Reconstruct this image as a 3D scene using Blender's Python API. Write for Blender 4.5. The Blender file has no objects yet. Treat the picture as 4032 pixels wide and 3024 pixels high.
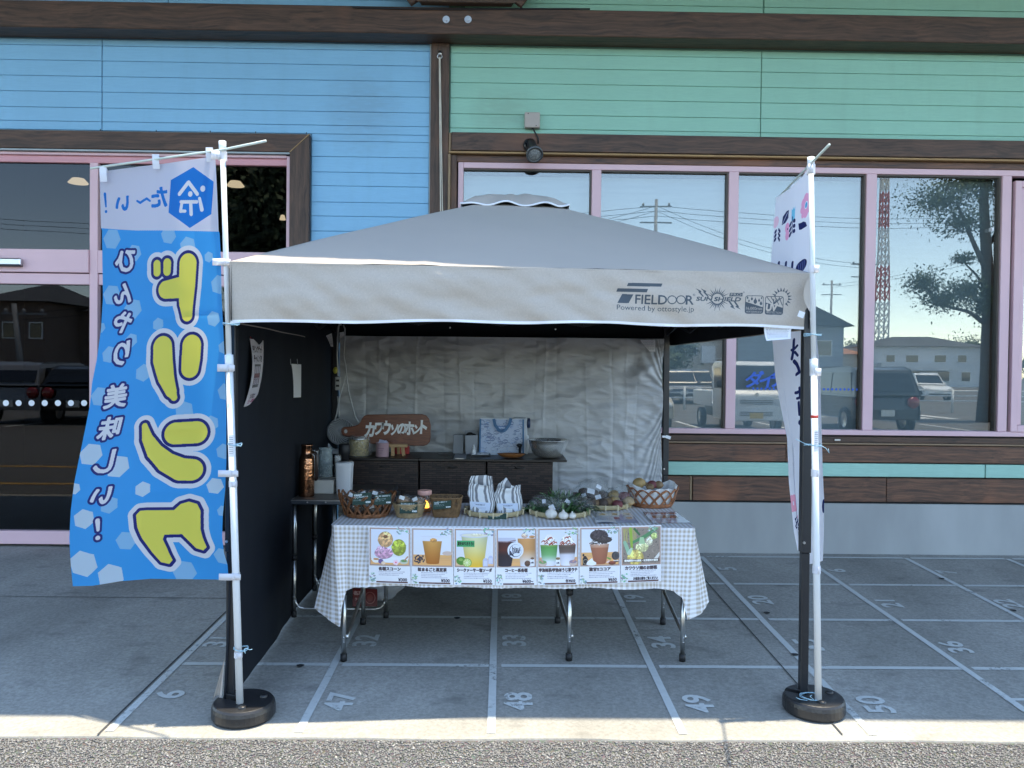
import bpy, bmesh, math, random
import numpy as np
from mathutils import Vector, Matrix, noise as mnoise

random.seed(7); rng = np.random.default_rng(7)
R = math.radians
scn = bpy.context.scene
COL = scn.collection

# ------------------------------------------------------------------ camera
FOC, PITCH, ROLL, YAW, EYE = 3160.6, 0.017046, 0.011371, 0.013812, 1.5275
SLOPE, YB = 0.0275, 6.034          # fall of the apron, distance of the shop wall
def _axes():
    f = Vector((math.sin(YAW)*math.cos(PITCH), math.cos(YAW)*math.cos(PITCH), -math.sin(PITCH)))
    r = f.cross(Vector((0, 0, 1))).normalized(); u = r.cross(f)
    c, s = math.cos(ROLL), math.sin(ROLL)
    return r*c+u*s, u*c-r*s, f
CR, CU, CF = _axes()
cam_d = bpy.data.cameras.new('camera'); cam = bpy.data.objects.new('camera', cam_d); COL.objects.link(cam)
cam_d.sensor_width = 36; cam_d.lens = 36*FOC/4032; cam_d.clip_end = 2000; cam_d.clip_start = .05
cam.matrix_world = Matrix(((CR.x, CU.x, -CF.x, 0), (CR.y, CU.y, -CF.y, 0), (CR.z, CU.z, -CF.z, EYE), (0, 0, 0, 1)))
scn.camera = cam

# ------------------------------------------------------------------ sky, sun, exposure
SUN_EL, SUN_H = 81.4, Vector((.990, .139))
w = bpy.data.worlds.new("World"); scn.world = w; w.use_nodes = True
nt = w.node_tree; bg = nt.nodes['Background']
sky = nt.nodes.new('ShaderNodeTexSky'); sky.sky_type = 'NISHITA'; sky.sun_disc = False
sky.sun_elevation = R(SUN_EL); sky.sun_rotation = math.atan2(SUN_H.x, SUN_H.y)
sky.altitude = 900; sky.air_density = 0.85; sky.dust_density = 0.05; sky.ozone_density = 1.4
tint = nt.nodes.new('ShaderNodeMix'); tint.data_type = 'RGBA'; tint.blend_type = 'MULTIPLY'; tint.inputs[0].default_value = 1
tint.inputs[7].default_value = (1.10, 1.0, .86, 1)          # camera white balance
nt.links.new(sky.outputs[0], tint.inputs[6]); nt.links.new(tint.outputs[2], bg.inputs[0]); bg.inputs[1].default_value = 0.15
sl = bpy.data.lights.new('sun', 'SUN'); sl.energy = 2.0; sl.angle = R(.5); sl.color = (1, .89, .70)
so = bpy.data.objects.new('sun', sl); COL.objects.link(so)
sd = Vector((SUN_H.x*math.cos(R(SUN_EL)), SUN_H.y*math.cos(R(SUN_EL)), math.sin(R(SUN_EL))))
so.rotation_euler = sd.to_track_quat('Z', 'Y').to_euler(); so.location = (0, 0, 30)
vs = scn.view_settings; vs.view_transform = 'Standard'; vs.look = 'None'; vs.exposure = 2.28; vs.gamma = 1; vs.use_curve_mapping = False
scn.render.engine = 'CYCLES'
cy = scn.cycles; cy.use_denoising = True; cy.max_bounces = 8; cy.diffuse_bounces = 4; cy.glossy_bounces = 5
cy.transparent_max_bounces = 20; cy.transmission_bounces = 8; cy.caustics_reflective = False; cy.caustics_refractive = False
cy.sample_clamp_indirect = 6

# ------------------------------------------------------------------ placing helpers (pixels of the photo -> metres at a real depth)
def at(px, py, Y):
    d = CR*((px-2016)/FOC)-CU*((py-1512)/FOC)+CF
    return Vector((0, 0, EYE))+d*(Y/d.y)
def gz(Y): return SLOPE*Y
def gnd(px, py):
    d = CR*((px-2016)/FOC)-CU*((py-1512)/FOC)+CF
    return Vector((0, 0, EYE))+d*(-EYE/(d.z-SLOPE*d.y))
def fx(px, py=1000): return at(px, py, YB).x
def fz(px, py): return at(px, py, YB).z
def lerp(a, b, t): return a+(b-a)*t
def interp(t, pts):
    if t <= pts[0][0]: return pts[0][1]
    for (a, x), (b, y) in zip(pts, pts[1:]):
        if t <= b: return x+(y-x)*(t-a)/(b-a)
    return pts[-1][1]
def smooth(t): t = max(0, min(1, t)); return t*t*(3-2*t)

# ------------------------------------------------------------------ objects
OFF = {}
def thing(name, label, cat, loc, group=None):
    o = bpy.data.objects.new(name, None); COL.objects.link(o); o.empty_display_size = .05
    o.location = loc; OFF[o.name] = Vector(loc); o['label'] = label; o['category'] = cat
    if group: o['group'] = group
    return o
def tag(o, label=None, cat=None, group=None, kind=None):
    for k, v in (('label', label), ('category', cat), ('group', group), ('kind', kind)):
        if v: o[k] = v
    return o
def copy_tree(o, parent=None):
    c = o.copy(); COL.objects.link(c); c.parent = parent
    if parent: c.matrix_parent_inverse = o.matrix_parent_inverse.copy()
    for ch in list(o.children): copy_tree(ch, c)
    return c

class MB:
    def __init__(s): s.v = []; s.f = []; s.uv = []; s.m = []
    def add(s, vs, fs, uvs=None, m=0):
        b = len(s.v); s.v += [tuple(p) for p in vs]
        for i, f in enumerate(fs):
            s.f.append([b+k for k in f]); s.m.append(m)
            s.uv.append(uvs[i] if uvs else None)
        return s
    def box(s, x0, x1, y0, y1, z0, z1, m=0):
        return s.add([(x0, y0, z0), (x1, y0, z0), (x1, y1, z0), (x0, y1, z0), (x0, y0, z1), (x1, y0, z1), (x1, y1, z1), (x0, y1, z1)],
                     [(0, 3, 2, 1), (4, 5, 6, 7), (0, 1, 5, 4), (1, 2, 6, 5), (2, 3, 7, 6), (3, 0, 4, 7)], None, m)
    def obox(s, mat, sx, sy, sz, m=0):
        P = [mat @ Vector((x*sx/2, y*sy/2, z*sz/2)) for z in (-1, 1) for x, y in ((-1, -1), (1, -1), (1, 1), (-1, 1))]
        return s.add(P, [(0, 3, 2, 1), (4, 5, 6, 7), (0, 1, 5, 4), (1, 2, 6, 5), (2, 3, 7, 6), (3, 0, 4, 7)], None, m)
    def bar(s, a, b, wx, wy, up=(0, 0, 1), m=0):
        a = Vector(a); b = Vector(b); d = b-a; L = d.length; d.normalize()
        u = Vector(up); x = d.cross(u)
        if x.length < 1e-4: x = d.cross(Vector((0, 1, 0)))
        x.normalize(); y = x.cross(d)
        M4 = Matrix((x, y, d)).transposed().to_4x4(); M4.translation = (a+b)/2
        return s.obox(M4, wx, wy, L, m)
    def tube(s, path, r, n=8, closed=False, m=0, caps=True):
        P = [Vector(p) for p in path]; N = len(P)
        rr = r if hasattr(r, '__len__') else [r]*N
        vs = []; prev = None
        for i in range(N):
            if closed: t = P[(i+1) % N]-P[i-1]
            else: t = P[min(i+1, N-1)]-P[max(i-1, 0)]
            t.normalize()
            if prev is None:
                a = Vector((0, 0, 1)) if abs(t.z) < .9 else Vector((0, 1, 0))
                x = t.cross(a).normalized()
            else:
                x = (prev-t*prev.dot(t)).normalized()
            prev = x; y = t.cross(x)
            for k in range(n):
                an = 2*math.pi*k/n
                vs.append(P[i]+(x*math.cos(an)+y*math.sin(an))*rr[i])
        fs = []
        for i in range(N if closed else N-1):
            j = (i+1) % N
            for k in range(n):
                l = (k+1) % n
                fs.append((i*n+k, i*n+l, j*n+l, j*n+k))
        if caps and not closed:
            fs.append(tuple(range(n))[::-1]); fs.append(tuple((N-1)*n+k for k in range(n)))
        return s.add(vs, fs, None, m)
    def lathe(s, prof, c=(0, 0, 0), n=24, m=0, sx=1, sy=1, fn=None):
        vs = []; fs = []; uv = []
        K = len(prof)
        for (r, z) in prof:
            for k in range(n):
                a = 2*math.pi*k/n; q = fn(a, z) if fn else 1
                vs.append((c[0]+r*sx*q*math.cos(a), c[1]+r*sy*q*math.sin(a), c[2]+z))
        for i in range(K-1):
            for k in range(n):
                l = (k+1) % n
                fs.append((i*n+k, i*n+l, (i+1)*n+l, (i+1)*n+k))
                uv.append([(k/n, i/(K-1)), ((k+1)/n, i/(K-1)), ((k+1)/n, (i+1)/(K-1)), (k/n, (i+1)/(K-1))])
        return s.add(vs, fs, uv, m)
    def grid(s, fn, nu, nv, m=0, uvfn=None, flip=False):
        vs = []; fs = []; uvs = []
        U = uvfn or (lambda u, v: (u, v))
        for j in range(nv+1):
            for i in range(nu+1): vs.append(fn(i/nu, j/nv))
        for j in range(nv):
            for i in range(nu):
                a = j*(nu+1)+i; q = [a, a+1, a+nu+2, a+nu+1]
                t = [U(i/nu, j/nv), U((i+1)/nu, j/nv), U((i+1)/nu, (j+1)/nv), U(i/nu, (j+1)/nv)]
                if flip: q = q[::-1]; t = t[::-1]
                fs.append(q); uvs.append(t)
        return s.add(vs, fs, uvs, m)
    def prism(s, pts, vec, m=0):
        n = len(pts); vec = Vector(vec); P = [Vector(p) for p in pts]
        vs = P+[p+vec for p in P]
        fs = [tuple(range(n)), tuple(range(2*n-1, n-1, -1))]+[(i, i+n, (i+1) % n+n, (i+1) % n) for i in range(n)]
        return s.add(vs, fs, None, m)
    def blob(s, c, rx, ry, rz, n=10, k=7, amp=.1, seed=0, fr=2.0, m=0):
        vs = []; fs = []
        for i in range(k+1):
            th = math.pi*i/k
            for j in range(n):
                ph = 2*math.pi*j/n
                d = Vector((math.sin(th)*math.cos(ph), math.sin(th)*math.sin(ph), math.cos(th)))
                q = 1+amp*mnoise.noise(d*fr+Vector((seed*3.1, seed*1.7, seed)))*1.6
                vs.append((c[0]+d.x*rx*q, c[1]+d.y*ry*q, c[2]+d.z*rz*q))
        for i in range(k):
            for j in range(n):
                l = (j+1) % n
                fs.append((i*n+j, (i+1)*n+j, (i+1)*n+l, i*n+l))
        return s.add(vs, fs, None, m)
    def build(s, name, mats, parent=None, smooth=False, loc=None, bevel=0, seg=1, weld=False):
        base = OFF[parent.name] if parent else Vector(loc if loc is not None else (0, 0, 0))
        me = bpy.data.meshes.new(name)
        V = np.array(s.v, dtype=np.float64).reshape(-1, 3)-np.array(base)
        me.from_pydata(V.tolist(), [], s.f)
        if any(u is not None for u in s.uv):
            lay = me.uv_layers.new(name='UVMap'); flat = []
            for f, u in zip(s.f, s.uv): flat += list(u) if u else [(0, 0)]*len(f)
            if len(flat) == len(me.loops): lay.data.foreach_set('uv', np.array(flat, dtype=np.float32).ravel())
        for mt in (mats if isinstance(mats, (list, tuple)) else [mats]): me.materials.append(mt)
        me.polygons.foreach_set('material_index', s.m)
        if smooth: me.polygons.foreach_set('use_smooth', [True]*len(me.polygons))
        me.update()
        if weld:
            bm = bmesh.new(); bm.from_mesh(me); bmesh.ops.remove_doubles(bm, verts=bm.verts, dist=1e-5); bm.to_mesh(me); bm.free()
        o = bpy.data.objects.new(name, me); COL.objects.link(o)
        if parent: o.parent = parent
        else: o.location = base
        OFF[o.name] = base.copy()
        if bevel:
            b = o.modifiers.new('bevel', 'BEVEL'); b.width = bevel; b.segments = seg; b.limit_method = 'ANGLE'; b.angle_limit = R(40)
            b.harden_normals = False
        return o

# ------------------------------------------------------------------ materials
MATS = {}
def lin(c):
    return tuple(((x/12.92) if x <= .04045 else ((x+.055)/1.055)**2.4) for x in c)
def hexc(r, g, b): return lin((r/255, g/255, b/255))
def nn(nt, t, **kw):
    n = nt.nodes.new(t)
    for k, v in kw.items():
        if hasattr(n, k): setattr(n, k, v)
    return n
def M(name, col=(.5, .5, .5), rough=.6, metal=0, var=.12, vs=6, bump=0, bs=80, spec=.5, stretch=(1, 1, 1), rand=0, sheen=0, hue2=None, detail=4, coat=0):
    """procedural paint / plastic / stone: noise-varied colour and fine relief"""
    if name in MATS: return MATS[name]
    m = bpy.data.materials.new(name); m.use_nodes = True; t = m.node_tree; L = t.links
    b = t.nodes['Principled BSDF']
    b.inputs['Roughness'].default_value = rough; b.inputs['Metallic'].default_value = metal
    b.inputs['Specular IOR Level'].default_value = spec
    if coat: b.inputs['Coat Weight'].default_value = coat; b.inputs['Coat Roughness'].default_value = .08
    tc = nn(t, 'ShaderNodeTexCoord'); mp = nn(t, 'ShaderNodeMapping'); mp.inputs['Scale'].default_value = stretch
    L.new(tc.outputs['Object'], mp.inputs[0])
    nz = nn(t, 'ShaderNodeTexNoise'); nz.inputs['Scale'].default_value = vs; nz.inputs['Detail'].default_value = detail
    L.new(mp.outputs[0], nz.inputs[0])
    mx = nn(t, 'ShaderNodeMix', data_type='RGBA')
    c2 = hue2 if hue2 else tuple(min(1, c*(1+var)) for c in col)
    c1 = tuple(c*(1-var) for c in col)
    mx.inputs[6].default_value = (*c1, 1); mx.inputs[7].default_value = (*c2, 1)
    rp = nn(t, 'ShaderNodeMapRange'); rp.inputs[1].default_value = .3; rp.inputs[2].default_value = .7
    L.new(nz.outputs[0], rp.inputs[0]); L.new(rp.outputs[0], mx.inputs[0])
    out = mx.outputs[2]
    if rand:
        oi = nn(t, 'ShaderNodeObjectInfo'); hs = nn(t, 'ShaderNodeHueSaturation'); mr = nn(t, 'ShaderNodeMapRange')
        mr.inputs[3].default_value = 1-rand; mr.inputs[4].default_value = 1+rand
        L.new(oi.outputs['Random'], mr.inputs[0]); L.new(mr.outputs[0], hs.inputs['Value']); L.new(out, hs.inputs['Color']); out = hs.outputs[0]
    L.new(out, b.inputs['Base Color'])
    if bump:
        n2 = nn(t, 'ShaderNodeTexNoise'); n2.inputs['Scale'].default_value = bs; n2.inputs['Detail'].default_value = 3
        L.new(mp.outputs[0], n2.inputs[0]); bp = nn(t, 'ShaderNodeBump'); bp.inputs['Strength'].default_value = bump; bp.inputs['Distance'].default_value = .004
        L.new(n2.outputs[0], bp.inputs['Height']); L.new(bp.outputs[0], b.inputs['Normal'])
    MATS[name] = m; return m
def wood(name, a, b_, axis=0, scale=1.0, rough=.6, bump=.4, knots=True, stain=None, spot=None):
    if name in MATS: return MATS[name]
    m = bpy.data.materials.new(name); m.use_nodes = True; t = m.node_tree; L = t.links; p = t.nodes['Principled BSDF']
    p.inputs['Roughness'].default_value = rough
    tc = nn(t, 'ShaderNodeTexCoord'); oi = nn(t, 'ShaderNodeObjectInfo')
    ad = nn(t, 'ShaderNodeVectorMath', operation='ADD'); sc = nn(t, 'ShaderNodeVectorMath', operation='SCALE')
    cb = nn(t, 'ShaderNodeCombineXYZ')
    for i in range(3): L.new(oi.outputs['Random'], cb.inputs[i])
    L.new(cb.outputs[0], sc.inputs[0]); sc.inputs['Scale'].default_value = 37
    L.new(tc.outputs['Object'], ad.inputs[0]); L.new(sc.outputs[0], ad.inputs[1])
    # slow warp so the grain bends round knots
    nzw = nn(t, 'ShaderNodeTexNoise'); nzw.inputs['Scale'].default_value = 2.2/scale; nzw.inputs['Detail'].default_value = 2
    L.new(ad.outputs[0], nzw.inputs[0])
    wsc = nn(t, 'ShaderNodeVectorMath', operation='SCALE'); wsc.inputs['Scale'].default_value = .10*scale
    L.new(nzw.outputs['Color'], wsc.inputs[0]); ad2 = nn(t, 'ShaderNodeVectorMath', operation='ADD')
    L.new(ad.outputs[0], ad2.inputs[0]); L.new(wsc.outputs[0], ad2.inputs[1])
    mp = nn(t, 'ShaderNodeMapping'); s = [26/scale]*3; s[axis] = 1.1/scale; mp.inputs['Scale'].default_value = s
    L.new(ad2.outputs[0], mp.inputs[0])
    nz = nn(t, 'ShaderNodeTexNoise'); nz.inputs['Scale'].default_value = 2.2; nz.inputs['Detail'].default_value = 6; nz.inputs['Roughness'].default_value = .65
    L.new(mp.outputs[0], nz.inputs[0])
    cr = nn(t, 'ShaderNodeValToRGB'); cr.color_ramp.elements[0].position = .36; cr.color_ramp.elements[1].position = .66
    cr.color_ramp.elements[0].color = (*b_, 1); cr.color_ramp.elements[1].color = (*a, 1)
    L.new(nz.outputs[0], cr.inputs[0]); out = cr.outputs[0]
    if knots:
        n3 = nn(t, 'ShaderNodeTexNoise'); n3.inputs['Scale'].default_value = 1.3/scale; n3.inputs['Detail'].default_value = 3
        L.new(ad.outputs[0], n3.inputs[0]); r3 = nn(t, 'ShaderNodeMapRange'); r3.inputs[1].default_value = .58; r3.inputs[2].default_value = .75
        L.new(n3.outputs[0], r3.inputs[0]); mx = nn(t, 'ShaderNodeMix', data_type='RGBA')
        L.new(r3.outputs[0], mx.inputs[0]); L.new(out, mx.inputs[6]); mx.inputs[7].default_value = (a[0]*1.7, a[1]*1.4, a[2]*1.15, 1)
        out = mx.outputs[2]
    if stain:
        for sc_, st_, lo, hi, amt in ((.55, (1, 1, 1.6), .45, .75, .55), (3.5, (2.2, 1, .35), .52, .78, .40), (60, (.25, 1, 1.2), .60, .80, .35)):
            mpq = nn(t, 'ShaderNodeMapping'); mpq.inputs['Scale'].default_value = st_; L.new(tc.outputs['Object'], mpq.inputs[0])
            nq = nn(t, 'ShaderNodeTexNoise'); nq.inputs['Scale'].default_value = sc_; nq.inputs['Detail'].default_value = 5; L.new(mpq.outputs[0], nq.inputs[0])
            rq = nn(t, 'ShaderNodeMapRange'); rq.inputs[1].default_value = lo; rq.inputs[2].default_value = hi; rq.inputs[4].default_value = amt; L.new(nq.outputs[0], rq.inputs[0])
            mq = nn(t, 'ShaderNodeMix', data_type='RGBA'); L.new(rq.outputs[0], mq.inputs[0]); L.new(out, mq.inputs[6]); mq.inputs[7].default_value = (*stain, 1); out = mq.outputs[2]
    if spot:                                   # a rubbed, grimy patch at one place on the wall
        mpq = nn(t, 'ShaderNodeMapping'); sp = (1/spot[2], 1, 1/spot[3]); mpq.inputs['Scale'].default_value = sp; mpq.inputs['Location'].default_value = (-spot[0]*sp[0], 0, -spot[1]*sp[2]); L.new(tc.outputs['Object'], mpq.inputs[0])
        gr = nn(t, 'ShaderNodeTexGradient', gradient_type='SPHERICAL'); L.new(mpq.outputs[0], gr.inputs[0]); nq = nn(t, 'ShaderNodeTexNoise'); nq.inputs['Scale'].default_value = 26; nq.inputs['Detail'].default_value = 6
        mpr = nn(t, 'ShaderNodeMapping'); mpr.inputs['Scale'].default_value = (.35, 1, 1.3); L.new(tc.outputs['Object'], mpr.inputs[0]); L.new(mpr.outputs[0], nq.inputs[0])
        mu = nn(t, 'ShaderNodeMath', operation='MULTIPLY'); L.new(gr.outputs[1], mu.inputs[0]); L.new(nq.outputs[0], mu.inputs[1]); rq = nn(t, 'ShaderNodeMapRange'); rq.inputs[1].default_value = .08; rq.inputs[2].default_value = .40; rq.inputs[4].default_value = .42; L.new(mu.outputs[0], rq.inputs[0])
        mq = nn(t, 'ShaderNodeMix', data_type='RGBA'); L.new(rq.outputs[0], mq.inputs[0]); L.new(out, mq.inputs[6]); mq.inputs[7].default_value = (a[0]*.62+.02, a[1]*.58, a[2]*.56, 1); out = mq.outputs[2]
    L.new(out, p.inputs['Base Color'])
    bp = nn(t, 'ShaderNodeBump'); bp.inputs['Strength'].default_value = bump; bp.inputs['Distance'].default_value = .003
    L.new(nz.outputs[0], bp.inputs['Height']); L.new(bp.outputs[0], p.inputs['Normal'])
    MATS[name] = m; return m
def cloth_mat(name, col=None, img=None, trans=.25, rough=.75, bump=.06, bs=900, sheen=.0, spec=.25, crease=0, diag=0, metal=0):
    """woven or coated fabric, a little of the light comes through"""
    if name in MATS: return MATS[name]
    m = bpy.data.materials.new(name); m.use_nodes = True; t = m.node_tree; L = t.links; p = t.nodes['Principled BSDF']
    o = t.nodes['Material Output']; p.inputs['Roughness'].default_value = rough; p.inputs['Specular IOR Level'].default_value = spec; p.inputs['Metallic'].default_value = metal
    tc = nn(t, 'ShaderNodeTexCoord')
    if img:
        ti = nn(t, 'ShaderNodeTexImage'); ti.image = img; ti.extension = 'EXTEND'; L.new(tc.outputs['UV'], ti.inputs[0]); src = ti.outputs[0]
    else:
        nz = nn(t, 'ShaderNodeTexNoise'); nz.inputs['Scale'].default_value = 3; nz.inputs['Detail'].default_value = 5; L.new(tc.outputs['Object'], nz.inputs[0])
        mx = nn(t, 'ShaderNodeMix', data_type='RGBA'); mx.inputs[6].default_value = (*[c*.93 for c in col], 1); mx.inputs[7].default_value = (*[min(1, c*1.05) for c in col], 1)
        L.new(nz.outputs[0], mx.inputs[0]); src = mx.outputs[2]
    L.new(src, p.inputs['Base Color'])
    nb = nn(t, 'ShaderNodeTexNoise'); nb.inputs['Scale'].default_value = bs; L.new(tc.outputs['Object'], nb.inputs[0])
    bp = nn(t, 'ShaderNodeBump'); bp.inputs['Strength'].default_value = bump; bp.inputs['Distance'].default_value = .001
    L.new(nb.outputs[0], bp.inputs['Height']); last = bp.outputs[0]
    if crease:
        nc = nn(t, 'ShaderNodeTexNoise'); nc.inputs['Scale'].default_value = 14; nc.inputs['Detail'].default_value = 5; nc.inputs['Distortion'].default_value = .8
        mpc = nn(t, 'ShaderNodeMapping'); mpc.inputs['Scale'].default_value = (.55, .55, 1.4); L.new(tc.outputs['Object'], mpc.inputs[0]); L.new(mpc.outputs[0], nc.inputs[0])
        b2 = nn(t, 'ShaderNodeBump'); b2.inputs['Strength'].default_value = crease; b2.inputs['Distance'].default_value = .012
        L.new(nc.outputs[0], b2.inputs['Height']); L.new(last, b2.inputs['Normal']); last = b2.outputs[0]
    if diag:
        nd = nn(t, 'ShaderNodeTexNoise'); nd.inputs['Scale'].default_value = 1.5; nd.inputs['Detail'].default_value = 1.5; nd.inputs['Distortion'].default_value = .4
        mr_ = nn(t, 'ShaderNodeMapping'); mr_.inputs['Rotation'].default_value = (0, R(-22), 0); mr_.inputs['Scale'].default_value = (.75, .75, 3.6); L.new(tc.outputs['Object'], mr_.inputs[0]); L.new(mr_.outputs[0], nd.inputs[0])
        b3 = nn(t, 'ShaderNodeBump'); b3.inputs['Strength'].default_value = diag; b3.inputs['Distance'].default_value = .05
        L.new(nd.outputs[0], b3.inputs['Height']); L.new(last, b3.inputs['Normal']); last = b3.outputs[0]
    L.new(last, p.inputs['Normal'])
    if trans:
        tr = nn(t, 'ShaderNodeBsdfTranslucent'); L.new(src, tr.inputs[0]); ms = nn(t, 'ShaderNodeMixShader'); ms.inputs[0].default_value = trans
        L.new(p.outputs[0], ms.inputs[1]); L.new(tr.outputs[0], ms.inputs[2]); L.new(ms.outputs[0], o.inputs[0])
    MATS[name] = m; return m
def img_mat(name, img, rough=.5, spec=.5, coat=0):
    if name in MATS: return MATS[name]
    m = bpy.data.materials.new(name); m.use_nodes = True; t = m.node_tree; p = t.nodes['Principled BSDF']; p.inputs['Roughness'].default_value = rough
    p.inputs['Specular IOR Level'].default_value = spec
    if coat: p.inputs['Coat Weight'].default_value = coat; p.inputs['Coat Roughness'].default_value = .05
    ti = nn(t, 'ShaderNodeTexImage'); ti.image = img; ti.extension = 'EXTEND'
    tc = nn(t, 'ShaderNodeTexCoord'); t.links.new(tc.outputs['UV'], ti.inputs[0]); t.links.new(ti.outputs[0], p.inputs['Base Color'])
    MATS[name] = m; return m
def glass_mat(name, refl, tint, rough=0.0, rcol=(1, 1, 1)):
    """flat window glass: part mirror, part see-through"""
    if name in MATS: return MATS[name]
    m = bpy.data.materials.new(name); m.use_nodes = True; t = m.node_tree; L = t.links
    for n in list(t.nodes): t.nodes.remove(n)
    o = nn(t, 'ShaderNodeOutputMaterial'); g = nn(t, 'ShaderNodeBsdfGlossy'); g.inputs['Roughness'].default_value = rough; g.inputs['Color'].default_value = (*rcol, 1)
    tr = nn(t, 'ShaderNodeBsdfTransparent'); tr.inputs[0].default_value = (*tint, 1)
    ms = nn(t, 'ShaderNodeMixShader'); fr = nn(t, 'ShaderNodeLayerWeight'); fr.inputs[0].default_value = .25
    mr = nn(t, 'ShaderNodeMapRange'); mr.inputs[3].default_value = refl; mr.inputs[4].default_value = min(1, refl+.6)
    L.new(fr.outputs['Fresnel'], mr.inputs[0]); L.new(mr.outputs[0], ms.inputs[0])
    tc = nn(t, 'ShaderNodeTexCoord'); nz = nn(t, 'ShaderNodeTexNoise'); nz.inputs['Scale'].default_value = 1.7; nz.inputs['Detail'].default_value = 1
    L.new(tc.outputs['Object'], nz.inputs[0]); bp = nn(t, 'ShaderNodeBump'); bp.inputs['Strength'].default_value = .05; bp.inputs['Distance'].default_value = .006
    L.new(nz.outputs[0], bp.inputs['Height']); L.new(bp.outputs[0], g.inputs['Normal'])
    L.new(tr.outputs[0], ms.inputs[1]); L.new(g.outputs[0], ms.inputs[2]); L.new(ms.outputs[0], o.inputs[0])
    MATS[name] = m; return m
def film_mat(name, amt=.14, col=(.9, .93, .95), haze=.06):
    """thin crumpled plastic film"""
    if name in MATS: return MATS[name]
    m = bpy.data.materials.new(name); m.use_nodes = True; t = m.node_tree; L = t.links
    for n in list(t.nodes): t.nodes.remove(n)
    o = nn(t, 'ShaderNodeOutputMaterial'); g = nn(t, 'ShaderNodeBsdfGlossy'); g.inputs['Roughness'].default_value = .12
    d = nn(t, 'ShaderNodeBsdfDiffuse'); d.inputs[0].default_value = (*col, 1); tr = nn(t, 'ShaderNodeBsdfTransparent'); tr.inputs[0].default_value = (.97, .98, .98, 1)
    a = nn(t, 'ShaderNodeMixShader'); a.inputs[0].default_value = haze; L.new(tr.outputs[0], a.inputs[1]); L.new(d.outputs[0], a.inputs[2])
    b = nn(t, 'ShaderNodeMixShader'); b.inputs[0].default_value = amt; L.new(a.outputs[0], b.inputs[1]); L.new(g.outputs[0], b.inputs[2]); L.new(b.outputs[0], o.inputs[0])
    tc = nn(t, 'ShaderNodeTexCoord'); nz = nn(t, 'ShaderNodeTexNoise'); nz.inputs['Scale'].default_value = 45; nz.inputs['Detail'].default_value = 3; nz.inputs['Distortion'].default_value = 1.5
    L.new(tc.outputs['Object'], nz.inputs[0]); bp = nn(t, 'ShaderNodeBump'); bp.inputs['Strength'].default_value = 1; bp.inputs['Distance'].default_value = .02
    L.new(nz.outputs[0], bp.inputs['Height']); L.new(bp.outputs[0], g.inputs['Normal'])
    MATS[name] = m; return m

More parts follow.
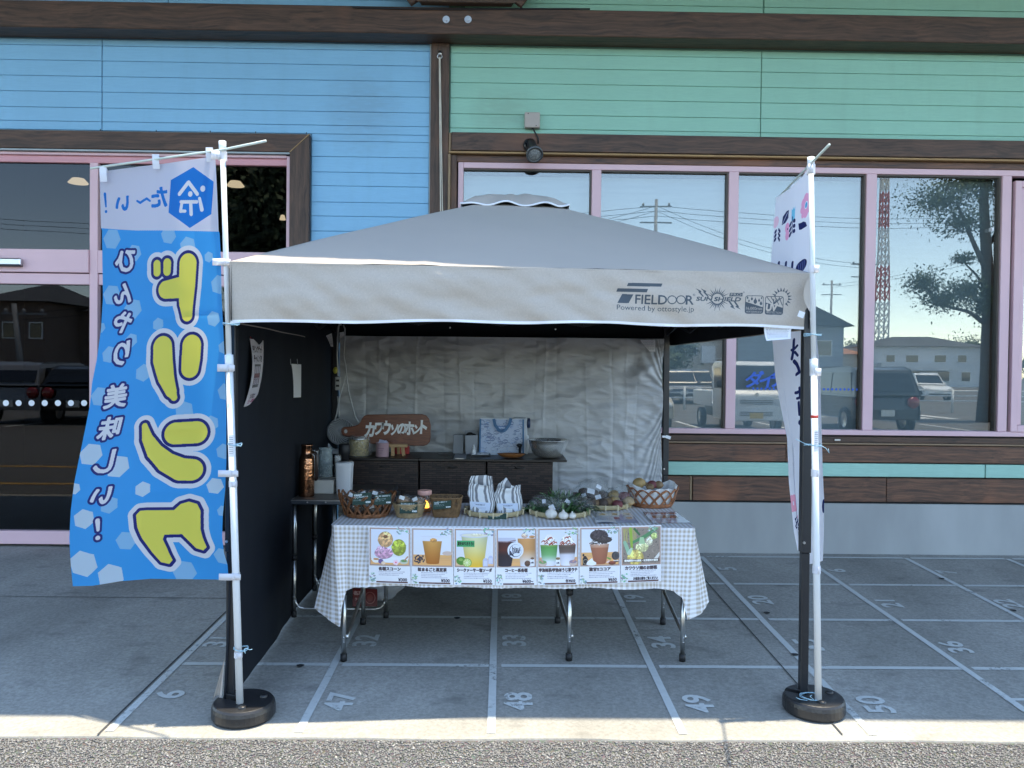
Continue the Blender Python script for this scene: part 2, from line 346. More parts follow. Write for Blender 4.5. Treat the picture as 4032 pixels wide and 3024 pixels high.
# ------------------------------------------------------------------ flat print: lettering and pictures drawn in numpy
_TXT = {}
def text_tris(s):
    if s in _TXT: return _TXT[s]
    c = bpy.data.curves.new('lettering', 'FONT'); c.body = s; c.size = 1; c.resolution_u = 3
    o = bpy.data.objects.new('lettering', c); COL.objects.link(o)
    dg = bpy.context.evaluated_depsgraph_get(); dg.update()
    me = bpy.data.meshes.new_from_object(o.evaluated_get(dg)); me.calc_loop_triangles()
    V = np.array([v.co[:2] for v in me.vertices]).reshape(-1, 2); T = np.array([t.vertices[:] for t in me.loop_triangles], dtype=int).reshape(-1, 3)
    bpy.data.objects.remove(o); bpy.data.curves.remove(c); bpy.data.meshes.remove(me)
    _TXT[s] = (V, T); return V, T
class Cv:
    """a little painter; coordinates run over the box (x0,y0)-(x1,y1), y downwards"""
    def __init__(s, W, H, box, bg=(1, 1, 1)):
        s.W, s.H = W, H; s.a = np.ones((H, W, 3))*np.array(bg); x0, y0, x1, y1 = box
        s.sx = W/(x1-x0); s.sy = H/(y1-y0); s.x0 = x0; s.y0 = y0
        s.yy, s.xx = np.mgrid[0:H, 0:W]; s.xx = (s.xx+.5)/s.sx+x0; s.yy = (s.yy+.5)/s.sy+y0
    def put(s, m, col, al=1.0):
        if callable(col): c = col(s.xx[m], s.yy[m])
        else: c = np.array(col)
        s.a[m] = s.a[m]*(1-al)+c*al
    def win(s, x0, y0, x1, y1):
        a = int(max(0, (x0-s.x0)*s.sx-1)); b = int(min(s.W, (x1-s.x0)*s.sx+2)); c = int(max(0, (y0-s.y0)*s.sy-1)); d = int(min(s.H, (y1-s.y0)*s.sy+2))
        return a, max(a, b), c, max(c, d)
    def mpoly(s, pts):
        m = np.zeros((s.H, s.W), bool); P = np.array(pts, float)
        a, b, c, d = s.win(P[:, 0].min(), P[:, 1].min(), P[:, 0].max(), P[:, 1].max())
        X = s.xx[c:d, a:b]; Y = s.yy[c:d, a:b]; r = np.zeros(X.shape, bool)
        for (x1, y1), (x2, y2) in zip(P, np.roll(P, -1, 0)):
            if y1 == y2: continue
            r ^= ((y1 > Y) != (y2 > Y)) & (X < (x2-x1)*(Y-y1)/(y2-y1)+x1)
        m[c:d, a:b] = r; return m
    def mstroke(s, pts, extra=0, r=None):
        m = np.zeros((s.H, s.W), bool)
        pts = [(p[0], p[1], (p[2] if len(p) > 2 else r)+extra) for p in pts]
        if len(pts) == 1: pts = pts*2
        for (x1, y1, r1), (x2, y2, r2) in zip(pts, pts[1:]):
            q = max(r1, r2); a, b, c, d = s.win(min(x1, x2)-q, min(y1, y2)-q, max(x1, x2)+q, max(y1, y2)+q)
            if b <= a or d <= c: continue
            X = s.xx[c:d, a:b]-x1; Y = s.yy[c:d, a:b]-y1; dx, dy = x2-x1, y2-y1; L = dx*dx+dy*dy
            t = np.clip((X*dx+Y*dy)/L, 0, 1) if L > 1e-9 else np.zeros(X.shape)
            m[c:d, a:b] |= (X-t*dx)**2+(Y-t*dy)**2 <= (r1+(r2-r1)*t)**2
        return m
    def mell(s, cx, cy, rx, ry, rot=0):
        X = s.xx-cx; Y = s.yy-cy; c, n = math.cos(rot), math.sin(rot)
        return ((X*c+Y*n)/rx)**2+((-X*n+Y*c)/ry)**2 <= 1
    def mtext(s, st, cx, cy, h, mirror=False, bold=0, width=None, anchor='c', shear=0, rot=0):
        """text with cap height about h, centred at cx,cy"""
        V, T = text_tris(st)
        m = np.zeros((s.H, s.W), bool)
        if not len(T): return m
        V = V.copy(); lo = V.min(0); hi = V.max(0)
        k = h/max(hi[1]-lo[1], .6); kx = k
        if width: kx = width/(hi[0]-lo[0])
        ax = {'c': (lo[0]+hi[0])/2, 'l': lo[0], 'r': hi[0]}[anchor]
        X = (V[:, 0]-ax)*kx; Y = -(V[:, 1]-(lo[1]+hi[1])/2)*k
        X = X-shear*Y
        if mirror: X = -X
        c, n = math.cos(rot), math.sin(rot)
        P = np.stack([cx+X*c-Y*n, cy+X*n+Y*c], 1)
        for t in T:
            A, B, C2 = P[t]
            a, b, c_, d = s.win(min(A[0], B[0], C2[0]), min(A[1], B[1], C2[1]), max(A[0], B[0], C2[0]), max(A[1], B[1], C2[1]))
            if b <= a or d <= c_: continue
            X_ = s.xx[c_:d, a:b]; Y_ = s.yy[c_:d, a:b]
            e1 = (B[0]-A[0])*(Y_-A[1])-(B[1]-A[1])*(X_-A[0]); e2 = (C2[0]-B[0])*(Y_-B[1])-(C2[1]-B[1])*(X_-B[0]); e3 = (A[0]-C2[0])*(Y_-C2[1])-(A[1]-C2[1])*(X_-C2[0])
            m[c_:d, a:b] |= ((e1 >= 0) & (e2 >= 0) & (e3 >= 0)) | ((e1 <= 0) & (e2 <= 0) & (e3 <= 0))
        if bold: m = s.grow(m, bold)
        return m
    def grow(s, m, r):
        ys, xs = np.nonzero(m)
        if not len(ys): return m
        rx, ry = r*s.sx, r*s.sy; q = int(max(rx, ry))+2
        c, d = max(0, ys.min()-q), min(s.H, ys.max()+q+1); a, b = max(0, xs.min()-q), min(s.W, xs.max()+q+1)
        sub = m[c:d, a:b]; out = sub.copy(); n = max(8, int(2*math.pi*max(rx, ry)))
        for f in ((1, .5) if max(rx, ry) > 3 else (1,)):
            for k in range(n):
                dx = int(round(rx*f*math.cos(2*math.pi*k/n))); dy = int(round(ry*f*math.sin(2*math.pi*k/n)))
                H, W = sub.shape
                out[max(0, dy):H+min(0, dy), max(0, dx):W+min(0, dx)] |= sub[max(0, -dy):H+min(0, -dy), max(0, -dx):W+min(0, -dx)]
        m = m.copy(); m[c:d, a:b] = out; return m
    def poly(s, pts, col, al=1): s.put(s.mpoly(pts), col, al)
    def rect(s, x0, y0, x1, y1, col, al=1): s.poly([(x0, y0), (x1, y0), (x1, y1), (x0, y1)], col, al)
    def stroke(s, pts, col, r=None, al=1): s.put(s.mstroke(pts, 0, r), col, al)
    def ell(s, cx, cy, rx, ry, col, al=1, rot=0): s.put(s.mell(cx, cy, rx, ry, rot), col, al)
    def text(s, st, cx, cy, h, col, **k): s.put(s.mtext(st, cx, cy, h, **k), col)
    def speckle(s, m, amp, cell=3, seed=1):
        g = np.random.default_rng(seed).normal(0, amp, (s.H//cell+2, s.W//cell+2)); n = np.kron(g, np.ones((cell, cell)))[:s.H, :s.W]
        s.a[m] = np.clip(s.a[m]*(1+n[m][:, None]), 0, 1)
    def image(s, name):
        im = bpy.data.images.new(name, s.W, s.H)
        px = np.ones((s.H, s.W, 4), np.float32); px[:, :, :3] = np.clip(s.a, 0, 1)[::-1]
        im.pixels.foreach_set(px.ravel()); im.update(); im.pack(); return im
def rgb(r, g, b): return (r/255, g/255, b/255)
def text_mesh(mb, st, fn, h, bold=0, m=0):
    """lettering as raised flat mesh, fn maps (x,y) of the text to a point"""
    c = bpy.data.curves.new('lettering', 'FONT'); c.body = st; c.size = 1; c.resolution_u = 3; c.offset = bold
    o = bpy.data.objects.new('lettering', c); COL.objects.link(o); dg = bpy.context.evaluated_depsgraph_get(); dg.update()
    me = bpy.data.meshes.new_from_object(o.evaluated_get(dg))
    V = np.array([v.co[:2] for v in me.vertices]).reshape(-1, 2); lo = V.min(0); hi = V.max(0); k = h/(hi[1]-lo[1]); ce = (lo+hi)/2
    mb.add([fn((x-ce[0])*k, (y-ce[1])*k) for x, y in V], [tuple(p.vertices) for p in me.polygons], None, m)
    bpy.data.objects.remove(o); bpy.data.curves.remove(c); bpy.data.meshes.remove(me)

# ================================================================== GROUND
EDGE = 3.125; ZA = .076
def concrete_mat():
    m = bpy.data.materials.new('concrete_floor'); m.use_nodes = True; t = m.node_tree; L = t.links; p = t.nodes['Principled BSDF']
    tc = nn(t, 'ShaderNodeTexCoord')
    n1 = nn(t, 'ShaderNodeTexNoise'); n1.inputs['Scale'].default_value = 1.1; n1.inputs['Detail'].default_value = 7; n1.inputs['Roughness'].default_value = .62; n1.inputs['Distortion'].default_value = .4
    n2 = nn(t, 'ShaderNodeTexNoise'); n2.inputs['Scale'].default_value = 55; n2.inputs['Detail'].default_value = 6; n2.inputs['Roughness'].default_value = .75
    mp = nn(t, 'ShaderNodeMapping'); mp.inputs['Scale'].default_value = (1.0, .55, 1)
    L.new(tc.outputs['Object'], mp.inputs[0]); L.new(mp.outputs[0], n1.inputs[0]); L.new(tc.outputs['Object'], n2.inputs[0])
    c1 = nn(t, 'ShaderNodeValToRGB'); e = c1.color_ramp.elements; e[0].position = .32; e[1].position = .68
    e[0].color = (.225, .222, .20, 1); e[1].color = (.375, .368, .335, 1)
    L.new(n1.outputs[0], c1.inputs[0])
    mx = nn(t, 'ShaderNodeMix', data_type='RGBA', blend_type='OVERLAY'); mx.inputs[0].default_value = .55
    c2 = nn(t, 'ShaderNodeValToRGB'); e = c2.color_ramp.elements; e[0].position = .35; e[1].position = .66; e[0].color = (.28, .28, .28, 1); e[1].color = (.72, .72, .72, 1)
    L.new(n2.outputs[0], c2.inputs[0]); L.new(c1.outputs[0], mx.inputs[6]); L.new(c2.outputs[0], mx.inputs[7])
    # dark spots and footprints
    n3 = nn(t, 'ShaderNodeTexNoise'); n3.inputs['Scale'].default_value = 5; n3.inputs['Detail'].default_value = 3
    mp3 = nn(t, 'ShaderNodeMapping'); mp3.inputs['Scale'].default_value = (1, 1.6, 1); L.new(tc.outputs['Object'], mp3.inputs[0]); L.new(mp3.outputs[0], n3.inputs[0])
    r3 = nn(t, 'ShaderNodeMapRange'); r3.inputs[1].default_value = .60; r3.inputs[2].default_value = .76; r3.inputs[4].default_value = .55; L.new(n3.outputs[0], r3.inputs[0])
    m3 = nn(t, 'ShaderNodeMix', data_type='RGBA'); L.new(r3.outputs[0], m3.inputs[0]); L.new(mx.outputs[2], m3.inputs[6]); m3.inputs[7].default_value = (.13, .13, .12, 1)
    # colour blends paler and warmer towards the outer edge
    sx = nn(t, 'ShaderNodeSeparateXYZ'); L.new(tc.outputs['Object'], sx.inputs[0])
    r4 = nn(t, 'ShaderNodeMapRange'); r4.inputs[1].default_value = .32; r4.inputs[2].default_value = .0; r4.inputs[4].default_value = .30; L.new(sx.outputs[1], r4.inputs[0])
    m4 = nn(t, 'ShaderNodeMix', data_type='RGBA'); L.new(r4.outputs[0], m4.inputs[0]); L.new(m3.outputs[2], m4.inputs[6]); m4.inputs[7].default_value = (.37, .335, .27, 1)
    L.new(m4.outputs[2], p.inputs['Base Color']); p.inputs['Roughness'].default_value = .8; p.inputs['Specular IOR Level'].default_value = .35
    bp = nn(t, 'ShaderNodeBump'); bp.inputs['Strength'].default_value = .35; bp.inputs['Distance'].default_value = .004; L.new(n2.outputs[0], bp.inputs['Height'])
    L.new(bp.outputs[0], p.inputs['Normal']); return m
def paint_mat():
    m = bpy.data.materials.new('worn_floor_paint'); m.use_nodes = True; t = m.node_tree; L = t.links; p = t.nodes['Principled BSDF']; o = t.nodes['Material Output']
    tc = nn(t, 'ShaderNodeTexCoord'); oi = nn(t, 'ShaderNodeObjectInfo'); ad = nn(t, 'ShaderNodeVectorMath', operation='ADD'); L.new(tc.outputs['Object'], ad.inputs[0]); L.new(oi.outputs['Random'], ad.inputs[1])
    n = nn(t, 'ShaderNodeTexNoise'); n.inputs['Scale'].default_value = 38; n.inputs['Detail'].default_value = 7; n.inputs['Roughness'].default_value = .7; L.new(ad.outputs[0], n.inputs[0])
    n2 = nn(t, 'ShaderNodeTexNoise'); n2.inputs['Scale'].default_value = 3.2; n2.inputs['Detail'].default_value = 3; L.new(ad.outputs[0], n2.inputs[0])
    a = nn(t, 'ShaderNodeMath', operation='ADD'); b = nn(t, 'ShaderNodeMath', operation='MULTIPLY'); b.inputs[1].default_value = .9; L.new(n2.outputs[0], b.inputs[0]); L.new(n.outputs[0], a.inputs[0]); L.new(b.outputs[0], a.inputs[1])
    r = nn(t, 'ShaderNodeMapRange'); r.inputs[1].default_value = .65; r.inputs[2].default_value = .82; r.inputs[3].default_value = .12; r.inputs[4].default_value = .93; L.new(a.outputs[0], r.inputs[0])
    tr = nn(t, 'ShaderNodeBsdfTransparent'); ms = nn(t, 'ShaderNodeMixShader'); L.new(r.outputs[0], ms.inputs[0]); L.new(tr.outputs[0], ms.inputs[1]); L.new(p.outputs[0], ms.inputs[2]); L.new(ms.outputs[0], o.inputs[0])
    cr = nn(t, 'ShaderNodeMix', data_type='RGBA'); cr.inputs[6].default_value = (.46, .48, .46, 1); cr.inputs[7].default_value = (.66, .69, .67, 1); L.new(n.outputs[0], cr.inputs[0]); L.new(cr.outputs[2], p.inputs['Base Color'])
    p.inputs['Roughness'].default_value = .7; return m
def asphalt_mat():
    m = bpy.data.materials.new('asphalt'); m.use_nodes = True; t = m.node_tree; L = t.links; p = t.nodes['Principled BSDF']
    tc = nn(t, 'ShaderNodeTexCoord'); v = nn(t, 'ShaderNodeTexVoronoi'); v.inputs['Scale'].default_value = 95; L.new(tc.outputs['Object'], v.inputs[0])
    n = nn(t, 'ShaderNodeTexNoise'); n.inputs['Scale'].default_value = .6; n.inputs['Detail'].default_value = 5; L.new(tc.outputs['Object'], n.inputs[0])
    c = nn(t, 'ShaderNodeValToRGB'); c.color_ramp.elements[0].color = (.10, .098, .095, 1); c.color_ramp.elements[1].color = (.15, .147, .14, 1); L.new(n.outputs[0], c.inputs[0])
    mx = nn(t, 'ShaderNodeMix', data_type='RGBA', blend_type='MULTIPLY'); mx.inputs[0].default_value = .35; L.new(c.outputs[0], mx.inputs[6]); L.new(v.outputs['Color'], mx.inputs[7]); L.new(mx.outputs[2], p.inputs['Base Color'])
    p.inputs['Roughness'].default_value = .85; bp = nn(t, 'ShaderNodeBump'); bp.inputs['Strength'].default_value = .8; bp.inputs['Distance'].default_value = .006; bp.invert = True
    L.new(v.outputs['Distance'], bp.inputs['Height']); L.new(bp.outputs[0], p.inputs['Normal']); return m
CONC, PAINT, ASPH = concrete_mat(), paint_mat(), asphalt_mat()
DARKGAP = M('dark_joint', (.02, .02, .022), .9); JOINT = M('filled_joint', (.05, .05, .05), .9)
mb = MB(); mb.add([(-400, -400, ZA), (400, -400, ZA), (400, 400, ZA), (-400, 400, ZA)], [(0, 1, 2, 3)])
lot = mb.build('parking_lot', ASPH); tag(lot, 'grey stony asphalt of the car park in front of the concrete apron', 'ground', kind='structure')
# apron: a sloping slab whose outer edge is slightly chipped
mb = MB(); N = 220; X0, X1 = -9, 9
top = []; fr = []
for i in range(N+1):
    x = lerp(X0, X1, i/N); y = EDGE+.012*mnoise.noise(Vector((x*2.2, 0, 0)))+.006*mnoise.noise(Vector((x*11, 3, 0)))
    top.append((x, y)); fr.append(y)
v = []
for x, y in top: v += [(x, y-.012, ZA-.02), (x, y, gz(y)-.004), (x, y+.016, gz(y+.016)), (x, YB+.3, gz(YB+.3))]
f = []
for i in range(N):
    a = i*4
    for k in range(3): f.append((a+k, a+4+k, a+5+k, a+1+k))
mb.add(v, f); apron = mb.build('concrete_apron', CONC, loc=(0, EDGE, 0)); tag(apron, 'pale grey concrete apron with white numbered squares before the shop', 'pavement', kind='structure')
# painted grid
GX, GW, GY, GH = -1.5459, .7617, 5.906, .6899
UP = .003
def strip(x0, y0, x1, y1, wd, name, mat, up=UP):
    n = max(1, int(math.hypot(x1-x0, y1-y0)/.25)); d = Vector((x1-x0, y1-y0)).normalized(); q = Vector((-d.y, d.x))*wd/2
    mb = MB(); vs = []
    for i in range(n+1):
        x = lerp(x0, x1, i/n); y = lerp(y0, y1, i/n); j = .0025*mnoise.noise(Vector((x*5, y*5, 1)))
        for s in (1, -1): vs.append((x+q.x*s+j, y+q.y*s+j, gz(y+q.y*s)+up))
    mb.add(vs, [(2*i, 2*i+1, 2*i+3, 2*i+2)[::-1] if False else (2*i, 2*i+1, 2*i+3, 2*i+2) for i in range(n)])
    return mb.build(name, mat, apron)
for c in range(0, 9): strip(GX+GW*c+(.018 if c == 0 else 0), EDGE+.03, GX+GW*c+(.018 if c == 0 else 0), GY, .034, 'floor_line', PAINT)
for r in range(0, 4):
    for c in range(0, 8): strip(GX+GW*c+.04, GY-GH*r, GX+GW*(c+1)-.02, GY-GH*r, .034, 'floor_line', PAINT, UP)
strip(GX-.012, EDGE+.004, GX-.012, YB, .009, 'joint_strip', JOINT)
p = gnd(2802, 2315.6); q = gnd(3317, 2896); strip(p.x+(p.x-q.x)*.3, YB-.02, q.x, q.y, .007, 'joint_strip', JOINT, .0045)
p = gnd(0, 2348); strip(-6, p.y+.01, GX-.03, gnd(900, 2358).y, .006, 'joint_strip', JOINT, .004)
for s, px, py in (('6', 668, 2737), ('31', 858, 2530), ('32', 1441, 2524), ('47', 1339, 2764), ('33', 2024, 2524), ('48', 2041, 2764), ('18', 2014, 2354),
                  ('19', 2498, 2358), ('34', 2604, 2530), ('49', 2751, 2773), ('20', 2992, 2364), ('35', 3182, 2541), ('50', 3444, 2776), ('21', 3501, 2379),
                  ('36', 3760, 2550), ('5', 2863, 2241), ('6', 3293, 2248), ('7', 3727, 2254), ('22', 3970, 2379), ('51', 4046, 2780), ('16', 1010, 2362)):
    c = gnd(px, py); mb = MB()
    text_mesh(mb, s, lambda x, y: (c.x-y*1.0, c.y+x*1.05, gz(c.y+x*1.05)+UP+.001), .125, bold=.022)
    mb.build('floor_number', PAINT, apron)
# oil spots (flat discs of grime)
for px, py in ((1182, 2625), (3130, 2581), (3020, 2416), (1800, 2437), (3708, 2281), (3990, 2407)):
    c = gnd(px, py); mb = MB(); mb.add([(c.x+.018*math.cos(a)*(1+.2*math.sin(3*a)), c.y+.018*math.sin(a), gz(c.y+.018*math.sin(a))+UP+.003) for a in [k*.5236 for k in range(12)]], [tuple(range(12))])
    mb.build('gum_spot', DARKGAP, apron)
# loose-looking stones of the worn asphalt surface
def stones(name, n, x0, x1, y0, y1, z, seed, lo=.0028, hi=.0068):
    g = np.random.default_rng(seed)
    P = np.stack([g.uniform(x0, x1, n), g.uniform(y0, y1, n), np.full(n, z)], 1)
    rx = g.uniform(lo, hi, n)*1.15; ry = rx*g.uniform(.6, 1, n); rz = rx*g.uniform(.35, .7, n); a = g.uniform(0, 6.28, n)
    base = np.array([[1, 0, 0], [.3, 1, 0], [-1, .2, 0], [-.2, -1, 0], [.15, .1, 1], [0, 0, -1.0]])
    V = np.repeat(base[None], n, 0)+g.normal(0, .17, (n, 6, 3))
    x = V[:, :, 0]*rx[:, None]; y = V[:, :, 1]*ry[:, None]; zz = V[:, :, 2]*rz[:, None]
    tl = g.normal(0, .35, (n, 1)); zz = zz+x*tl
    c, s = np.cos(a)[:, None], np.sin(a)[:, None]
    W = np.stack([x*c-y*s, x*s+y*c, zz], 2)+P[:, None, :]
    F0 = np.array([[0, 1, 4], [1, 2, 4], [2, 3, 4], [3, 0, 4], [1, 0, 5], [2, 1, 5], [3, 2, 5], [0, 3, 5]])
    Fc = (F0[None]+(np.arange(n)*6)[:, None, None]).reshape(-1, 3)
    me = bpy.data.meshes.new(name); me.vertices.add(n*6); me.vertices.foreach_set('co', W.reshape(-1).astype(np.float32))
    me.loops.add(len(Fc)*3); me.loops.foreach_set('vertex_index', Fc.reshape(-1).astype(np.int32)); me.polygons.add(len(Fc))
    me.polygons.foreach_set('loop_start', np.arange(0, len(Fc)*3, 3, dtype=np.int32)); me.update(calc_edges=True); me.validate()
    o = bpy.data.objects.new(name, me); COL.objects.link(o); return o
m = bpy.data.materials.new('aggregate'); m.use_nodes = True; t = m.node_tree; p = t.nodes['Principled BSDF']; ge = nn(t, 'ShaderNodeNewGeometry'); cr = nn(t, 'ShaderNodeValToRGB')
e = cr.color_ramp.elements; e[0].color = (.12, .118, .113, 1); e[1].color = (.42, .41, .38, 1); e1 = e.new(.5); e1.color = (.19, .185, .176, 1); e2 = e.new(.96); e2.color = (.26, .252, .236, 1)
t.links.new(ge.outputs['Random Per Island'], cr.inputs[0]); t.links.new(cr.outputs[0], p.inputs['Base Color']); p.inputs['Roughness'].default_value = .75
st = stones('asphalt_stones', 74000, -3.2, 3.2, 2.45, EDGE-.012, ZA+.002, 3, .0025, .0062); st.data.materials.append(m)
tag(st, 'coarse grey stones of the asphalt surface along the apron edge', 'gravel', kind='stuff')

# ================================================================== SHOP BUILDING
BROWN = wood('dark_stained_timber', (.115, .060, .037), (.036, .020, .013), 0, 1.0, .55, .5)
BROWNV = wood('dark_stained_post', (.110, .060, .037), (.036, .020, .013), 2, 1.0, .55, .5)
RED = wood('red_brown_timber', (.175, .078, .042), (.045, .022, .015), 0, 1.0, .5, .5)
TAN = wood('raw_timber_edge', (.42, .27, .12), (.30, .18, .08), 0, .5, .6, .15, False)
TANV = wood('raw_timber_edge_upright', (.34, .24, .14), (.24, .16, .09), 2, .5, .6, .15, False)
def siding(name, c, c2, spot=None):
    return wood(name, c, c2, 0, .45, .55, .22, False, tuple(x*.74+.012 for x in c), spot)
BLUE = siding('blue_siding_paint', (.25, .52, .75), (.225, .475, .70), (fx(1430, 440), fz(1430, 440), .42, .46))
GREEN = siding('green_siding_paint', (.31, .59, .465), (.28, .545, .43), (fx(1990, 440), fz(1990, 440), .36, .26))
MINT = siding('mint_siding_paint', (.37, .63, .53), (.31, .55, .46))
PINK = M('pink_frame_paint', (.70, .47, .51), .42, var=.04, vs=3)
PINKD = M('rose_head_paint', (.62, .30, .33), .45, var=.05, vs=3)
PLINTH = M('plinth_concrete', (.36, .37, .365), .8, var=.14, vs=2.5, bump=.15, bs=30, stretch=(1, 1, .4), detail=8)
BLG = M('blue_groove', (.13, .28, .42), .8); GRG = M('green_groove', (.16, .32, .255), .8)
BACK = M('wall_lining', (.02, .02, .022), .9)
PALE = M('pale_edge_strip', (.36, .42, .44), .6)
shop = thing('shop_building', 'timber clad shop front with blue and green siding and pink window frames', 'building', (0, YB, 0))
TOPZ = 5.0
def bx(name, mat, x0, x1, z0, z1, y0, y1, parent=shop, bev=.003, label=None):
    mb = MB(); mb.box(x0, x1, YB+y0, YB+y1, z0, z1); o = mb.build(name, mat, parent, bevel=bev)
    if label: o['label'] = label
    return o
# --- heights read off the photograph at the wall plane
zbt, zbb = at(2016, 33, YB-.19).z, fz(2016, 180)              # main beam
XL, XR = -6.5, 6.6
xp0, xp1 = fx(1696.5, 500), fx(1768, 500)          # post between the two colours
bx('wall_core', BACK, -.95, XR, 0.1, TOPZ+.3, .30, .36, bev=0)
bx('wall_lining', BLG, XL, xp0+.02, fz(700, 519)-.03, TOPZ+.2, .012, .05, bev=0)
bx('wall_lining', GRG, xp1-.02, XR, fz(3000, 560)-.02, TOPZ+.2, .012, .05, bev=0)
bx('wall_lining', BLG, fx(1210), xp0+.02, .2, fz(700, 519)-.035, .012, .05, bev=0)
bx('wall_lining', BACK, xp1-.3, XR, .2, fz(2700, 1700), .012, .05, bev=0)
# --- siding boards, one object each
G = .0019
def courses(zs, spans, mat, skip=None, name='siding_board'):
    for z1, z0 in zip(zs, zs[1:]):
        for a, b in spans:
            if skip: a2, b2 = skip(a, b, z0, z1)
            else: a2, b2 = a, b
            if b2-a2 < .01: continue
            mb = MB(); t = .014
            # slightly lapped board: lower edge proud of the upper
            mb.add([(a2, YB-.003, z0+G), (b2, YB-.003, z0+G), (b2, YB-.001, z1), (a2, YB-.001, z1), (a2, YB+.012, z0+G), (b2, YB+.012, z0+G), (b2, YB+.012, z1), (a2, YB+.012, z1)],
                   [(0, 1, 2, 3), (4, 7, 6, 5), (0, 4, 5, 1), (1, 5, 6, 2), (2, 6, 7, 3), (3, 7, 4, 0)])
            mb.build(name, mat, shop, bevel=.0025)
jb = fx(402, 300); jg = fx(2996, 400)
bl = [fz(1690, y) for y in (178, 203, 262, 323, 384, 446, 500, 562, 623, 684, 738, 802, 857, 916, 975, 1034, 1095, 1156, 1210, 1272, 1333, 1394, 1455, 1510, 1572, 1633, 1694, 1750, 1812, 1873, 1934, 1990, 2052, 2113)]
xtr = fx(1224, 700)
zdoor = fz(700, 521)
def skipb(a, b, z0, z1):
    if z1 <= zdoor+.06: return max(a, xtr+.004), b
    return a, b
bl2 = []
for z in bl: bl2.append(z)
spl = [(XL, jb-.003), (jb+.003, xp0-.012)]
top_bl = [z for z in bl2 if z > zdoor+.055]
courses(top_bl+[zdoor+.004], spl, BLUE)
low = [zdoor+.000]+[z for z in bl2 if z < zdoor-.02]
# boards beside the door trim
courses([top_bl[-1]+.0]+[z for z in bl2 if z < zdoor+.03], [(xtr+.006, xp0-.012)], BLUE) if False else None
for z1, z0 in zip(bl2, bl2[1:]):
    if z0 < zdoor+.055 and z0 > .25:
        pass
sub = [zdoor+.004]+[z for z in bl2 if z < zdoor-.03]
courses(sub, [(xtr+.006, xp0-.012)], BLUE)
gl = [fz(1775, y) for y in (182, 209, 264, 325, 386, 448, 504, 524)]
courses(gl, [(xp1+.008, jg-.003), (jg+.003, XR)], GREEN)
# above the beam
up = [zbt+.60, zbt+.48, zbt+.36, zbt+.245, zbt+.125, zbt+.004]
xc = fx(1800, 0)
courses(up, [(XL, fx(660, 0)), (fx(664, 0), xc-.06)], BLUE); courses(up, [(xc+.06, fx(3004, 0)), (fx(3010, 0), XR)], GREEN)
bx('wall_lining', BACK, XL, XR, zbt+.62, TOPZ+.3, -.002, .05, bev=0)
# --- main beam with two bolts
beam = bx('timber_beam', BROWN, XL, XR, zbb, zbt, -.19, .0, bev=.006)
ZINC = M('zinc', (.55, .57, .6), .35, 1, var=.1, vs=20)
for px in (1757, 1843):
    p = at(px, 77, YB-.19); mb = MB()
    def disc(r, y0, y1, n): mb.prism([(p.x+r*math.cos(2*math.pi*k/n+.3), y0, p.z+r*math.sin(2*math.pi*k/n+.3)) for k in range(n)][::-1], (0, y1-y0, 0))
    disc(.026, YB-.194, YB-.19, 20); disc(.0165, YB-.207, YB-.194, 6); mb.build('beam_bolt', ZINC, shop)
# cable tacked along the beam
CABLE = M('black_cable', (.012, .012, .014), .5)
mb = MB(); mb.tube([(x, YB-.197+.004*math.sin(x*3), zbt-.008+.012*math.sin(x*2.2)) for x in np.linspace(fx(1400), fx(2300), 30)], .006, 6); mb.build('beam_cable', CABLE, shop)
# gable bracket over the middle
BRK = wood('bracket_planks', (.105, .062, .035), (.04, .024, .016), 0, .6, .55, .3, False)
x0, x1 = at(1640, 27, YB-.25).x, at(2030, 29, YB-.25).x; zb_ = at(1830, 25, YB-.20).z; wd = .16
mb = MB(); mb.prism([(x0+.03, YB-.25, zb_+.004), (x1-.03, YB-.25, zb_+.004), (x1+wd*2, YB-.25, zb_+.5), (x0-wd*2, YB-.25, zb_+.5)][::-1], (0, .055, 0)); mb.build('gable_bracket', BRK, shop)
for s, a in ((-1, x0), (1, x1)):
    mb = MB(); mb.bar((a, YB-.235, zb_+.012), (a+s*wd*2.4, YB-.235, zb_+.55), .10, .04, (0, 1, 0)); mb.build('gable_board', BROWN, shop, bevel=.004)
for k in range(5):
    a = lerp(x0, x1, (k+.02)/5); b = lerp(x0, x1, (k+.98)/5); mb = MB(); mb.box(a, b, YB-.256, YB-.2505, zb_+.006, zb_+.3); mb.build('gable_plank', BRK, shop)
# --- post
bx('timber_post', BROWNV, xp0, xp1, gz(YB)+.02, zbb, -.03, .05)
mb = MB(); mb.box(xp0-.010, xp0-.002, YB-.012, YB+.01, .3, zbb-.002); mb.build('edge_strip', PALE, shop)
# --- left door opening: mitred brown trim
zt0 = fz(1220, 537); zt1 = fz(1148, 606); xt0 = fx(1147, 700)
mb = MB(); mb.prism([(XL, YB-.055, zt0), (xtr, YB-.055, zt0), (xt0, YB-.055, zt1), (XL, YB-.055, zt1)][::-1], (0, .055, 0)); mb.build('door_head_trim', BROWN, shop, bevel=.004)
mb = MB(); mb.prism([(xtr-.001, YB-.055, zt0-.004), (xtr-.001, YB-.055, .4), (xt0+.001, YB-.055, .4), (xt0+.001, YB-.055, zt1-.002)][::-1], (0, .055, 0)); mb.build('door_jamb_trim', BROWNV, shop, bevel=.004)
mb = MB(); mb.bar((xtr+.0015, YB-.0565, zt0+.002), (xt0-.0005, YB-.0565, zt1-.003), .006, .005, (0, 1, 0)); mb.build('edge_strip', TAN, shop)
mb = MB(); mb.box(XL, xtr, YB-.03, YB-.005, zt0+.002, zt0+.008); mb.build('edge_strip', PALE, shop)
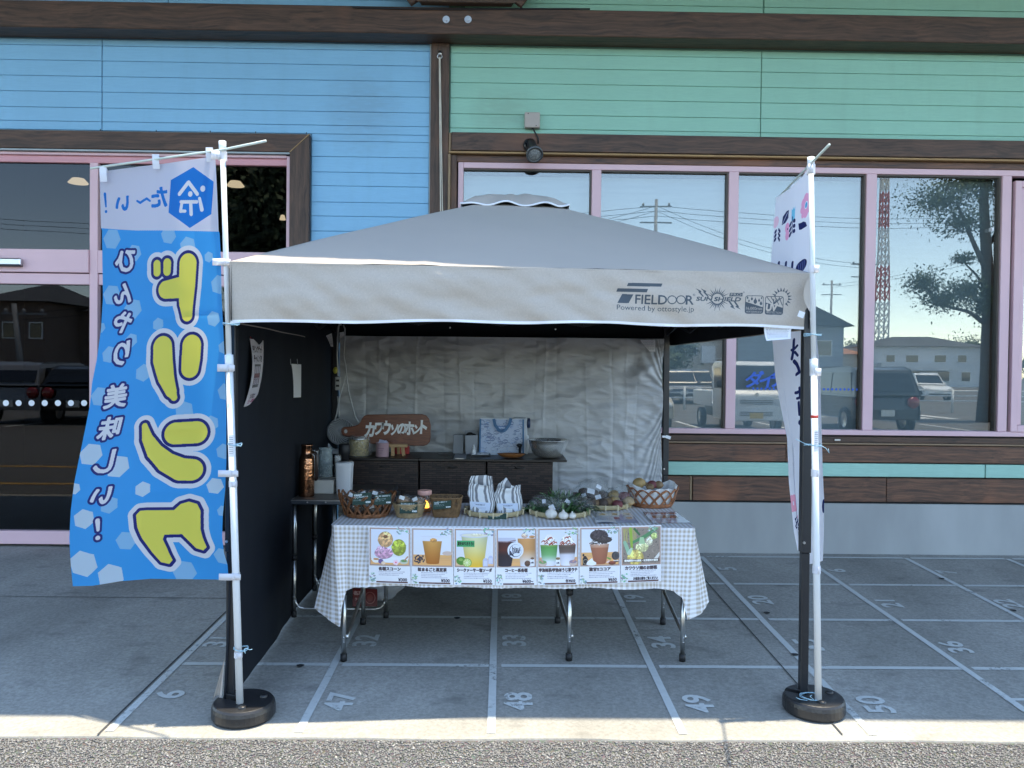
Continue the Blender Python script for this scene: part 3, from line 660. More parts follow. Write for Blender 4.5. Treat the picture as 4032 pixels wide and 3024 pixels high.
mb = MB(); mb.box(XL, xt0, YB-.05, YB-.02, zt1-.014, zt1-.003); mb.build('edge_strip', PALE, shop)
for px in (395, 615, 828, 1007, 1207):
    p = at(px, 524, YB-.02); mb = MB(); mb.tube([(p.x, YB-.02, zt0-.002), (p.x, YB-.02, zt0+.024)], .0035, 5); mb.build('trim_nail', CABLE, shop)
# --- left sliding door (pink frame)
xj0, xj1 = fx(1127, 800), fx(1140, 800); xm0, xm1 = fx(355, 1200), fx(387, 1200)
zh0, zh1 = fz(700, 604), fz(700, 640); ztr1, ztr0 = fz(400, 986), fz(400, 1076); zdr = fz(400, 1122); zbr1, zbr0 = fz(200, 2090), fz(200, 2142)
door = bx('shop_door', PINK, xt0-.03, xt0-.0015, zbr0, zt1-.02, -.02, .06)
fr = lambda n, x0, x1, z0, z1, y0, y1, m=PINK: bx(n, m, x0, x1, z0, z1, y0, y1, door, .003)
fr('door_frame', XL, xt0-.031, zh0-.028, zt1-.016, -.02, .06)
fr('door_head_rail', XL, xt0-.031, zh1-.012, zh0-.0285, .002, .06, PINKD)
fr('door_mullion', xm0, xm1, zbr1+.001, zh1-.0125, -.012, .06)
fr('door_transom', XL, xm0-.001, ztr0, ztr1, -.03, .06); fr('door_transom', xm1+.001, xt0-.031, ztr0, ztr1, -.0125, .06)
fr('door_top_rail', XL, xm0-.001, zdr, ztr0-.006, -.01, .05)
fr('door_top_rail', xm1+.001, xt0-.031, zdr, ztr0-.006, .0, .05)
fr('door_bottom_rail', XL, xm0-.001, zbr0, zbr1, -.012, .05); fr('door_bottom_rail', xm1+.001, xt0-.031, zbr0, zbr1, -.0, .05)
fr('door_bottom_rail', xm0, xm1, zbr0, zbr1+.0005, -.012, .06)
fr('door_seal', XL, xt0-.031, ztr0-.0055, ztr0-.0005, .0, .05, DARKGAP)
DGL = glass_mat('dark_door_glass', .026, (.40, .42, .45), rcol=(.95, .95, .95))
def pane(name, x0, x1, z0, z1, y, mat, parent):
    mb = MB(); mb.box(x0, x1, YB+y, YB+y+.005, z0, z1); return mb.build(name, mat, parent)
pane('pane', XL, xm0, ztr1, zh1-.01, .03, DGL, door); pane('pane', xm1, xt0-.032, ztr1, zh1-.01, .034, DGL, door)
dp = pane('pane', XL, xm0, zbr1, zdr, .03, DGL, door); pane('pane', xm1, xt0-.032, zbr1, zdr, .034, DGL, door)
WHITE = M('white_vinyl', (.78, .8, .82), .5, var=.03)
for px in (23, 73, 124, 176, 228, 279, 331, -28, -79):
    p = at(px, 1587, YB+.0285); mb = MB(); mb.prism([(p.x+.0225*math.cos(k*.3927), YB+.0285, p.z+.0225*math.sin(k*.3927)) for k in range(16)][::-1], (0, .001, 0)); mb.build('door_dot', WHITE, dp if False else door)
SILVER = M('silver_metal', (.55, .56, .58), .3, 1, var=.05)
p0 = at(-200, 1012, YB-.05); p1 = at(86, 1046, YB-.05)
s = bx('door_sensor', SILVER, p0.x, p1.x, p1.z, p0.z-.004, -.075, -.031, door, .008)
mb = MB(); mb.box(p0.x, p1.x-.004, YB-.07, YB-.032, p1.z-.006, p1.z-.001); mb.build('sensor_window', CABLE, s)
# interior seen dimly through the glass
INT = M('dim_interior', (.012, .014, .018), .8, var=.2, vs=1)
mb = MB(); mb.box(XL, -.9, YB+.355, YB+5, gz(YB)+.02, 4.35)
mb.f = [f[::-1] for k, f in enumerate(mb.f) if k != 2]; mb.m = mb.m[:5]; mb.uv = mb.uv[:5]; room = mb.build('shop_interior', INT, shop)
# --- right windows
zg0 = gl[-1]
def hline(px, py): return fz(px, py)
za = fz(1775, 598); zs1 = fz(1775, 603); zs0 = fz(1775, 611); zd0 = fz(1830, 641)
xg0 = fx(1766, 700); xg1 = fx(1775, 700); xd1 = fx(1799, 700); xf0 = fx(1804, 700)
bx('window_head_trim', BROWN, xg1+.004, XR, za, zg0-.006, -.05, .02)
bx('edge_strip', TANV, xg0+.002, xg1+.002, zs1+.006, zg0-.006, -.035, .02)
bx('edge_strip', TAN, xg0+.004, XR, zs0, zs1, -.065, .02)
bx('window_head_board', RED, xg1+.02, XR, zd0+.002, zs0-.003, -.02, .05)
bx('edge_strip', TANV, xg0, xg1, .9, zs0-.002, -.055, .02)
bx('window_jamb_trim', BROWNV, xg1+.001, xd1, .9, zs0-.003, -.03, .05)
zf1, zf0 = fz(2400, 645), fz(2400, 671); zw1, zw0 = fz(2700, 1686), fz(2700, 1706)
win = bx('shop_window', PINK, xf0, fx(1825, 700), zw0, zf1, -.012, .06)
wf = lambda n, x0, x1, z0, z1, y0, y1, m=PINK, parent=win, bev=.003: bx(n, m, x0, x1, z0, z1, y0, y1, parent, bev)
xs = [fx(1825, 700)]
wf('window_head', fx(1825, 700)+.0005, XR, zf0, zf1, -.012, .06)
wf('window_sill', fx(1825, 700)+.0005, XR, zw0, zw1, -.02, .06)
mul = []
for a, b, py in ((2330, 2367, 700), (2869, 2908, 695), (3410, 3451, 700), (3944, 3981, 705)):
    xa, xb = fx(a, py), fx(b, py); mul.append((xa, xb)); wf('mullion', xa, xb, zw1+.0005, zf0-.0005, -.014, .06)
SEAL = M('bronze_seal', (.10, .085, .07), .5)
WGL = glass_mat('window_glass', .12, (.82, .88, .9), rcol=(1, .95, .88))
BLIND = M('grey_haze_blind', (.43, .46, .465), .85, var=.05, vs=2, stretch=(1, 1, 30)); BLIND2 = M('darker_haze_blind', (.27, .30, .30), .85, var=.05, vs=2, stretch=(1, 1, 30))  # milky pane haze is put into the blind colours, less for the fourth pane
edges = [(fx(1825, 700), mul[0][0]), (mul[0][1], mul[1][0]), (mul[1][1], mul[2][0]), (mul[2][1], mul[3][0])]
panes = []
for i, (a, b) in enumerate(edges):
    for n, x0, x1, z0, z1 in (('seal', b-.012, b-.0005, zw1+.001, zf0-.001), ('seal', a+.0005, b-.0125, zf0-.010, zf0-.001)):
        wf(n, x0, x1, z0, z1, .004, .05, SEAL, bev=0)
    pn = wf('pane', a-.002, b+.002, zw1-.004, zf0+.004, .032, .037, WGL, bev=0); panes.append(pn)
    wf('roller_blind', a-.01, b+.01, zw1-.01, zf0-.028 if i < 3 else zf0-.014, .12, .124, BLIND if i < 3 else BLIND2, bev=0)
# right-hand inner sash of the next bay
xn = fx(3990, 760); zn = fz(4010, 715)
wf('mullion', fx(3984.5, 760), fx(3990, 760), zw0, zn, .01, .05, SEAL, bev=0)
wf('sash_frame', xn, xn+.05, fz(4010, 1700), zn, -.03, .03); wf('sash_frame', xn+.0505, XR, zn-.05, zn, -.03, .03); wf('sash_frame', xn+.0505, XR, fz(4010, 1700), fz(4010, 1700)+.05, -.03, .03)
wf('sash_frame', xn+.053, xn+.085, fz(4010, 1700)+.053, zn-.053, -.018, .03)
wf('pane', xn+.086, XR, fz(4010, 1700)+.05, zn-.05, .0, .005, WGL, bev=0); wf('roller_blind', xn, XR, fz(4010, 1700), zn, .12, .124, BLIND, bev=0)
mb = MB(); p = at(3906, 903, YB-.002); mb.box(p.x-.006, p.x+.01, YB-.01, YB+.03, p.z-.012, p.z+.012); mb.build('sash_lock', WHITE, win)
# blue lettering and dots on the glass
BVIN = M('blue_vinyl', (.03, .12, .55), .5, var=.03)
pa = panes[2]; yy = YB+.0305
for ch, px, py, h in (('ダ', 2970, 1493, .130), ('イ', 3021, 1497, .118), ('ナ', 3066, 1496, .118), ('ム', 3112, 1498, .118)):
    c = at(px, py, yy); mb = MB(); text_mesh(mb, ch, lambda x, y: (c.x+x*1.05+y*.18, yy, c.z+y), h, bold=.03); mb.build('window_letter', BVIN, win)
for k in range(27):
    px = 2966+k*16.2+(k > 12)*3; p = at(px, 1530+(px-2966)*.009, yy); mb = MB(); mb.prism([(p.x+.0095*math.cos(q*.628), yy, p.z+.0095*math.sin(q*.628)) for q in range(10)][::-1], (0, .0008, 0)); mb.build('window_dot', BVIN, win)
# --- boards under the windows
xu0 = fx(1700, 1800)
def zz(py): return fz(2700, py)
bx('sill_board', BROWN, xu0, XR, zz(1735.5), zz(1712), -.02, .02)
bx('edge_strip', wood('raw_sill_edge', (.30, .21, .13), (.22, .15, .09), 0, .5, .6, .15, False), xu0, XR, zz(1742.5), zz(1736), -.045, .02)
xsplit = [xu0, fx(2040, 1780), fx(3090, 1780), XR]
for a, b in zip(xsplit, xsplit[1:]): bx('cladding_board', RED, a, b-.002, zz(1812), zz(1745), -.03, .02)
for a, b in ((xu0, fx(2100)), (fx(2100)+.004, fx(3874, 1850)-.004), (fx(3876, 1850), XR)): bx('cladding_board', MINT, a, b, zz(1869), zz(1817), -.02, .02)
xq = fx(2712, 1920); xq2 = fx(2724, 1920)
for a, b in ((xu0, xq), (xq2, fx(3500)), (fx(3500)+.003, XR)): bx('cladding_board', RED, a, b, zz(1967), zz(1873.5), -.03, .02)
bx('edge_strip', TANV, xq+.003, xq2-.003, zz(1967), zz(1873.5), -.022, .02)
bx('shadow_gap', DARKGAP, xu0, XR, zz(1975), zz(1967.5), -.004, .02, bev=0)
bx('plinth', PLINTH, xu0, XR, gz(YB)-.05, zz(1975.5), -.012, .06, bev=.004)
p = at(3296, 1732, YB-.02); mb = MB(); mb.box(p.x-.021, p.x+.021, YB-.03, YB-.0205, p.z-.006, p.z+.006); mb.build('sill_latch', SILVER, shop)
# --- roof with a deep eave that shades the apron
EY, EZ = 3.29+.021*(4.85-.09), 4.85
ROOFM = M('roof_sheet', (.10, .09, .085), .5, var=.1, vs=2)
mb = MB(); mb.prism([(-14, EY, EZ), (-14, EY, EZ+.16), (-14, YB+4, EZ+1.5), (-14, YB+4, EZ+1.3), (-14, YB, EZ+.28)], (28, 0, 0)); mb.build('roof', ROOFM, shop)
# --- lamps inside, seen as pale discs through the door glass
LAMPM = M('cream_lamp_shade', (.75, .62, .42), .6, var=.05)
LAMPM.node_tree.nodes['Principled BSDF'].inputs['Emission Color'].default_value = (1, .74, .42, 1); LAMPM.node_tree.nodes['Principled BSDF'].inputs['Emission Strength'].default_value = .75
for i, (px, py, rx, lab) in enumerate(((308, 722, 37, 'cream disc ceiling lamp behind the leftmost upper door glass'), (927, 733, 34, 'cream disc ceiling lamp behind the upper door glass right of the drink banner'),
                                       (1113, 866, 12, 'small cream disc ceiling lamp half hidden by the right door jamb'))):
    c = at(px, py, YB+1.6); t_ = thing('ceiling_lamp', lab, 'lamp', c, 'lamps hanging inside the shop'); r = rx/FOC*c.y
    mb = MB(); mb.lathe([(.001, .05), (r*.6, .045), (r, .004), (r*.98, 0), (.001, .002)], c, 20); mb.build('lamp_shade', LAMPM, t_, True)
    mb = MB(); mb.tube([c+Vector((0, 0, .05)), (c.x, c.y, 4.3)], .004, 6); mb.build('lamp_cord', CABLE, t_)
# --- spot lamp, its junction box, and the rope on the post
BOXM = M('beige_plastic', (.42, .37, .33), .5, var=.05)
a = at(2066, 441, YB-.05); b = at(2126, 503, YB-.05)
jbx = thing('junction_box', 'small beige junction box on the green siding above the spotlight', 'junction box', ((a.x+b.x)/2, YB-.03, b.z))
mb = MB(); mb.box(a.x, b.x, YB-.055, YB-.004, b.z, a.z); mb.build('box_body', BOXM, jbx, bevel=.006, seg=2)
for px, py in ((2080, 447), (2111, 494)):
    p = at(px, py, YB-.057); mb = MB(); mb.lathe([(.0001, 0), (.004, 0)], (0, 0, 0), 8); mb.v = [(p.x+x, YB-.0565, p.z+y) for x, y, z in mb.v]; mb.build('box_screw', CABLE, jbx)
c = at(2093, 503, YB-.03); d = at(2118, 548, YB-.06)
mb = MB(); mb.tube([(c.x, YB-.03, c.z+.005), (c.x+.012, YB-.035, c.z-.012), (d.x-.01, YB-.06, d.z+.03), (d.x+.002, YB-.07, d.z), (d.x+.002, YB-.06, d.z-.03)], .006, 6); mb.build('box_cable', CABLE, jbx, True)
LB = M('black_lamp_metal', (.012, .015, .020), .3, spec=.6); LENS = M('ribbed_lens', (.22, .23, .23), .15, var=.5, vs=120, bump=.6, bs=160)
c0 = at(2090, 566, YB-.06); c1 = at(2105, 608, YB-.19)
spot = thing('spotlight', 'black swivel spotlight fixed to the brown board over the window', 'spotlight', c0)
ax = (c1-c0).normalized(); M4 = ax.to_track_quat('Z', 'Y').to_matrix().to_4x4(); M4.translation = c0
def lathe_on(prof, Mx, n=20):
    mb = MB(); mb.lathe(prof, (0, 0, 0), n); mb.v = [tuple(Mx @ Vector(p)) for p in mb.v]; return mb
L_ = (c1-c0).length
lathe_on([(.001, -.03), (.03, -.03), (.036, -.01), (.038, L_*.5), (.046, L_*.75), (.058, L_*.9), (.062, L_), (.055, L_+.004)], M4).build('lamp_body', LB, spot, True)
lathe_on([(.062, L_*.92), (.064, L_+.006), (.05, L_+.008), (.05, L_-.002)], M4).build('lamp_ring', M('grey_lamp_ring', (.12, .13, .14), .4, .5), spot, True)
lathe_on([(.05, L_-.001), (.03, L_+.007), (.001, L_+.010)], M4).build('lamp_lens', LENS, spot, True)
mb = MB(); mb.lathe([(.001, 0), (.045, 0), (.045, .02), (.03, .03)], (0, 0, 0), 18); mb.v = [(c0.x-.012+x, YB-.05-z, c0.z-.01+y) for x, y, z in mb.v]; mb.build('lamp_base', LB, spot, True)
mb = MB(); mb.bar((c0.x-.03, YB-.06, c0.z-.005), (c0.x-.03, c0.y-.03, c0.z+.005), .012, .03); mb.build('lamp_bracket', LB, spot, bevel=.002)
ROPE = M('pale_rope', (.62, .58, .50), .8, var=.15, vs=60, stretch=(1, 1, .2), bump=.4, bs=200)
h = at(1732, 222, YB-.03)
rope = thing('hanging_rope', 'pale rope hanging from a steel hook high on the dark post', 'rope', (h.x, YB-.04, h.z))
e = at(1737, 900, YB-.05); e2 = at(1740, 900, YB-.05)
mb = MB(); mb.tube([(h.x-.002, YB-.05, h.z-.012)]+[(lerp(h.x-.002, e.x-.003, q), YB-.05, lerp(h.z-.03, e.z, q)) for q in np.linspace(0, 1, 12)], .0045, 6); mb.build('rope_strand', ROPE, rope, True)
mb = MB(); mb.tube([(h.x+.003, YB-.05, h.z-.012)]+[(lerp(h.x+.003, e2.x+.006, q), YB-.048, lerp(h.z-.03, e2.z, q)) for q in np.linspace(0, 1, 12)], .0045, 6); mb.build('rope_strand', ROPE, rope, True)
mb = MB(); mb.tube([(h.x+.017*math.cos(q), YB-.045, h.z-.006+.017*math.sin(q)) for q in np.linspace(0, 6.283, 15)[:-1]], .0035, 6, True); mb.tube([(h.x, YB-.04, h.z+.03), (h.x, YB-.047, h.z+.011)], .005, 6)
mb.box(h.x-.012, h.x+.012, YB-.036, YB-.0305, h.z+.005, h.z+.04); mb.build('rope_hook', SILVER, rope, True)

# ================================================================== CANOPY TENT
TBEIGE_C = rgb(188, 179, 169)
BLK = cloth_mat('black_lining', (.012, .015, .021), trans=0, rough=.7, spec=.2)
BEIGE = cloth_mat('beige_canopy_cloth', lin(TBEIGE_C), trans=.06, rough=.55, spec=.35, crease=.10)
SILV = cloth_mat('silver_sheet', (.47, .48, .49), trans=0, rough=.5, spec=.45, crease=.6, metal=.15)
LEGM = M('black_leg_paint', (.016, .018, .022), .4, var=.1)
PIPE = M('white_piping', (.82, .84, .88), .6, var=.03)
A_, B_ = at(904, 1030, 3.235), at(3193, 1076, 3.42)
C_, D_ = Vector((1.225, 5.78, B_.z)), Vector((-1.215, 5.80, A_.z))
APEX = at(2020, 772, 4.62)
tent = thing('canopy_tent', 'beige pop-up canopy tent with black lining over the market tables', 'canopy tent', (0, 4.6, gz(4.6)))
def roof_pt(E0, E1, u, t, dz=0):
    e = E0.lerp(E1, u); p = e.lerp(APEX, t)
    s = -.8*math.sin(math.pi*min(1, t*1.1))*(.35+(.5-abs(u-.5)))
    p = p+Vector((0, 0, -.030*s+dz))
    n = mnoise.noise(Vector((p.x*2.3, p.y*2.3, 1)))*.008+mnoise.noise(Vector((p.x*9, p.y*4, 5)))*.0025
    q = mnoise.noise(Vector((p.x*14, t*30, 2)))*.004*max(0, 1-abs(t-.05)*9)
    return p+Vector((0, 0, (n+q)*min(1, 6*min(u, 1-u)+.25)))
for dz, mat, nm in ((0, BEIGE, 'canopy_roof'), (-.007, BLK, 'canopy_lining')):
    mb = MB()
    for E0, E1 in ((A_, B_), (B_, C_), (C_, D_), (D_, A_)): mb.grid(lambda u, v: roof_pt(E0, E1, u, v*.86, dz), 60, 30)
    mb.build(nm, mat, tent, True, weld=True)
# vent cap
mb = MB(); cap = []
VA, VB = at(1812, 822, 4.30), at(2244, 826, 4.30); hw = (VB.x-VA.x)/2; cxv = (VA.x+VB.x)/2; vz = VA.z+.040
vap = Vector((cxv, 4.62, vz+.095))
def cap_pt(i, u, t):
    c = [Vector((cxv-hw, 4.62-hw*.95, vz)), Vector((cxv+hw, 4.62-hw*.95, vz)), Vector((cxv+hw, 4.62+hw*.95, vz)), Vector((cxv-hw, 4.62+hw*.95, vz))]
    e = c[i].lerp(c[(i+1) % 4], u); p = e.lerp(vap, t)
    wv = (mnoise.noise(Vector((e.x*9, e.y*9, i*.0)))*.016+.010*math.sin(u*19+i))*(1-t)*min(1, 8*min(u, 1-u))
    p.z += wv+.03*math.sin(math.pi*t)+mnoise.noise(Vector((p.x*11, p.y*11, 7)))*.01
    return p
for i in range(4): mb.grid(lambda u, v: cap_pt(i, u, v), 30, 8)
vent = mb.build('canopy_vent', BEIGE, tent, True, weld=True)
mb = MB(); rim = []
for i in range(4): rim += [cap_pt(i, k/30, 0) for k in range(30)]
mb.tube(rim, .0055, 5, True); mb.build('vent_piping', PIPE, vent, True)
mb = MB()
for i in range(4): mb.grid(lambda u, v: cap_pt(i, u, v*.9)-Vector((0, 0, .006)), 14, 2)
mb.build('vent_lining', BLK, vent, True)
# valance front with the printed marks
INK = rgb(74, 84, 94); BG = TBEIGE_C
cv = Cv(2600, 256, (904, 1030, 3193, 1253), BG); cv.speckle(np.ones((256, 2600), bool), .012, 5)
k_ = 850/2212
def Z(x, y): X = 2350+x*k_; return (X, 1080+y*k_-.0201*(X-904))
def ZP(pts): return [Z(*p) for p in pts]
cv.poly(ZP([(240, 90), (602, 95), (588, 130), (225, 125)]), INK); cv.poly(ZP([(130, 148), (450, 153), (435, 190), (117, 183)]), INK); cv.poly(ZP([(180, 208), (297, 212), (250, 305), (130, 305)]), INK)
def zt(s, x, y, h, w, col=INK, **kw): X, Y = Z(x, y); cv.text(s, X, Y, h*k_, col, width=w*k_, **kw)
zt('FIELD', 485, 265, 92, 330, bold=.6); 
for cx_ in (705, 800): X, Y = Z(cx_, 267); a = cv.mell(X, Y, 50*k_, 46*k_)&~cv.mell(X, Y, 40*k_, 36*k_); cv.put(a, INK)
X, Y = Z(752, 245); cv.poly(ZP([(740, 214), (768, 214), (728, 240)]), BG)
zt('R', 892, 270, 92, 80, bold=.6); zt('®', 938, 217, 26, 26)
zt('Powered by ottostyle.jp', 533, 366, 70, 815, bold=.25)
for k in range(28):
    a = 2*math.pi*k/28; r1 = 60; r2 = (138 if k % 2 == 0 else 105)*(1 if abs(math.sin(a)) > .3 else .9)
    if abs(math.sin(a)) < .22: continue
    c0, s0 = math.cos(a), math.sin(a); d = .11
    cv.poly(ZP([(1190+r1*math.cos(a-d), 260+r1*math.sin(a-d)), (1190+r2*c0, 260+r2*s0), (1190+r1*math.cos(a+d), 260+r1*math.sin(a+d))]), INK)
X, Y = Z(1190, 258); cv.put(cv.mell(X, Y, 66*k_, 62*k_)&~cv.mell(X, Y, 56*k_, 53*k_), INK)
cv.poly(ZP([(962, 236), (1450, 242), (1440, 286), (962, 280)]), BG)
zt('SUN', 1050, 258, 40, 165, bold=.9, shear=.25); zt('SHIELD', 1300, 264, 40, 280, bold=.9, shear=.25)
for ox in (0, 52): cv.poly(ZP([(955+ox, 147), (1018+ox, 175), (1010+ox, 190), (1048+ox, 234), (1030+ox, 234), (985+ox, 186), (990+ox, 178)]), INK)
for ox in (0, 55): cv.poly(ZP([(1310+ox, 288), (1330+ox, 288), (1370+ox, 340), (1366+ox, 350), (1390+ox, 376), (1330+ox, 345), (1345+ox, 335)]), INK)
cv.poly(ZP([(1322, 196), (1458, 198), (1455, 236), (1316, 234)]), INK); zt('PRO', 1388, 216, 26, 112, BG, bold=.4); X, Y = Z(1470, 192); cv.put(cv.mell(X, Y, 8*k_, 8*k_)&~cv.mell(X, Y, 5*k_, 5*k_), INK)
def rrect(x0, y0, x1, y1, r): return [(x0+r, y0), (x1-r, y0), (x1-r*.3, y0+r*.3), (x1, y0+r), (x1, y1-r), (x1-r*.3, y1-r*.3), (x1-r, y1), (x0+r, y1), (x0+r*.3, y1-r*.3), (x0, y1-r), (x0, y0+r), (x0+r*.3, y0+r*.3)]
for x0, x1, y0, y1, yl, yr in ((1488, 1687, 225, 420, 292, 350), (1705, 1907, 230, 427, 298, 352)):
    cv.poly(ZP(rrect(x0, y0, x1, y1, 22)), INK); cv.poly(ZP(rrect(x0+7, y0+7, x1-7, y1-7, 18)), BG)
    cv.poly(ZP([(x0+6, yl), (x1-6, yr), (x1-6, y1-14), (x1-20, y1-4), (x0+20, y1-4), (x0+6, y1-14)]), INK)
for x, y, s in ((1512, 247, 11), (1558, 258, 15), (1597, 282, 25), (1638, 274, 14), (1664, 250, 10), (1528, 280, 11), (1660, 305, 18)):
    X, Y = Z(x, y); cv.ell(X, Y+s*.3*k_, s*.75*k_, s*k_, INK); cv.poly(ZP([(x-s*.5, y), (x, y-s*1.5), (x+s*.5, y)]), INK)
zt('16,000mm', 1588, 365, 36, 172, BG, bold=.2); zt('WATERPROOF', 1588, 400, 22, 168, BG)
for i in range(4): cv.stroke(ZP([(1725+i*44, 240), (1775+i*40, 300+i*8)]), INK, r=4*k_); cv.stroke(ZP([(1890-i*30, 245+i*6), (1800-i*20+i*20, 315)]), INK, r=4*k_)
zt('UV', 1778, 352, 68, 115, BG, bold=2.2, shear=.15); zt('PROTECTION', 1806, 405, 22, 168, BG)
for k in range(11):
    a = -2.75+k*.36; c0, s0 = math.cos(a), math.sin(a); d = .16
    if 1885+70*c0 < 1907 and 250+70*s0 > 232: continue
    cv.poly(ZP([(1885+72*math.cos(a-d), 250+72*math.sin(a-d)), (1885+116*c0, 250+116*s0), (1885+72*math.cos(a+d), 250+72*math.sin(a+d))]), INK)
VAL = cloth_mat('printed_valance_cloth', img=cv.image('valance_print'), trans=.06, rough=.55, spec=.3, crease=.07, diag=.55)
HV0, HV1 = .244, .236
def val_pt(u, v, dy=0):
    e = A_.lerp(B_, u); h = lerp(HV0, HV1, u)-.012*math.sin(math.pi*u)
    dg = u*2.5-v*.33
    fold = .011*mnoise.noise(Vector((dg*4.2, v*1.1, 3)))+.006*mnoise.noise(Vector((dg*9, v*2+u*3, 8)))+.003*mnoise.noise(Vector((u*30, v*6, 1)))
    k = min(1, 12*min(u, 1-u))*(.35+.65*v)*min(1, v*6+.15)
    return Vector((e.x, e.y+.014*v+dy-fold*k*1.5, e.z-h*v+.004*math.sin(u*23)*v*v))
mb = MB(); mb.grid(val_pt, 220, 20, 0, lambda u, v: (u, 1-v)); mb.build('valance', VAL, tent, True)
mb = MB(); mb.grid(lambda u, v: val_pt(u, v*.985, .008), 120, 10); mb.build('valance_lining', BLK, tent, True)
mb = MB(); mb.grid(lambda u, v: val_pt(u, .955+.05*v, -.0018), 220, 2); mb.build('valance_piping', PIPE, tent, True)
for E0, E1 in ((B_, C_), (C_, D_), (D_, A_)):
    def vp(u, v, o=0):
        e = E0.lerp(E1, u); n = (E1-E0).cross(Vector((0, 0, 1))).normalized()
        return e+Vector((0, 0, -.24*v))+n*(.006*math.sin(u*21+v)*v+o)
    mb = MB(); mb.grid(vp, 50, 6); mb.build('valance', BEIGE, tent, True)
    mb = MB(); mb.grid(lambda u, v: vp(u, v*.985, -.008), 50, 6); mb.build('valance_lining', BLK, tent, True)
# open corner flap
mb = MB(); f0 = B_+Vector((-.002, -.022, -.004)); 
mb.grid(lambda u, v: f0+Vector((-.042*u*math.sin(math.pi*min(1, v*1.25))**.8 if v < .8 else -.042*u*.55*(1-v)/.2, -.016*u*v-.008, -.225*v)), 6, 14); fl = mb.build('corner_flap', BEIGE, tent, True)
mb = MB(); p = at(3155, 1238, 3.36); M4 = Matrix.Translation(p) @ Matrix.Rotation(.35, 4, 'Y'); mb.obox(M4, .026, .002, .026); mb.build('flap_tab', PIPE, fl)
# care labels
def label_img(name, seed, lines=9):
    c = Cv(128, 96, (0, 0, 128, 96), rgb(225, 226, 230)); g = random.Random(seed)
    for k in range(lines):
        y = 10+k*8.5; x = 10
        while x < 112:
            wd = g.uniform(3, 14); c.rect(x, y, min(116, x+wd), y+2.5, rgb(120, 90, 110) if k in (0, 4) else rgb(110, 115, 125)); x += wd+3
    return c.image(name)
LABEL = img_mat('care_label_print', label_img('care_label', 2), .6)
def sheet(name, q, mat, parent, bend=0, nu=6, nv=6):
    """small paper through four points (tl,tr,br,bl)"""
    tl, tr, br, bl = [Vector(p) for p in q]; n = (tr-tl).cross(bl-tl).normalized(); mb = MB()
    mb.grid(lambda u, v: tl.lerp(tr, u).lerp(bl.lerp(br, u), v)+n*bend*math.sin(math.pi*v)*(1-.4*u), nu, nv, 0, lambda u, v: (u, 1-v)); return mb.build(name, mat, parent, True)
sheet('care_label', [at(3008, 1284, 3.43), at(3117, 1286, 3.43), at(3114, 1334, 3.42), at(3018, 1342, 3.41)], LABEL, tent, .008)
sheet('care_label', [at(1284, 1322, 5.2), at(1306, 1312, 5.2), at(1312, 1366, 5.2), at(1302, 1364, 5.2)], LABEL, tent, .01)
sheet('care_label', [at(1337, 1309, 5.3), at(1354, 1306, 5.3), at(1356, 1330, 5.3), at(1338, 1350, 5.3)], LABEL, tent, .01)
# legs
FLf, FRf, RRf, RLf = Vector((-1.125, 3.385, 0)), Vector((1.321, 3.43, 0)), Vector((1.178, 5.68, 0)), Vector((-1.168, 5.70, 0))
FLt, FRt = Vector((-1.130, 3.38, A_.z-.03)), Vector((at(3178, 1290, 3.45).x, 3.45, B_.z-.03)); RRt, RLt = Vector((at(2623, 1330, 5.68).x, 5.68, 1.93)), Vector((at(1322, 1330, 5.7).x, 5.7, 1.93))
for f, t_ in ((FLf, FLt), (FRf, FRt), (RRf, RRt), (RLf, RLt)):
    f = f.copy(); f.z = gz(f.y)+.004; mid = f.lerp(t_, .36 if f.x > 0 or True else .3)
    mb = MB(); mb.bar(mid, t_, .042, .042, (0, 1, 0)); lg = mb.build('leg', LEGM, tent, bevel=.003)
    mb = MB(); mb.bar(f, mid-Vector((0, 0, .001)), .034, .034, (0, 1, 0)); mb.build('leg_inner', LEGM, lg, bevel=.003)
    mb = MB(); b = f.lerp(t_, .385); mb.tube([(b.x-.012, b.y-.028, b.z), (b.x-.012, b.y-.020, b.z)], .006, 8); mb.build('leg_button', SILVER, lg)
    mb = MB(); mb.box(f.x-.04, f.x+.04, f.y-.04, f.y+.04, f.z-.003, f.z+.004); mb.build('foot_plate', LEGM, lg)
# folding truss under the roof
def truss(a, b, n=4):
    mb = MB(); z0, z1 = min(a.z, b.z)-.14, min(a.z, b.z)-.03
    for i in range(n):
        p = a.lerp(b, i/n); q = a.lerp(b, (i+1)/n)
        mb.bar((p.x, p.y, z0), (q.x, q.y, z1), .012, .022); mb.bar((p.x, p.y+.014, z1), (q.x, q.y+.014, z0), .012, .022)
    mb.build('truss', LEGM, tent)
truss(FLt, FRt); truss(RLt+Vector((0, 0, .06)), RRt+Vector((0, 0, .06))); truss(FLt, RLt); truss(FRt, RRt)
mb = MB()
for c in (FLt, FRt, RRt, RLt): mb.bar((c.x, c.y, 1.86), APEX-Vector((0, 0, .16)), .018, .018)
mb.build('roof_strut', LEGM, tent)
mb = MB()
for px, py, Y in ((1772, 1290, 3.55), (2187, 1296, 3.55)): p = at(px, py, Y); mb.blob(p, .004, .004, .004, 6, 4, 0)
mb.build('truss_bolt', SILVER, tent, True)
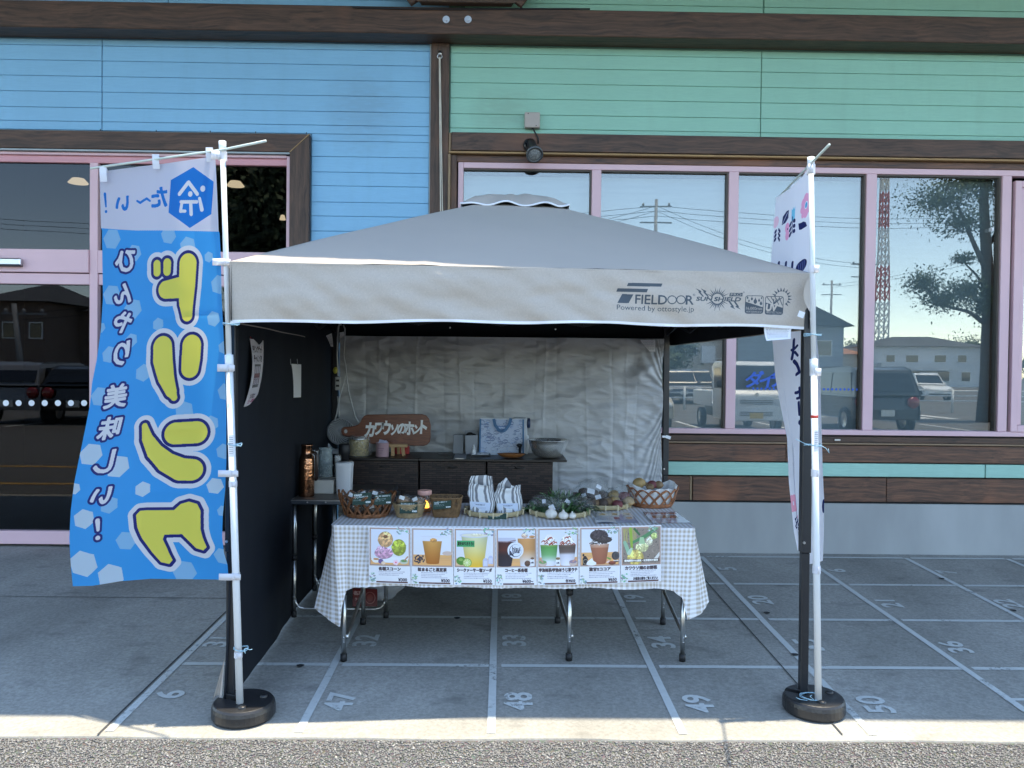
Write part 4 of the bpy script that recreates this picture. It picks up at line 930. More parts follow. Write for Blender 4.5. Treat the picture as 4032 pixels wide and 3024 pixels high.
# left side wall: black inside, beige outside, kicked out at the lower front corner
def wall_pt(u, v, o=0):
    y = lerp(3.365, 5.74, u); z0 = gz(y)+.012; z = lerp(z0, 1.94, v); x = lerp(-1.130, -1.185, u)
    k = smooth((.28-u)/.28)*smooth((.30-v)/.30)
    x -= .012*k; y -= .01*k*(1-u)
    x += .014*math.sin(u*9+v*2)*(1-v)*u+.016*mnoise.noise(Vector((u*5, v*2, 2)))*u+.008*mnoise.noise(Vector((u*14, v*2.5, 5)))+.006*math.sin(v*4.2+.5)*smooth((.2-u)/.2)
    return Vector((x+o, y, z))
mb = MB(); mb.grid(lambda u, v: wall_pt(u, v), 40, 40); sw = mb.build('side_wall', BLK, tent, True)
mb = MB(); mb.grid(lambda u, v: wall_pt(u, v, -.006), 40, 40); mb.build('side_wall_face', BEIGE, sw, True)
mb = MB(); mb.tube([wall_pt(0, k/20, -.003) for k in range(21)], .005, 5); mb.build('side_wall_hem', BLK, sw, True)
mb = MB(); tp = wall_pt(0, .11, -.012); b1_, b2_ = at(838, 2754, 3.33), wall_pt(0, .02, -.012)
mb.grid(lambda u, v: tp.lerp(b1_, v).lerp(tp.lerp(b2_, v), u)+Vector((0, .018*math.sin(u*5)*v, .01*math.sin(u*4)*v)), 8, 12); mb.build('side_wall_flap', BEIGE, sw, True)
# silver rear sheet with fold creases
bx0, bx1 = at(1336, 1330, 5.62).x, at(2616, 1340, 5.62).x; btz0, btz1 = at(1336, 1322, 5.62).z, at(2610, 1334, 5.62).z
VC = [(p-1336)/1280 for p in (1434, 1484, 1526, 1643, 1755, 1812, 1862, 1981, 2103, 2148, 2198, 2312, 2412, 2466, 2511)]
HCZ = [.135, .27, .46, .60, .80]
def back_pt(u, v):
    z = lerp(lerp(btz0, btz1, u), gz(5.62)+.02, v); x = lerp(bx0, bx1, u); y = 5.62
    x0 = u
    for i, c in enumerate(VC):
        d = (u-c-.006*math.sin(v*5+i))*2.36; y -= (.0055 if i % 3 == 0 else .0038)*math.exp(-abs(d)/.0065)*(1 if i % 2 else -.8)*(.75+.8*mnoise.noise(Vector((i*3.3, v*5, 2))))+.002*max(-1, min(1, d/.03))*math.exp(-abs(d)/.05)*(1 if i % 3 else -1)
    for i, c in enumerate(HCZ):
        cc = c+.012*math.sin(u*7+i*2)+.01*mnoise.noise(Vector((u*9, i, 0)))
        y -= (.008 if i in (1, 3) else .004)*math.exp(-abs(v-cc)*1.8/.012)*(1 if i % 2 else -.7)*(.6+.6*mnoise.noise(Vector((u*4, i*5, 1))))
    y += .022*mnoise.noise(Vector((u*4+v, v*5, 0)))+  .018*mnoise.noise(Vector((u*9+v*5, v*14, 3)))+.012*abs(mnoise.noise(Vector((u*20-v*9, v*30, 5))))
    # pulled towards the strap on the right leg, slack above and below it
    tv = .265; du = max(0, 1-u)
    ang = (v-tv)/(du+.03); y -= .0055*math.sin(ang*6+3*mnoise.noise(Vector((u*9, v*9, 6))))*math.exp(-du*6)*min(1, abs(v-tv)*14)
    x -= .018*math.exp(-((v-.15)/.08)**2)*smooth(u*3-2)+.012*math.exp(-((v-.42)/.1)**2)*smooth(u*3-2)
    y -= .03*math.exp(-((u-.93)/.05)**2)*math.exp(-((v-.14)/.10)**2)*math.sin((u+v)*24)
    return Vector((x, y, z))
mb = MB(); mb.grid(back_pt, 400, 190, flip=True); bs = mb.build('rear_sheet', SILV, tent, True)
mb = MB(); p = at(2632, 1722, 5.64); mb.obox(Matrix.Translation((p.x, 5.645, p.z)) @ Matrix.Rotation(.3, 4, 'Y'), .035, .006, .022); mb.obox(Matrix.Translation((p.x-.03, 5.64, p.z+.005)), .03, .004, .014); mb.build('sheet_strap', PIPE, bs)
sheet('care_label', [at(2520, 1338, 5.58), at(2580, 1340, 5.58), at(2581, 1385, 5.57), at(2558, 1384, 5.57)], img_mat('grey_label_print', label_img('grey_label', 5), .7), bs, .004)

# papers hung on the side wall
cv = Cv(256, 420, (0, 0, 256, 420), rgb(214, 210, 216))
cv.rect(0, 0, 256, 34, rgb(120, 45, 60)); cv.rect(0, 392, 256, 420, rgb(120, 45, 60))
for k in range(7): cv.rect(10+k*36, 3, 28+k*36, 31, rgb(70, 95, 80) if k % 2 else rgb(150, 80, 85)); cv.rect(10+k*36, 395, 28+k*36, 418, rgb(70, 95, 80) if k % 2 else rgb(150, 80, 85))
cv.text('ドリンクゲット', 128, 84, 36, rgb(60, 50, 60), width=200, bold=1.6); cv.text('チャレンジ!!', 128, 132, 36, rgb(60, 50, 60), width=180, bold=1.6)
cv.rect(60, 160, 200, 276, rgb(90, 88, 100))
for k in range(3): cv.rect(72+k*42, 170, 104+k*42, 262, rgb(190, 186, 196)); cv.rect(72+k*42, 206, 104+k*42, 228, rgb(140, 60, 75)); cv.text('7', 88+k*42, 245, 22, rgb(120, 40, 50), bold=1)
cv.text('当日限定で', 128, 318, 22, rgb(90, 80, 95), bold=1); cv.text('もう一杯無料', 128, 344, 22, rgb(160, 60, 110), bold=1); cv.text('このドリンク、ご用意', 128, 372, 20, rgb(90, 80, 95), width=210)
p1 = thing('poster', 'curled laminated drink challenge poster hung on the dark side wall', 'poster', at(1005, 1320, 3.8), None)
sheet('poster_sheet', [at(979, 1306, 3.66), at(1036, 1316, 3.88), at(992, 1632, 3.74), at(942, 1648, 3.55)], img_mat('drink_challenge_print', cv.image('drink_challenge'), .25, coat=.4), p1, -.035, 8, 14)
mb = MB()
for px, Y in ((981, 3.67), (1033, 3.87)): a = at(px, 1308, Y); mb.bar(a, (a.x-.002, a.y, a.z+.03), .010, .002)
mb.build('poster_tape', M('clear_tape', (.3, .33, .36), .3, var=.05), p1)
PAPER = M('white_paper', (.74, .75, .77), .7, var=.03)
p2 = thing('paper_sheet', 'plain white paper sheet taped to the dark side wall', 'paper', at(1160, 1440, 4.55))
sheet('paper', [at(1139, 1432, 4.40), at(1186, 1435, 4.66), at(1185, 1564, 4.64), at(1129, 1567, 4.36)], PAPER, p2, .0)
mb = MB()
for px, Y in ((1143, 4.42), (1170, 4.56)): a = at(px, 1433, Y); mb.bar((a.x+.003, a.y, a.z-.005), (a.x, a.y, a.z+.028), .008, .002)
mb.build('paper_tape', M('clear_tape', (.3, .33, .36), .3), p2)
# hanging extension cord with its socket block
CORD = M('grey_white_cord', (.50, .52, .53), .5, var=.05)
a = at(1333, 1500, 5.35)
ec = thing('extension_cord', 'pale extension cord looped over the frame beside the rear sheet', 'extension cord', a)
def cp(px, py): return at(px, py, 5.35)
mb = MB()
mb.tube([cp(1331, 1480), cp(1327, 1400), cp(1329, 1330), cp(1333, 1285), cp(1338, 1276), cp(1344, 1280)], .0055, 6); mb.tube([cp(1352, 1280), cp(1358, 1295), cp(1357, 1340), cp(1353, 1400), cp(1362, 1450), cp(1364, 1480), cp(1372, 1540), cp(1385, 1590), cp(1398, 1640), cp(1412, 1662)], .005, 6)
mb.tube([cp(1362, 1470), cp(1350, 1520), cp(1338, 1560), cp(1332, 1590), cp(1326, 1630), cp(1318, 1655)], .0045, 6); mb.tube([cp(1330, 1560), cp(1333, 1600), cp(1335, 1640)], .0045, 6)
mb.build('cord', CORD, ec, True)
mb = MB(); p = cp(1331, 1510); mb.box(p.x-.018, p.x+.018, p.y-.014, p.y+.014, p.z-.045, p.z+.045); sb = mb.build('socket_block', M('grey_plastic', (.40, .41, .40), .4), ec, bevel=.006, seg=2)
for dz in (.02, -.015): mb = MB(); mb.box(p.x-.011, p.x+.011, p.y-.0155, p.y-.0142, p.z+dz-.007, p.z+dz+.007); mb.build('socket', CABLE, sb)
mb = MB(); p = at(1320, 1458, 5.3); mb.blob(p, .016, .012, .022, 10, 6, .08, 3); yl = mb.build('yellow_clip', M('dull_yellow_plastic', (.42, .40, .06), .5), None, True, loc=p); tag(yl, 'dull yellow clip hanging at the rear left corner of the tent', 'clip')

# ================================================================== BANNERS AND WEIGHTS
POLE = M('white_pole_plastic', (.72, .76, .80), .35, var=.02, spec=.5)
ROD = M('pale_green_rod', (.62, .70, .66), .4, var=.03)
def cloth_fn(lx, rx, ty, by, YL, YR, wave):
    """surface with a given outline: lx, rx (pixel x of the edges by pixel y), ty, by (pixel y of top and bottom by u), depths by v"""
    def f(u, v, o=0):
        yl, yr = lerp(ty(0), by(0), v), lerp(ty(1), by(1), v)
        y = lerp(ty(u), by(u), v)
        x = lerp(interp(yl, lx), interp(yr, rx), u)
        return at(x, y, lerp(interp(v, YL), interp(v, YR), u)+wave(u, v)+o)
    return f
zo = 1/1.0886
LX = [(660, 390), (676, 392), (898, 398)]+[(900+y*zo, x*zo) for x, y in ((437, 0), (441, 300), (433, 430), (415, 560), (395, 660), (385, 760), (365, 860), (340, 980), (318, 1090), (303, 1210), (297, 1330), (303, 1440), (312, 1533))]
RX = [(600, 842), (620, 848), (760, 855), (911, 861)]+[(900+y*zo, x*zo) for x, y in ((940, 0), (947, 130), (950, 300), (958, 450), (965, 600), (970, 800), (970, 1000), (965, 1120), (955, 1230), (952, 1320), (960, 1390), (975, 1440), (980, 1500))]
tyL = lambda u: interp(u, [(0, 676), (.35, 655), (.55, 645), (1, 615)])
byL = lambda u: interp(u, [(0, 900+1533*zo), (.13, 900+1531*zo), (.3, 900+1512*zo), (.5, 900+1501*zo), (1, 900+1505*zo)])
waveL = lambda u, v: (.022*math.sin(u*6.5+v*2.2)*(.3+v)+.010*math.sin(u*3+v*9))*min(1, 5*(1-u)) - .006*(math.exp(-abs(v-.37)/.004)+math.exp(-abs(v-.64)/.004)+.6*math.exp(-abs(v-.79)/.004))*.6 - .003*math.exp(-abs(u-.48)/.008)
YLL = [(0, 3.47), (.3, 3.50), (.5, 3.47), (.65, 3.45), (.8, 3.43), (1, 3.42)]; YLR = [(0, 3.265), (1, 3.275)]
cl = cloth_fn(LX, RX, tyL, byL, YLL, YLR, waveL)
# --- print of the drink banner, traced as it shows: reversed, seen through from the back
WD, HT = 560, 1560
cv = Cv(WD, HT, (0, 0, 1, 1), rgb(66, 170, 248))
# painter works in u,v; convert traced pixels of the photograph to u,v
def uv(px, py):
    v = .5
    for _ in range(12):
        u = (px-interp(lerp(tyL(0), byL(0), v), LX))/(interp(lerp(tyL(1), byL(1), v), RX)-interp(lerp(tyL(0), byL(0), v), LX))
        u = max(-.2, min(1.2, u)); uc = max(0, min(1, u)); v = (py-tyL(uc))/(byL(uc)-tyL(uc))
    return u, v
# art is painted in a straightened frame: x = u*530, y = 100+v*1560 (about photo pixels)
FW, FH = 560.0, 1640.0
cv.x0 = cv.y0 = 0; cv.sx = WD/FW; cv.sy = HT/FH; cv.yy, cv.xx = np.mgrid[0:HT, 0:WD]; cv.xx = (cv.xx+.5)/cv.sx; cv.yy = (cv.yy+.5)/cv.sy
def q(x, y): u, v = uv(x*zo, 900+y*zo); return (u*FW, v*FH)
def qq(pts): return [q(p[0], p[1])+tuple(p[2:]) for p in pts]
def hexa(x, y, r, col, al=1, rot=.25):
    X, Y = q(x, y); cv.poly([(X+r*zo*math.cos(rot+k*math.pi/3), Y+r*zo*math.sin(rot+k*math.pi/3)) for k in range(6)], col, al)
WH = rgb(236, 238, 248)
for i, (x, y, r) in enumerate(((480, 45, 46), (722, 28, 40), (805, 75, 42), (895, 122, 24), (480, 285, 46), (570, 345, 46), (915, 387, 34), (678, 410, 29), (432, 425, 24), (470, 540, 38), (938, 240, 42), (615, 618, 39),
                               (430, 720, 44), (968, 700, 38), (790, 780, 42), (905, 835, 34), (390, 968, 50), (505, 1020, 50), (960, 955, 34), (612, 1117, 34), (922, 1103, 36), (318, 1115, 26), (360, 1245, 44), (468, 1185, 38),
                               (540, 1338, 42), (955, 1405, 36), (357, 1437, 58), (475, 1490, 54), (790, 1470, 50), (575, 105, 38), (562, 480, 32), (960, 510, 28), (955, 1210, 24))):
    hexa(x, y, r, rgb(150, 205, 248) if i not in (16, 17, 19, 20, 21, 22, 26, 27) else rgb(205, 228, 248), 1, .15+.1*(i % 4))
NAVY, YEL = rgb(38, 46, 128), rgb(246, 238, 104)
glyphs = [
    [[(806, 150, 44), (801, 250, 42), (798, 320, 36), (802, 372, 26)], [(775, 252, 46), (712, 262, 39)], [(673, 152, 18), (673, 188, 18)], [(717, 147, 20), (716, 184, 19)]],
    [[(697, 505, 45), (698, 560, 46), (712, 640, 37), (733, 698, 26), (746, 724, 15)], [(822, 500, 45), (818, 560, 44), (814, 600, 40)]],
    [[(752, 878, 47), (842, 873, 47)], [(620, 845, 12), (632, 900, 23), (665, 957, 34), (715, 1003, 42), (775, 1032, 48), (822, 1034, 46)]]]
KU = [(583, 1228), (600, 1210), (700, 1207), (745, 1207), (775, 1180), (810, 1170), (845, 1180), (860, 1210), (860, 1290), (875, 1340), (886, 1365), (872, 1380), (840, 1370), (800, 1330), (780, 1310), (705, 1312), (698, 1332), (717, 1372), (740, 1420), (726, 1438), (690, 1430), (650, 1385), (610, 1330), (588, 1280)]
def layer(extra, col):
    m = np.zeros((HT, WD), bool)
    for g in glyphs:
        for st_ in g: m |= cv.mstroke([(x, y, r*zo) for x, y, r in qq(st_)], extra)
    P = qq(KU); m |= cv.mpoly(P)
    if extra: m |= cv.mstroke([p+(.01,) for p in P+[P[0]]], extra)
    cv.put(m, col)
layer(33*zo, WH); layer(13*zo, NAVY); layer(0, YEL)
m_all = np.zeros((HT, WD), bool)
for ch, x, y, h, sh in (('ひ', 535, 140, 88, -.12), ('ん', 528, 278, 80, -.1), ('や', 527, 402, 86, -.12), ('り', 520, 535, 98, -.1), ('美', 497, 718, 96, -.08), ('味', 470, 855, 92, -.1), ('し', 446, 1000, 92, -.1), ('い', 432, 1147, 66, -.1)):
    X, Y = q(x, y); m_all |= cv.mtext(ch, X, Y, h*zo, mirror=True, bold=3.6, shear=sh)
m_all |= cv.mstroke([q(418, 1252)+(9,), q(420, 1292)+(6,)]) | cv.mstroke([q(419, 1326)+(9,)])
cv.put(cv.grow(m_all, 8.5), NAVY); cv.put(m_all, WH)
# white head of the banner
mt = cv.yy < np.interp(cv.xx/FW, [0, .3, .6, 1], [q(437, -2)[1], q(590, 8)[1], q(740, 8)[1], q(945, 13)[1]]); cv.put(mt, rgb(226, 226, 244))
z2 = 1/1.0972
def q1(x, y): u, v = uv(x*z2, y*z2); return (u*FW, v*FH)
AZ = rgb(28, 128, 224)
cv.poly([q1(*p) for p in ((835, 722), (923, 785), (913, 925), (820, 985), (728, 918), (738, 778))], AZ)
X, Y = q1(828, 858)
cv.stroke([q1(812, 790)+(8,), q1(775, 838)+(8,)], WH); cv.stroke([q1(815, 788)+(8,), q1(852, 838)+(8,)], WH); cv.stroke([q1(822, 838)+(11,)], WH)
cv.stroke([q1(782, 872)+(7,), q1(850, 872)+(7,)], WH); cv.stroke([q1(824, 880)+(8,), q1(826, 925)+(8,)], WH); cv.stroke([q1(786, 874)+(7,), q1(780, 912)+(7,), q1(800, 912)+(6,)], WH)
cv.stroke([q1(876, 815)+(12,)], WH); cv.stroke([q1(862, 858)+(7,), q1(872, 905)+(9,)], WH)
for ch, x, y, h in (('た', 688, 852, 82), ('い', 528, 880, 58)): X, Y = q1(x, y); cv.put(cv.mtext(ch, X, Y, h*z2, mirror=True, bold=3.2), AZ)
cv.stroke([q1(648, 868)+(4,), q1(634, 858)+(5,), q1(620, 866)+(5,), q1(606, 876)+(5,), q1(592, 868)+(4,)], AZ)
cv.stroke([q1(453, 838)+(6,), q1(458, 892)+(4,)], AZ); cv.stroke([q1(458, 914)+(6,)], AZ)
BAN1 = cloth_mat('drink_banner_cloth', img=cv.image('drink_banner'), trans=.55, rough=.6, spec=.3, crease=.10)
def pole(name, label, bot, top, joint_t, r0, r1, group):
    t_ = thing(name, label, 'banner', bot, group); j = bot.lerp(top, joint_t)
    mb = MB(); mb.tube([bot, j], r0, 14); mb.build('pole', POLE, t_, True)
    mb = MB(); mb.tube([j, top], r1, 14); mb.build('pole_upper', POLE, t_, True)
    d = (top-bot).normalized(); mb = MB(); mb.tube([j-d*.04, j+d*.02], r0*1.18, 14); mb.build('pole_collar', POLE, t_, True); mb = MB(); mb.tube([top-d*.03, top+d*.012], r1*1.35, 14); mb.build('pole_cap', POLE, t_, True)
    return t_
bl_, tl_ = at(945, 2783, 3.27), at(876, 568, 3.27)
b1 = pole('banner_flag', 'blue drink banner with big yellow reversed letters on a white pole', bl_, tl_, .62, .0145, .0108, 'tall pole banners at the tent corners')
mb = MB(); mb.tube([at(358, 663, 3.47), at(876, 590, 3.25), at(1047, 555, 3.17)], .0052, 8); mb.build('crossbar', ROD, b1, True)
mb = MB(); mb.grid(cl, 70, 170, 0, lambda u, v: (u, 1-v)); mb.build('banner_cloth', BAN1, b1, True)
TAB = cloth_mat('white_tab_cloth', (.76, .77, .82), trans=.2, rough=.7)
for px, py in ((405, 690), (612, 640), (823, 613)):      # loops over the crossbar
    Y = lerp(3.47, 3.26, (px-358)/518); a, b = at(px-13, py-33, Y-.008), at(px+14, py+25, Y-.008); mb = MB()
    mb.grid(lambda u, v: Vector((lerp(a.x, b.x, u)+.004*v, a.y-.004*math.sin(v*3), lerp(a.z, b.z, v))), 3, 5); mb.grid(lambda u, v: Vector((lerp(a.x, b.x, u), a.y+.018*v, a.z-.02*v)), 2, 3); mb.build('cloth_tab', TAB, b1, True)
def pole_tab(parent, px, py, cx_, Y, hgt=.020, ext=.03, name='pole_tab'):
    a = at(cx_, py, Y); mb = MB(); w_ = abs(at(px, py, Y).x-a.x)
    n = 12; r = .0168
    for k in range(n):
        a0, a1 = 2*math.pi*k/n, 2*math.pi*(k+1)/n
        mb.add([(a.x+r*math.cos(a0), a.y+r*math.sin(a0), a.z-hgt/2), (a.x+r*math.cos(a1), a.y+r*math.sin(a1), a.z-hgt/2), (a.x+r*math.cos(a1), a.y+r*math.sin(a1), a.z+hgt/2), (a.x+r*math.cos(a0), a.y+r*math.sin(a0), a.z+hgt/2)], [(0, 1, 2, 3)])
    s = 1 if px > cx_ else -1
    mb.box(min(a.x, a.x+s*w_), max(a.x, a.x+s*w_), a.y-r-.002, a.y-r+.0005, a.z-hgt/2, a.z+hgt/2)
    mb.build(name, TAB, parent, True)
def polex(py): return lerp(876, 945, (py-568)/2215)
for px, py, h in ((838, 615, .035), (843, 1034, .028), (862, 1449, .030), (865, 1863, .027), (868, 2268, .027)): pole_tab(b1, px, py, polex(py), 3.27, h)
for px, py in ((polex(1034)+22, 1034), (polex(1449)+26, 1449), (polex(1863)+27, 1863), (polex(1905)+18, 1905), (polex(2268)+24, 2268), (polex(2577)+20, 2577)): pole_tab(b1, px, py, polex(py), 3.27, .024)
# --- right banner, white with flowers, seen almost edge on
LX2 = [(770, 3056), (780, 3055), (1035, 3035), (1180, 3030), (1340, 3041), (1486, 3053), (1598, 3073), (1724, 3099), (1897, 3106), (2096, 3126), (2167, 3141), (2400, 3160)]
RX2 = [(640, 3189), (1000, 3194), (1290, 3212), (1386, 3222), (1500, 3231), (1630, 3233), (1864, 3240), (1963, 3245), (2100, 3244), (2208, 3240), (2400, 3238)]
tyR = lambda u: interp(u, [(0, 778), (.45, 740), (.5, 728), (.75, 700), (1, 655)]); byR = lambda u: interp(u, [(0, 2168), (.15, 2165), (.16, 2230), (1, 2208)])
waveR = lambda u, v: .018*math.sin(u*7+v*3)*math.sin(math.pi*u)-.010*math.exp(-abs(u-.55)/.03)*(1-v)
cr_ = cloth_fn(LX2, RX2, tyR, byR, [(0, 4.0), (.4, 4.02), (.7, 3.85), (1, 3.70)], [(0, 3.335), (.3, 3.42), (1, 3.56)], waveR)
FW2, FH2 = 220, 1480; cv = Cv(440, 1480, (0, 0, FW2, FH2), rgb(236, 237, 248))
def u2(px, py):
    v = .4
    for _ in range(12):
        l, r = interp(lerp(tyR(0), byR(0), v), LX2), interp(lerp(tyR(1), byR(1), v), RX2); u = (px-l)/(r-l); uc = max(0, min(1, u)); v = (py-tyR(uc))/(byR(uc)-tyR(uc))
    return (u*FW2, v*FH2)
z7 = 1/1.952
def a7(x, y): return u2(3000+x*z7, 550+y*z7)
NV = rgb(32, 42, 96); PK = rgb(242, 170, 208)
sx_ = 1.0
X, Y = a7(338, 505)
for k in range(8): cv.ell(X+20*math.cos(k*.785), Y+30*math.sin(k*.785), 13, 15, PK)
cv.ell(X, Y, 18, 26, PK); cv.ell(X+2, Y, 10, 14, rgb(235, 240, 250)); cv.ell(X+2, Y, 7, 10, rgb(90, 170, 220))
X, Y = a7(183, 600); cv.poly([(X-22, Y+22), (X-18, Y-10), (X+4, Y-24), (X+18, Y-24), (X+16, Y+6), (X, Y+20)], NV); cv.stroke([(X-18, Y+18), (X+10, Y-16)], rgb(225, 226, 244), r=1.2)
X, Y = a7(240, 575); cv.poly([(X-10, Y-28), (X-4, Y-18), (X, Y-30), (X+5, Y-18), (X+12, Y-28), (X+10, Y+22), (X-9, Y+22)], rgb(120, 200, 235))
X, Y = a7(233, 668)
for k in range(3):
    for s in (-1, 1): cv.ell(X+s*11, Y-18+k*20, 7, 9, NV, rot=-s*.6)
cv.stroke([(X, Y-38), (X, Y+26)], NV, r=1.8)
X, Y = a7(312, 655); cv.poly([(X-24, Y-18), (X+4, Y-10), (X+18, Y+2), (X+26, Y+22), (X-4, Y+14), (X-20, Y+8)], NV)
X, Y = a7(193, 705); cv.ell(X, Y-14, 12, 20, PK); cv.ell(X+2, Y+16, 11, 20, PK); cv.ell(X+3, Y-8, 2.5, 4, NV)
X, Y = a7(105, 660); cv.ell(X, Y-14, 18, 24, rgb(246, 205, 226))
X, Y = a7(118, 725)
for k in range(3):
    for s in (-1, 1): cv.ell(X+s*11, Y-14+k*17, 6, 9, NV, rot=-s*.6)
X, Y = a7(302, 975); cv.ell(X, Y, 30, 22, NV)
for k in range(4): cv.stroke([(X-16+k*11, Y-14), (X-10+k*8, Y+18)], rgb(120, 130, 180), r=1)
for x in (130, 185, 235): X, Y = a7(x, 972); cv.stroke([(X, Y-14), (X-4, Y+20)], NV, r=6)
z8 = 1/1.508
def a8(x, y): return u2(3000+x*z8, 1300+y*z8)
def st8(pts, r=6): cv.stroke([a8(*p) for p in pts], NV, r=r)
st8([(190, 58), (188, 100), (184, 140), (178, 170)], 6.5); st8([(176, 118), (196, 108), (210, 92)], 5); st8([(196, 130), (212, 150)], 5)
st8([(190, 185), (206, 200), (218, 228), (222, 250), (206, 262)], 6.5)
st8([(200, 372), (245, 362)], 6); st8([(222, 342), (225, 400)], 5); st8([(208, 405), (250, 400)], 5); st8([(218, 430), (222, 500), (250, 498)], 6); st8([(222, 465), (250, 462)], 4); st8([(226, 548), (244, 555)], 10); st8([(236, 670), (248, 690)], 6); st8([(240, 755), (247, 762)], 6)
X, Y = a8(187, 1028)
for k in range(6): cv.ell(X+16*math.cos(k*1.047), Y+24*math.sin(k*1.047), 13, 15, rgb(244, 170, 196))
for k in range(3): st8([(200, 1122+k*0), (218, 1182)], 2) if k == 0 else None
for k in range(4): st8([(200+k*11, 1122+k*5), (206+k*11, 1158+k*3)], 2.4); X, Y = a8(200+k*11, 1122+k*4); cv.ell(X, Y, 5, 5, NV); X, Y = a8(206+k*10, 1172+k*4); cv.ell(X, Y, 5, 5, NV)
st8([(200, 1165), (240, 1140)], 2.4); X, Y = a8(366, 1045); cv.ell(X, Y, 10, 26, NV); X, Y = a8(243, 1212); cv.ell(X, Y, 5, 12, NV)
BAN2 = cloth_mat('flower_banner_cloth', img=cv.image('flower_banner'), trans=.35, rough=.65, spec=.2, crease=.08)
br_, tr_ = at(3222, 2753, 3.32), at(3193, 630, 3.32)
b2 = pole('banner_flag', 'white flower print banner on a white pole, seen nearly edge on', br_, tr_, .625, .0142, .0108, 'tall pole banners at the tent corners')
mb = MB(); mb.tube([at(3075, 768, 4.0), at(3197, 640, 3.30), at(3265, 570, 2.96)], .0050, 8); mb.build('crossbar', ROD, b2, True)
mb = MB(); mb.grid(cr_, 40, 150, 0, lambda u, v: (u, 1-v)); mb.build('banner_cloth', BAN2, b2, True)
def pr(py): return lerp(3193, 3222, (py-630)/2123)
for px, py, h in ((pr(655)-18, 668, .04), (pr(1060)+20, 1060, .030), (pr(1465)+22, 1465, .032), (pr(1862)+6, 1862, .030), (pr(2242)+4, 2242, .032)): pole_tab(b2, px, py, pr(py), 3.32, h)
a, b = at(3113, 722, 3.76), at(3123, 752, 3.76); mb = MB(); mb.box(a.x, b.x, 3.755, 3.765, b.z, a.z); mb.build('cloth_tab', TAB, b2)
mb = MB(); d = (tr_-br_).normalized(); p = at(pr(1640), 1640, 3.32); mb.tube([p-d*.006, p+d*.006], .0148, 14); mb.build('red_band', M('red_tape', (.6, .05, .03), .5), b2, True)
for bb, px_, py_, Y in ((b1, polex(1755), 1755, 3.27), (b2, pr(1720), 1735, 3.32)):
    mb = MB(); c = at(px_, py_, Y)
    for k in range(4):
        a0, a1 = math.radians(-120+k*18), math.radians(-102+k*18)
        mb.add([(c.x+.0156*math.cos(a0), c.y+.0156*math.sin(a0), c.z-.045), (c.x+.0156*math.cos(a1), c.y+.0156*math.sin(a1), c.z-.045), (c.x+.0156*math.cos(a1), c.y+.0156*math.sin(a1), c.z+.045), (c.x+.0156*math.cos(a0), c.y+.0156*math.sin(a0), c.z+.045)], [(0, 1, 2, 3)], [[(k/4, 0), ((k+1)/4, 0), ((k+1)/4, 1), (k/4, 1)]])
    mb.build('pole_label', LABEL, bb, True)
# --- black water weights round the feet
WGT = M('black_weight_plastic', (.020, .020, .021), .38, var=.2, vs=4, bump=.15, bs=120)
def weight(cx_, cy_, ang, label):
    z0 = gz(cy_); t_ = thing('tent_weight', label, 'tent weight', (cx_, cy_, z0), 'weights on the front tent legs'); pts = []
    n = 40
    for k in range(n):
        a = .16+(2*math.pi-.32)*k/(n-1); pts.append((.128*math.cos(a), .125*math.sin(a)))
    pts += [(.034, -.020), (.022, .0), (.034, .020)]
    ca, sa = math.cos(ang), math.sin(ang); P = [(cx_+x*ca-y*sa, cy_+x*sa+y*ca) for x, y in pts]
    mb = MB(); layers = [(.94, .0), (1.0, .012), (1.0, .042), (.975, .056), (.93, .064), (.90, .0655)]; N = len(P)
    for s, z in layers:
        for x, y in P: X, Y = cx_+(x-cx_)*s, cy_+(y-cy_)*s; mb.v.append((X, Y, gz(Y)+.002+z))
    for i in range(len(layers)-1):
        for k in range(N): l = (k+1) % N; mb.f.append((i*N+k, i*N+l, (i+1)*N+l, (i+1)*N+k)); mb.m.append(0); mb.uv.append(None)
    tp = (len(layers)-1)*N; mb.f.append(tuple(range(tp, tp+N))); mb.m.append(0); mb.uv.append(None)
    mb.build('weight_body', WGT, t_, False, bevel=.003)
    for a, r in ((2.2, .075), (-2.3, .08)):
        x, y = cx_+r*math.cos(a+ang), cy_+r*math.sin(a+ang); mb = MB(); mb.lathe([(.016, 0), (.016, .007), (.011, .011), (.0001, .011)], (x, y, gz(y)+.066), 14); mb.build('filler_cap', WGT, t_, True)
weight(at(958, 2800, 3.29).x, 3.295, 2.75, 'round black weight at the foot of the drink banner pole, left tent leg')
weight(at(3198, 2770, 3.39).x, 3.375, 2.6, 'round black weight at the foot of the flower banner pole, right tent leg')
# --- twine that ties the poles to the tent legs
TW = M('pale_blue_twine', (.35, .55, .66), .7, var=.25, vs=150)
def twine(px, py, Y, r, sx, tails, label):
    c = at(px, py, Y); mb = MB()
    for k in range(2): mb.tube([(c.x+r*sx*math.cos(a), c.y+.01+r*math.sin(a), c.z+.003*math.sin(a*2+k)+k*.004-.002) for a in np.linspace(0, 6.283, 18)[:-1]], .0016, 5, True)
    for tl in tails: mb.tube([(c.x+x, c.y-r+.006, c.z+z) for x, z in tl], .0014, 5)
    o = mb.build('twine_tie', TW, None, True, loc=c); tag(o, label, 'string', 'twine tying the banner poles to the tent legs')
twine(polex(1275)+10, 1275, 3.25, .03, 1.1, [[(.02, 0), (.035, -.008), (.045, .004), (.04, .014)]], 'pale twine knot on the left banner pole just under the canopy edge')
twine(polex(2558)+8, 2556, 3.25, .028, 1.0, [[(.02, 0), (.03, .012), (.045, .005), (.055, .008)], [(.02, 0), (.028, -.01), (.024, .01)]], 'pale twine bow low on the left banner pole above the white clip')
